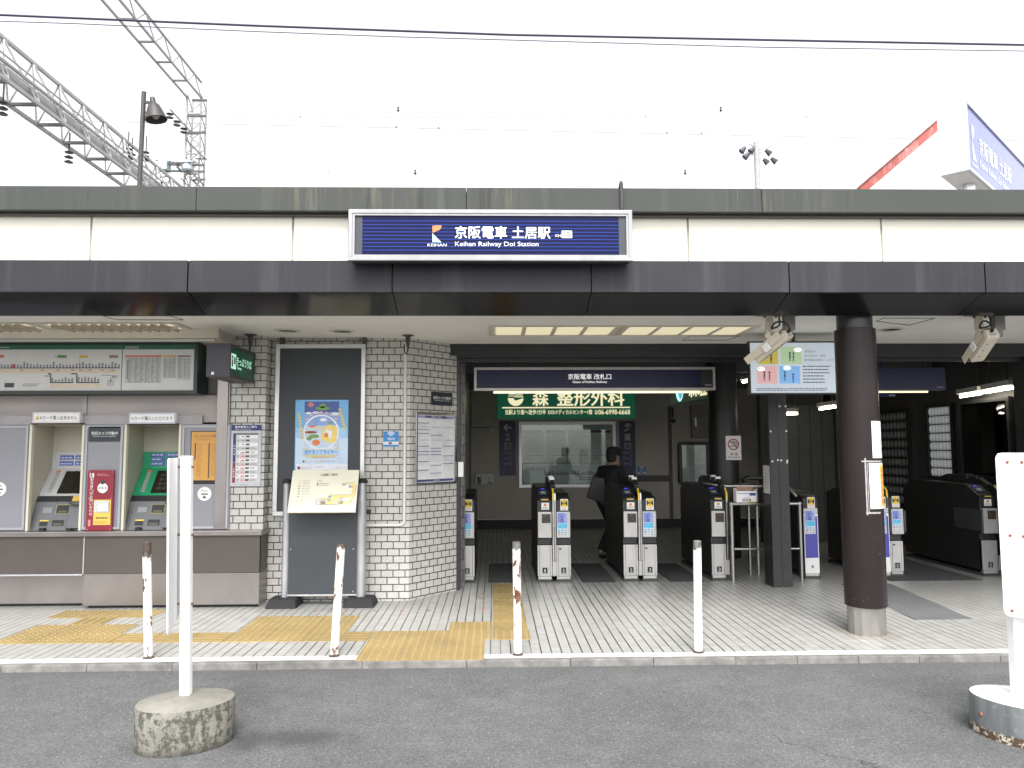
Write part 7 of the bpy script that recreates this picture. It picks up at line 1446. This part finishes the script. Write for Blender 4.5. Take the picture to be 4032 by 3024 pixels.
V = Vector; b = MB(); b.hexa([V((pA.x-hw_, PYY-.022, .225)), V((pA.x+hw_, PYY-.022, .225)), V((pA.x+hw_, PYY+.022, .225)), V((pA.x-hw_, PYY+.022, .225)), V((pB.x-hw_, PYY-.022, 1.535)), V((pB.x+hw_, PYY-.022, 1.535)), V((pB.x+hw_, PYY+.022, 1.535)), V((pB.x-hw_, PYY+.022, 1.535))]); b.build('post', M['white_paint'], t, bevel=.004)
xa = lean(1.1)-hw_; xb = lean(1.1)+hw_
zt_, zb_ = 1.535, .66
def rounded(s0, t0, s1, t1, r, n=6):
    pts = []
    for cx, cy, a in ((s1-r, t1-r, 0), (s0+r, t1-r, 90), (s0+r, t0+r, 180), (s1-r, t0+r, 270)):
        for i in range(n+1): q = math.radians(a+90*i/n); pts.append((cx+r*math.cos(q), cy+r*math.sin(q)))
    return pts
near = atY(660, 2150, 3.93); bx0 = xa-.024; dirv = Vector((near.x-bx0, 3.93-PYY)); far = Vector((bx0, PYY))-dirv.normalized()*.28
BPn = Pl((far.x, far.y), (dirv.x, dirv.y)); Lb = dirv.length+.28
b = MB(); b.prism(BPn, rounded(0, .645, Lb, 1.525, .04), -.004, .004); b.v = [V((p.x+lean(p.z)-lean(1.1), p.y, p.z)) for p in b.v]; b.build('sign_board', M['white_paint'], t)
b = MB()
for q in (.06, .435, .81): z = zt_-q; b.tube([(lean(z)-hw_-.034, PYY, z), (lean(z)+hw_+.010, PYY, z)], .007, 8)
b.build('bolt', M['rust_bolt'], t, smooth=True)
t = thing('sign_stand', 'white sign stand with rusty bolts on a grey metal drum, cut by the right edge', 'sign stand', (2.93, 4.3, 0), 'movable white sign stands on the road')
RO = math.radians(-45); QX, QY = 2.90, 4.24
b = MB(); b.lathe((QX, QY, 0), [(1, 0), (1, .196), (.985, .204)], 64, 0, .285, .215, RO); b.build('drum_base', M['galv'], t, smooth=True)
b = MB(); b.lathe((QX, QY, 0), [(.98, .2042), (.92, .208), (.06, .214)], 64, 0, .285, .215, RO); b.build('drum_top', M['white_paint'], t, smooth=True)
b = MB(); q = atZ(3873, 2812, .115); nrm = Vector((q.x-QX, q.y-QY, 0)).normalized(); b.tube([q+nrm*.0-Vector((0, 0, 0)), q+nrm*.02], .012, 10); b.build('bolt', M['rust_bolt'], t)
QY = 4.26; SQ2 = PY(QY); xa = SQ2.hit(2186*1.8228, 2600)[0]; b = MB(); b.box(xa, QY-.03, .208, xa+.06, QY+.03, 1.53); b.build('post', M['white_paint'], t, bevel=.004)
xe_ = atY(2156*1.8228, 2000, 4.22).x
BR_ = Pl((xe_, 4.22), (atY(4032, 2000, 4.13).x-xe_, 4.13-4.22)); zt2 = BR_.hit(2180*1.8228, 978*1.8228)[1]; zb2 = BR_.hit(2168*1.8228, 1330*1.8228)[1]
b = MB(); b.prism(BR_, rounded(0, zb2, .55, zt2, .035), -.006, .0); b.build('sign_board', M['white_paint'], t)
b = MB()
for (px, py) in ((3967, 1820), (3978, 2108), (3986, 2404), (4024, 1820), (4031, 2112)):
    s, tt = BR_.hit(px, py); b.tube([BR_.pt(s, tt, -.002), BR_.pt(s, tt, .006)], .008, 8)
b.build('bolt', M['rust_bolt'], t, smooth=True)
# ================================================================== PERSON
PYp = 10.95; PX0 = atY(2425, 1800, PYp).x
def skin(name, verts, edges, m, parent, sub=2):
    me = bpy.data.meshes.new(name); me.from_pydata([v[0] for v in verts], [], edges); o = bpy.data.objects.new(name, me); COL.objects.link(o)
    sk = o.modifiers.new('skin', 'SKIN'); o.modifiers.new('sub', 'SUBSURF').levels = sub
    lay = me.skin_vertices[0].data
    for i, v in enumerate(verts):
        rr = v[1]; lay[i].radius = rr if isinstance(rr, tuple) else (rr, rr)
    lay[0].use_root = True
    bpy.context.view_layer.update(); dg = bpy.context.evaluated_depsgraph_get(); m2 = bpy.data.meshes.new_from_object(o.evaluated_get(dg)); bpy.data.objects.remove(o)
    root = Vector(parent['_o']); o2 = bpy.data.objects.new(name, m2); COL.objects.link(o2); m2.transform(Matrix.Translation(-root)); m2.materials.clear(); m2.materials.append(m)
    for p in m2.polygons: p.use_smooth = True
    o2.parent = parent; o2['_o'] = tuple(root); return o2
t = thing('person', 'person in dark clothes and black cap walking right behind the gates with a shoulder bag', 'person', (PX0-.13, PYp, PZ))
G = lambda dx, dy, z: (PX0+dx, PYp+dy, z)
hd = G(.0, 0, 1.465)
body = [(G(-.12, 0, .80), .10), (G(-.09, 0, .98), (.12, .10)), (G(-.05, 0, 1.16), (.145, .105)), (G(-.025, 0, 1.28), (.10, .08)), (G(-.01, 0, 1.345), .048), (G(.0, 0, 1.42), .07), (G(.01, 0, 1.50), .082), (G(.01, 0, 1.545), .05),
        (G(-.04, -.17, 1.26), .052), (G(.02, -.20, 1.06), .042), (G(.16, -.17, .96), .034), (G(.22, -.16, .94), .026),
        (G(-.06, .17, 1.26), .052), (G(-.12, .21, 1.05), .042), (G(-.08, .2, .86), .034), (G(-.06, .2, .80), .026),
        (G(-.13, -.075, .76), .088), (G(-.14, -.085, .46), .06), (G(-.36, -.085, .16), .042), (G(-.37, -.085, .10), .036),
        (G(-.09, .08, .76), .088), (G(.06, .085, .46), .06), (G(.10, .085, .12), .042), (G(.11, .085, .085), .036),
        (G(.078, 0, 1.455), .022), (G(.06, 0, 1.40), .03)]
ed = [(0, 1), (1, 2), (2, 3), (3, 4), (4, 5), (5, 6), (6, 7), (3, 8), (8, 9), (9, 10), (10, 11), (3, 12), (12, 13), (13, 14), (14, 15), (0, 16), (16, 17), (17, 18), (18, 19), (0, 20), (20, 21), (21, 22), (22, 23), (6, 24), (5, 25)]
skin('body', body, ed, M['skin'], t)
up_ = lambda v, k: (v[0], tuple(x*k for x in v[1]) if isinstance(v[1], tuple) else v[1]+k-1)
jk = [(G(-.12, 0, .82), (.16, .14)), (G(-.09, 0, .98), (.17, .15)), (G(-.05, 0, 1.16), (.19, .16)), (G(-.025, 0, 1.27), (.125, .10)), (G(-.012, 0, 1.315), .066), (G(-.04, -.17, 1.255), .07), (G(.02, -.20, 1.06), .058), (G(.15, -.17, .965), .048), (G(-.06, .17, 1.255), .07), (G(-.12, .21, 1.05), .058), (G(-.08, .2, .87), .048)]
skin('jacket', jk, [(0, 1), (1, 2), (2, 3), (3, 4), (3, 5), (5, 6), (6, 7), (3, 8), (8, 9), (9, 10)], M['cloth_black'], t)
tr = [(G(-.12, 0, .84), (.125, .105)), (G(-.13, -.075, .74), .105), (G(-.14, -.085, .46), .082), (G(-.33, -.085, .19), .066), (G(-.36, -.085, .14), .062), (G(-.09, .08, .74), .105), (G(.06, .085, .46), .082), (G(.10, .085, .16), .066), (G(.10, .085, .12), .062)]
skin('trousers', tr, [(0, 1), (1, 2), (2, 3), (3, 4), (0, 5), (5, 6), (6, 7), (7, 8)], M['cloth_navy'], t)
for (hx, hy, toe) in ((-.37, -.085, (.10, -.025)), (.11, .085, (.16, .0))):
    z0 = .10 if hx < 0 else .09
    skin('shoe', [(G(hx-.02, hy, z0-.01), .040), (G(hx+toe[0]*.5, hy, z0-.018+toe[1]*.3), .036), (G(hx+toe[0], hy, z0-.022+toe[1]*.35), .030)], [(0, 1), (1, 2)], M['leather_black'], t, 2)
for s, (cx, cy, cz) in ((1, (.225, -.16, .935)), (-1, (-.055, .2, .79))):
    fv, fe = [(G(cx, cy, cz), (.024, .014))], []
    dirs = Vector((.9, 0, -.35)).normalized() if s == 1 else Vector((.2, 0, -1)).normalized(); lat = Vector((0, 1, 0)); palm = Vector(G(cx, cy, cz))+dirs*.055; fv.append((tuple(palm), (.030, .013))); fe.append((0, 1)); dn = Vector((-.35, 0, -.5))
    for i, ln in enumerate((.065, .075, .07, .055)):
        p0 = palm+lat*(.024-.016*i)+dirs*.012; p1 = p0+dirs*ln*.5; p2 = p1+(dirs*.6+dn*.8).normalized()*ln*.5; k = len(fv); fv += [(tuple(p0), .0085), (tuple(p1), .008), (tuple(p2), .0065)]; fe += [(1, k), (k, k+1), (k+1, k+2)]
    p0 = Vector(G(cx, cy, cz))+dirs*.02+lat*.028; p1 = p0+dirs*.03+lat*.018; k = len(fv); fv += [(tuple(p0), .010), (tuple(p1), .009), (tuple(p1+dirs*.028), .007)]; fe += [(0, k), (k, k+1), (k+1, k+2)]
    skin('hand', fv, fe, M['skin'], t, 1)
b = MB(); c = Vector(G(.005, 0, 1.49)); b.lathe(c, [(.094, -.025), (.099, .0), (.098, .05), (.082, .085), (.045, .10), (.002, .103)], 24, 0, 1.08, .92); b.build('cap', M['cloth_black'], t, smooth=True)
b = MB(); pts = []; 
for i in range(9): a = math.radians(-70+140*i/8); pts.append((c.x+.085*math.cos(a)+.02, c.y+.075*math.sin(a)))
out = [(c.x+.085*math.cos(math.radians(-60+120*i/8))+.085, c.y+.065*math.sin(math.radians(-60+120*i/8))) for i in range(9)]
b.face([Vector((x, y, c.z-.012)) for x, y in pts[::-1]]+[Vector((x, y, c.z-.035)) for x, y in out]); b.face([Vector((x, y, c.z-.018)) for x, y in pts]+[Vector((x, y, c.z-.041)) for x, y in out[::-1]]) ; b.build('cap_peak', M['cloth_black'], t)
b = MB(); b.lathe(Vector(G(-.035, 0, 1.42)), [(.055, -.055), (.082, .0), (.085, .06)], 20, 0, .8, 1.0); b.build('hair', C('hair_dark', (.02, .018, .016), rough=.7), t, smooth=True)
b = MB()
for s in (-1, 1): b.ball(Vector(G(.082, s*.03, 1.462)), .009); 
b.build('eye', C('eye_dark', (.03, .025, .022), rough=.2), t, smooth=True)
b = MB()
for s in (-1, 1): b.lathe(Vector(G(.0, s*.082, 1.43)), [(.008, -.03), (.016, 0), (.01, .03)], 10, 0, 1, .5)
b.build('ear', M['skin'], t, smooth=True)
b = MB(); b.rod(G(.083, -.022, 1.402), G(.083, .022, 1.402), .008, 0, .006); b.build('mouth', C('lip', (.35, .16, .13), rough=.5), t, bevel=.002)
t.rotation_euler = (0, 0, math.radians(38))
# shoulder bag
BG = PY(PYp-.30); q = [BG.hit(*p) for p in (ZM(2300, 1750, .3617)(100, 352), ZM(2300, 1750, .3617)(215, 365), ZM(2300, 1750, .3617)(250, 600), ZM(2300, 1750, .3617)(190, 640), ZM(2300, 1750, .3617)(28, 580))]
tb = thing('shoulder_bag', 'large black tote bag hanging from the shoulder of the walking person', 'bag', tuple(BG.pt(sum(a for a, _ in q)/5, min(c for _, c in q))))
b = MB(); b.prism(BG, q[::-1], -.09, .02); b.build('bag_body', C('bag_dark', (.016, .018, .022), rough=.5, var=.5, scale=25), tb, bevel=.012)
b = MB(); a0, a1 = BG.pt(*q[0], -.03), BG.pt(*q[1], -.03); sh_ = Vector(G(-.05, -.20, 1.33)); b.tube([a0, a0.lerp(sh_, .6)+Vector((0, -.02, .05)), sh_, a1.lerp(sh_, .5)+Vector((.02, -.03, .02)), a1], .010, 8); b.build('strap', M['leather_black'], tb, smooth=True)
# ------------------------------------------------------------------ tidy
bpy.data.objects.remove(_fo)
for o in list(bpy.data.objects):
    if '_o' in o.keys(): del o['_o']
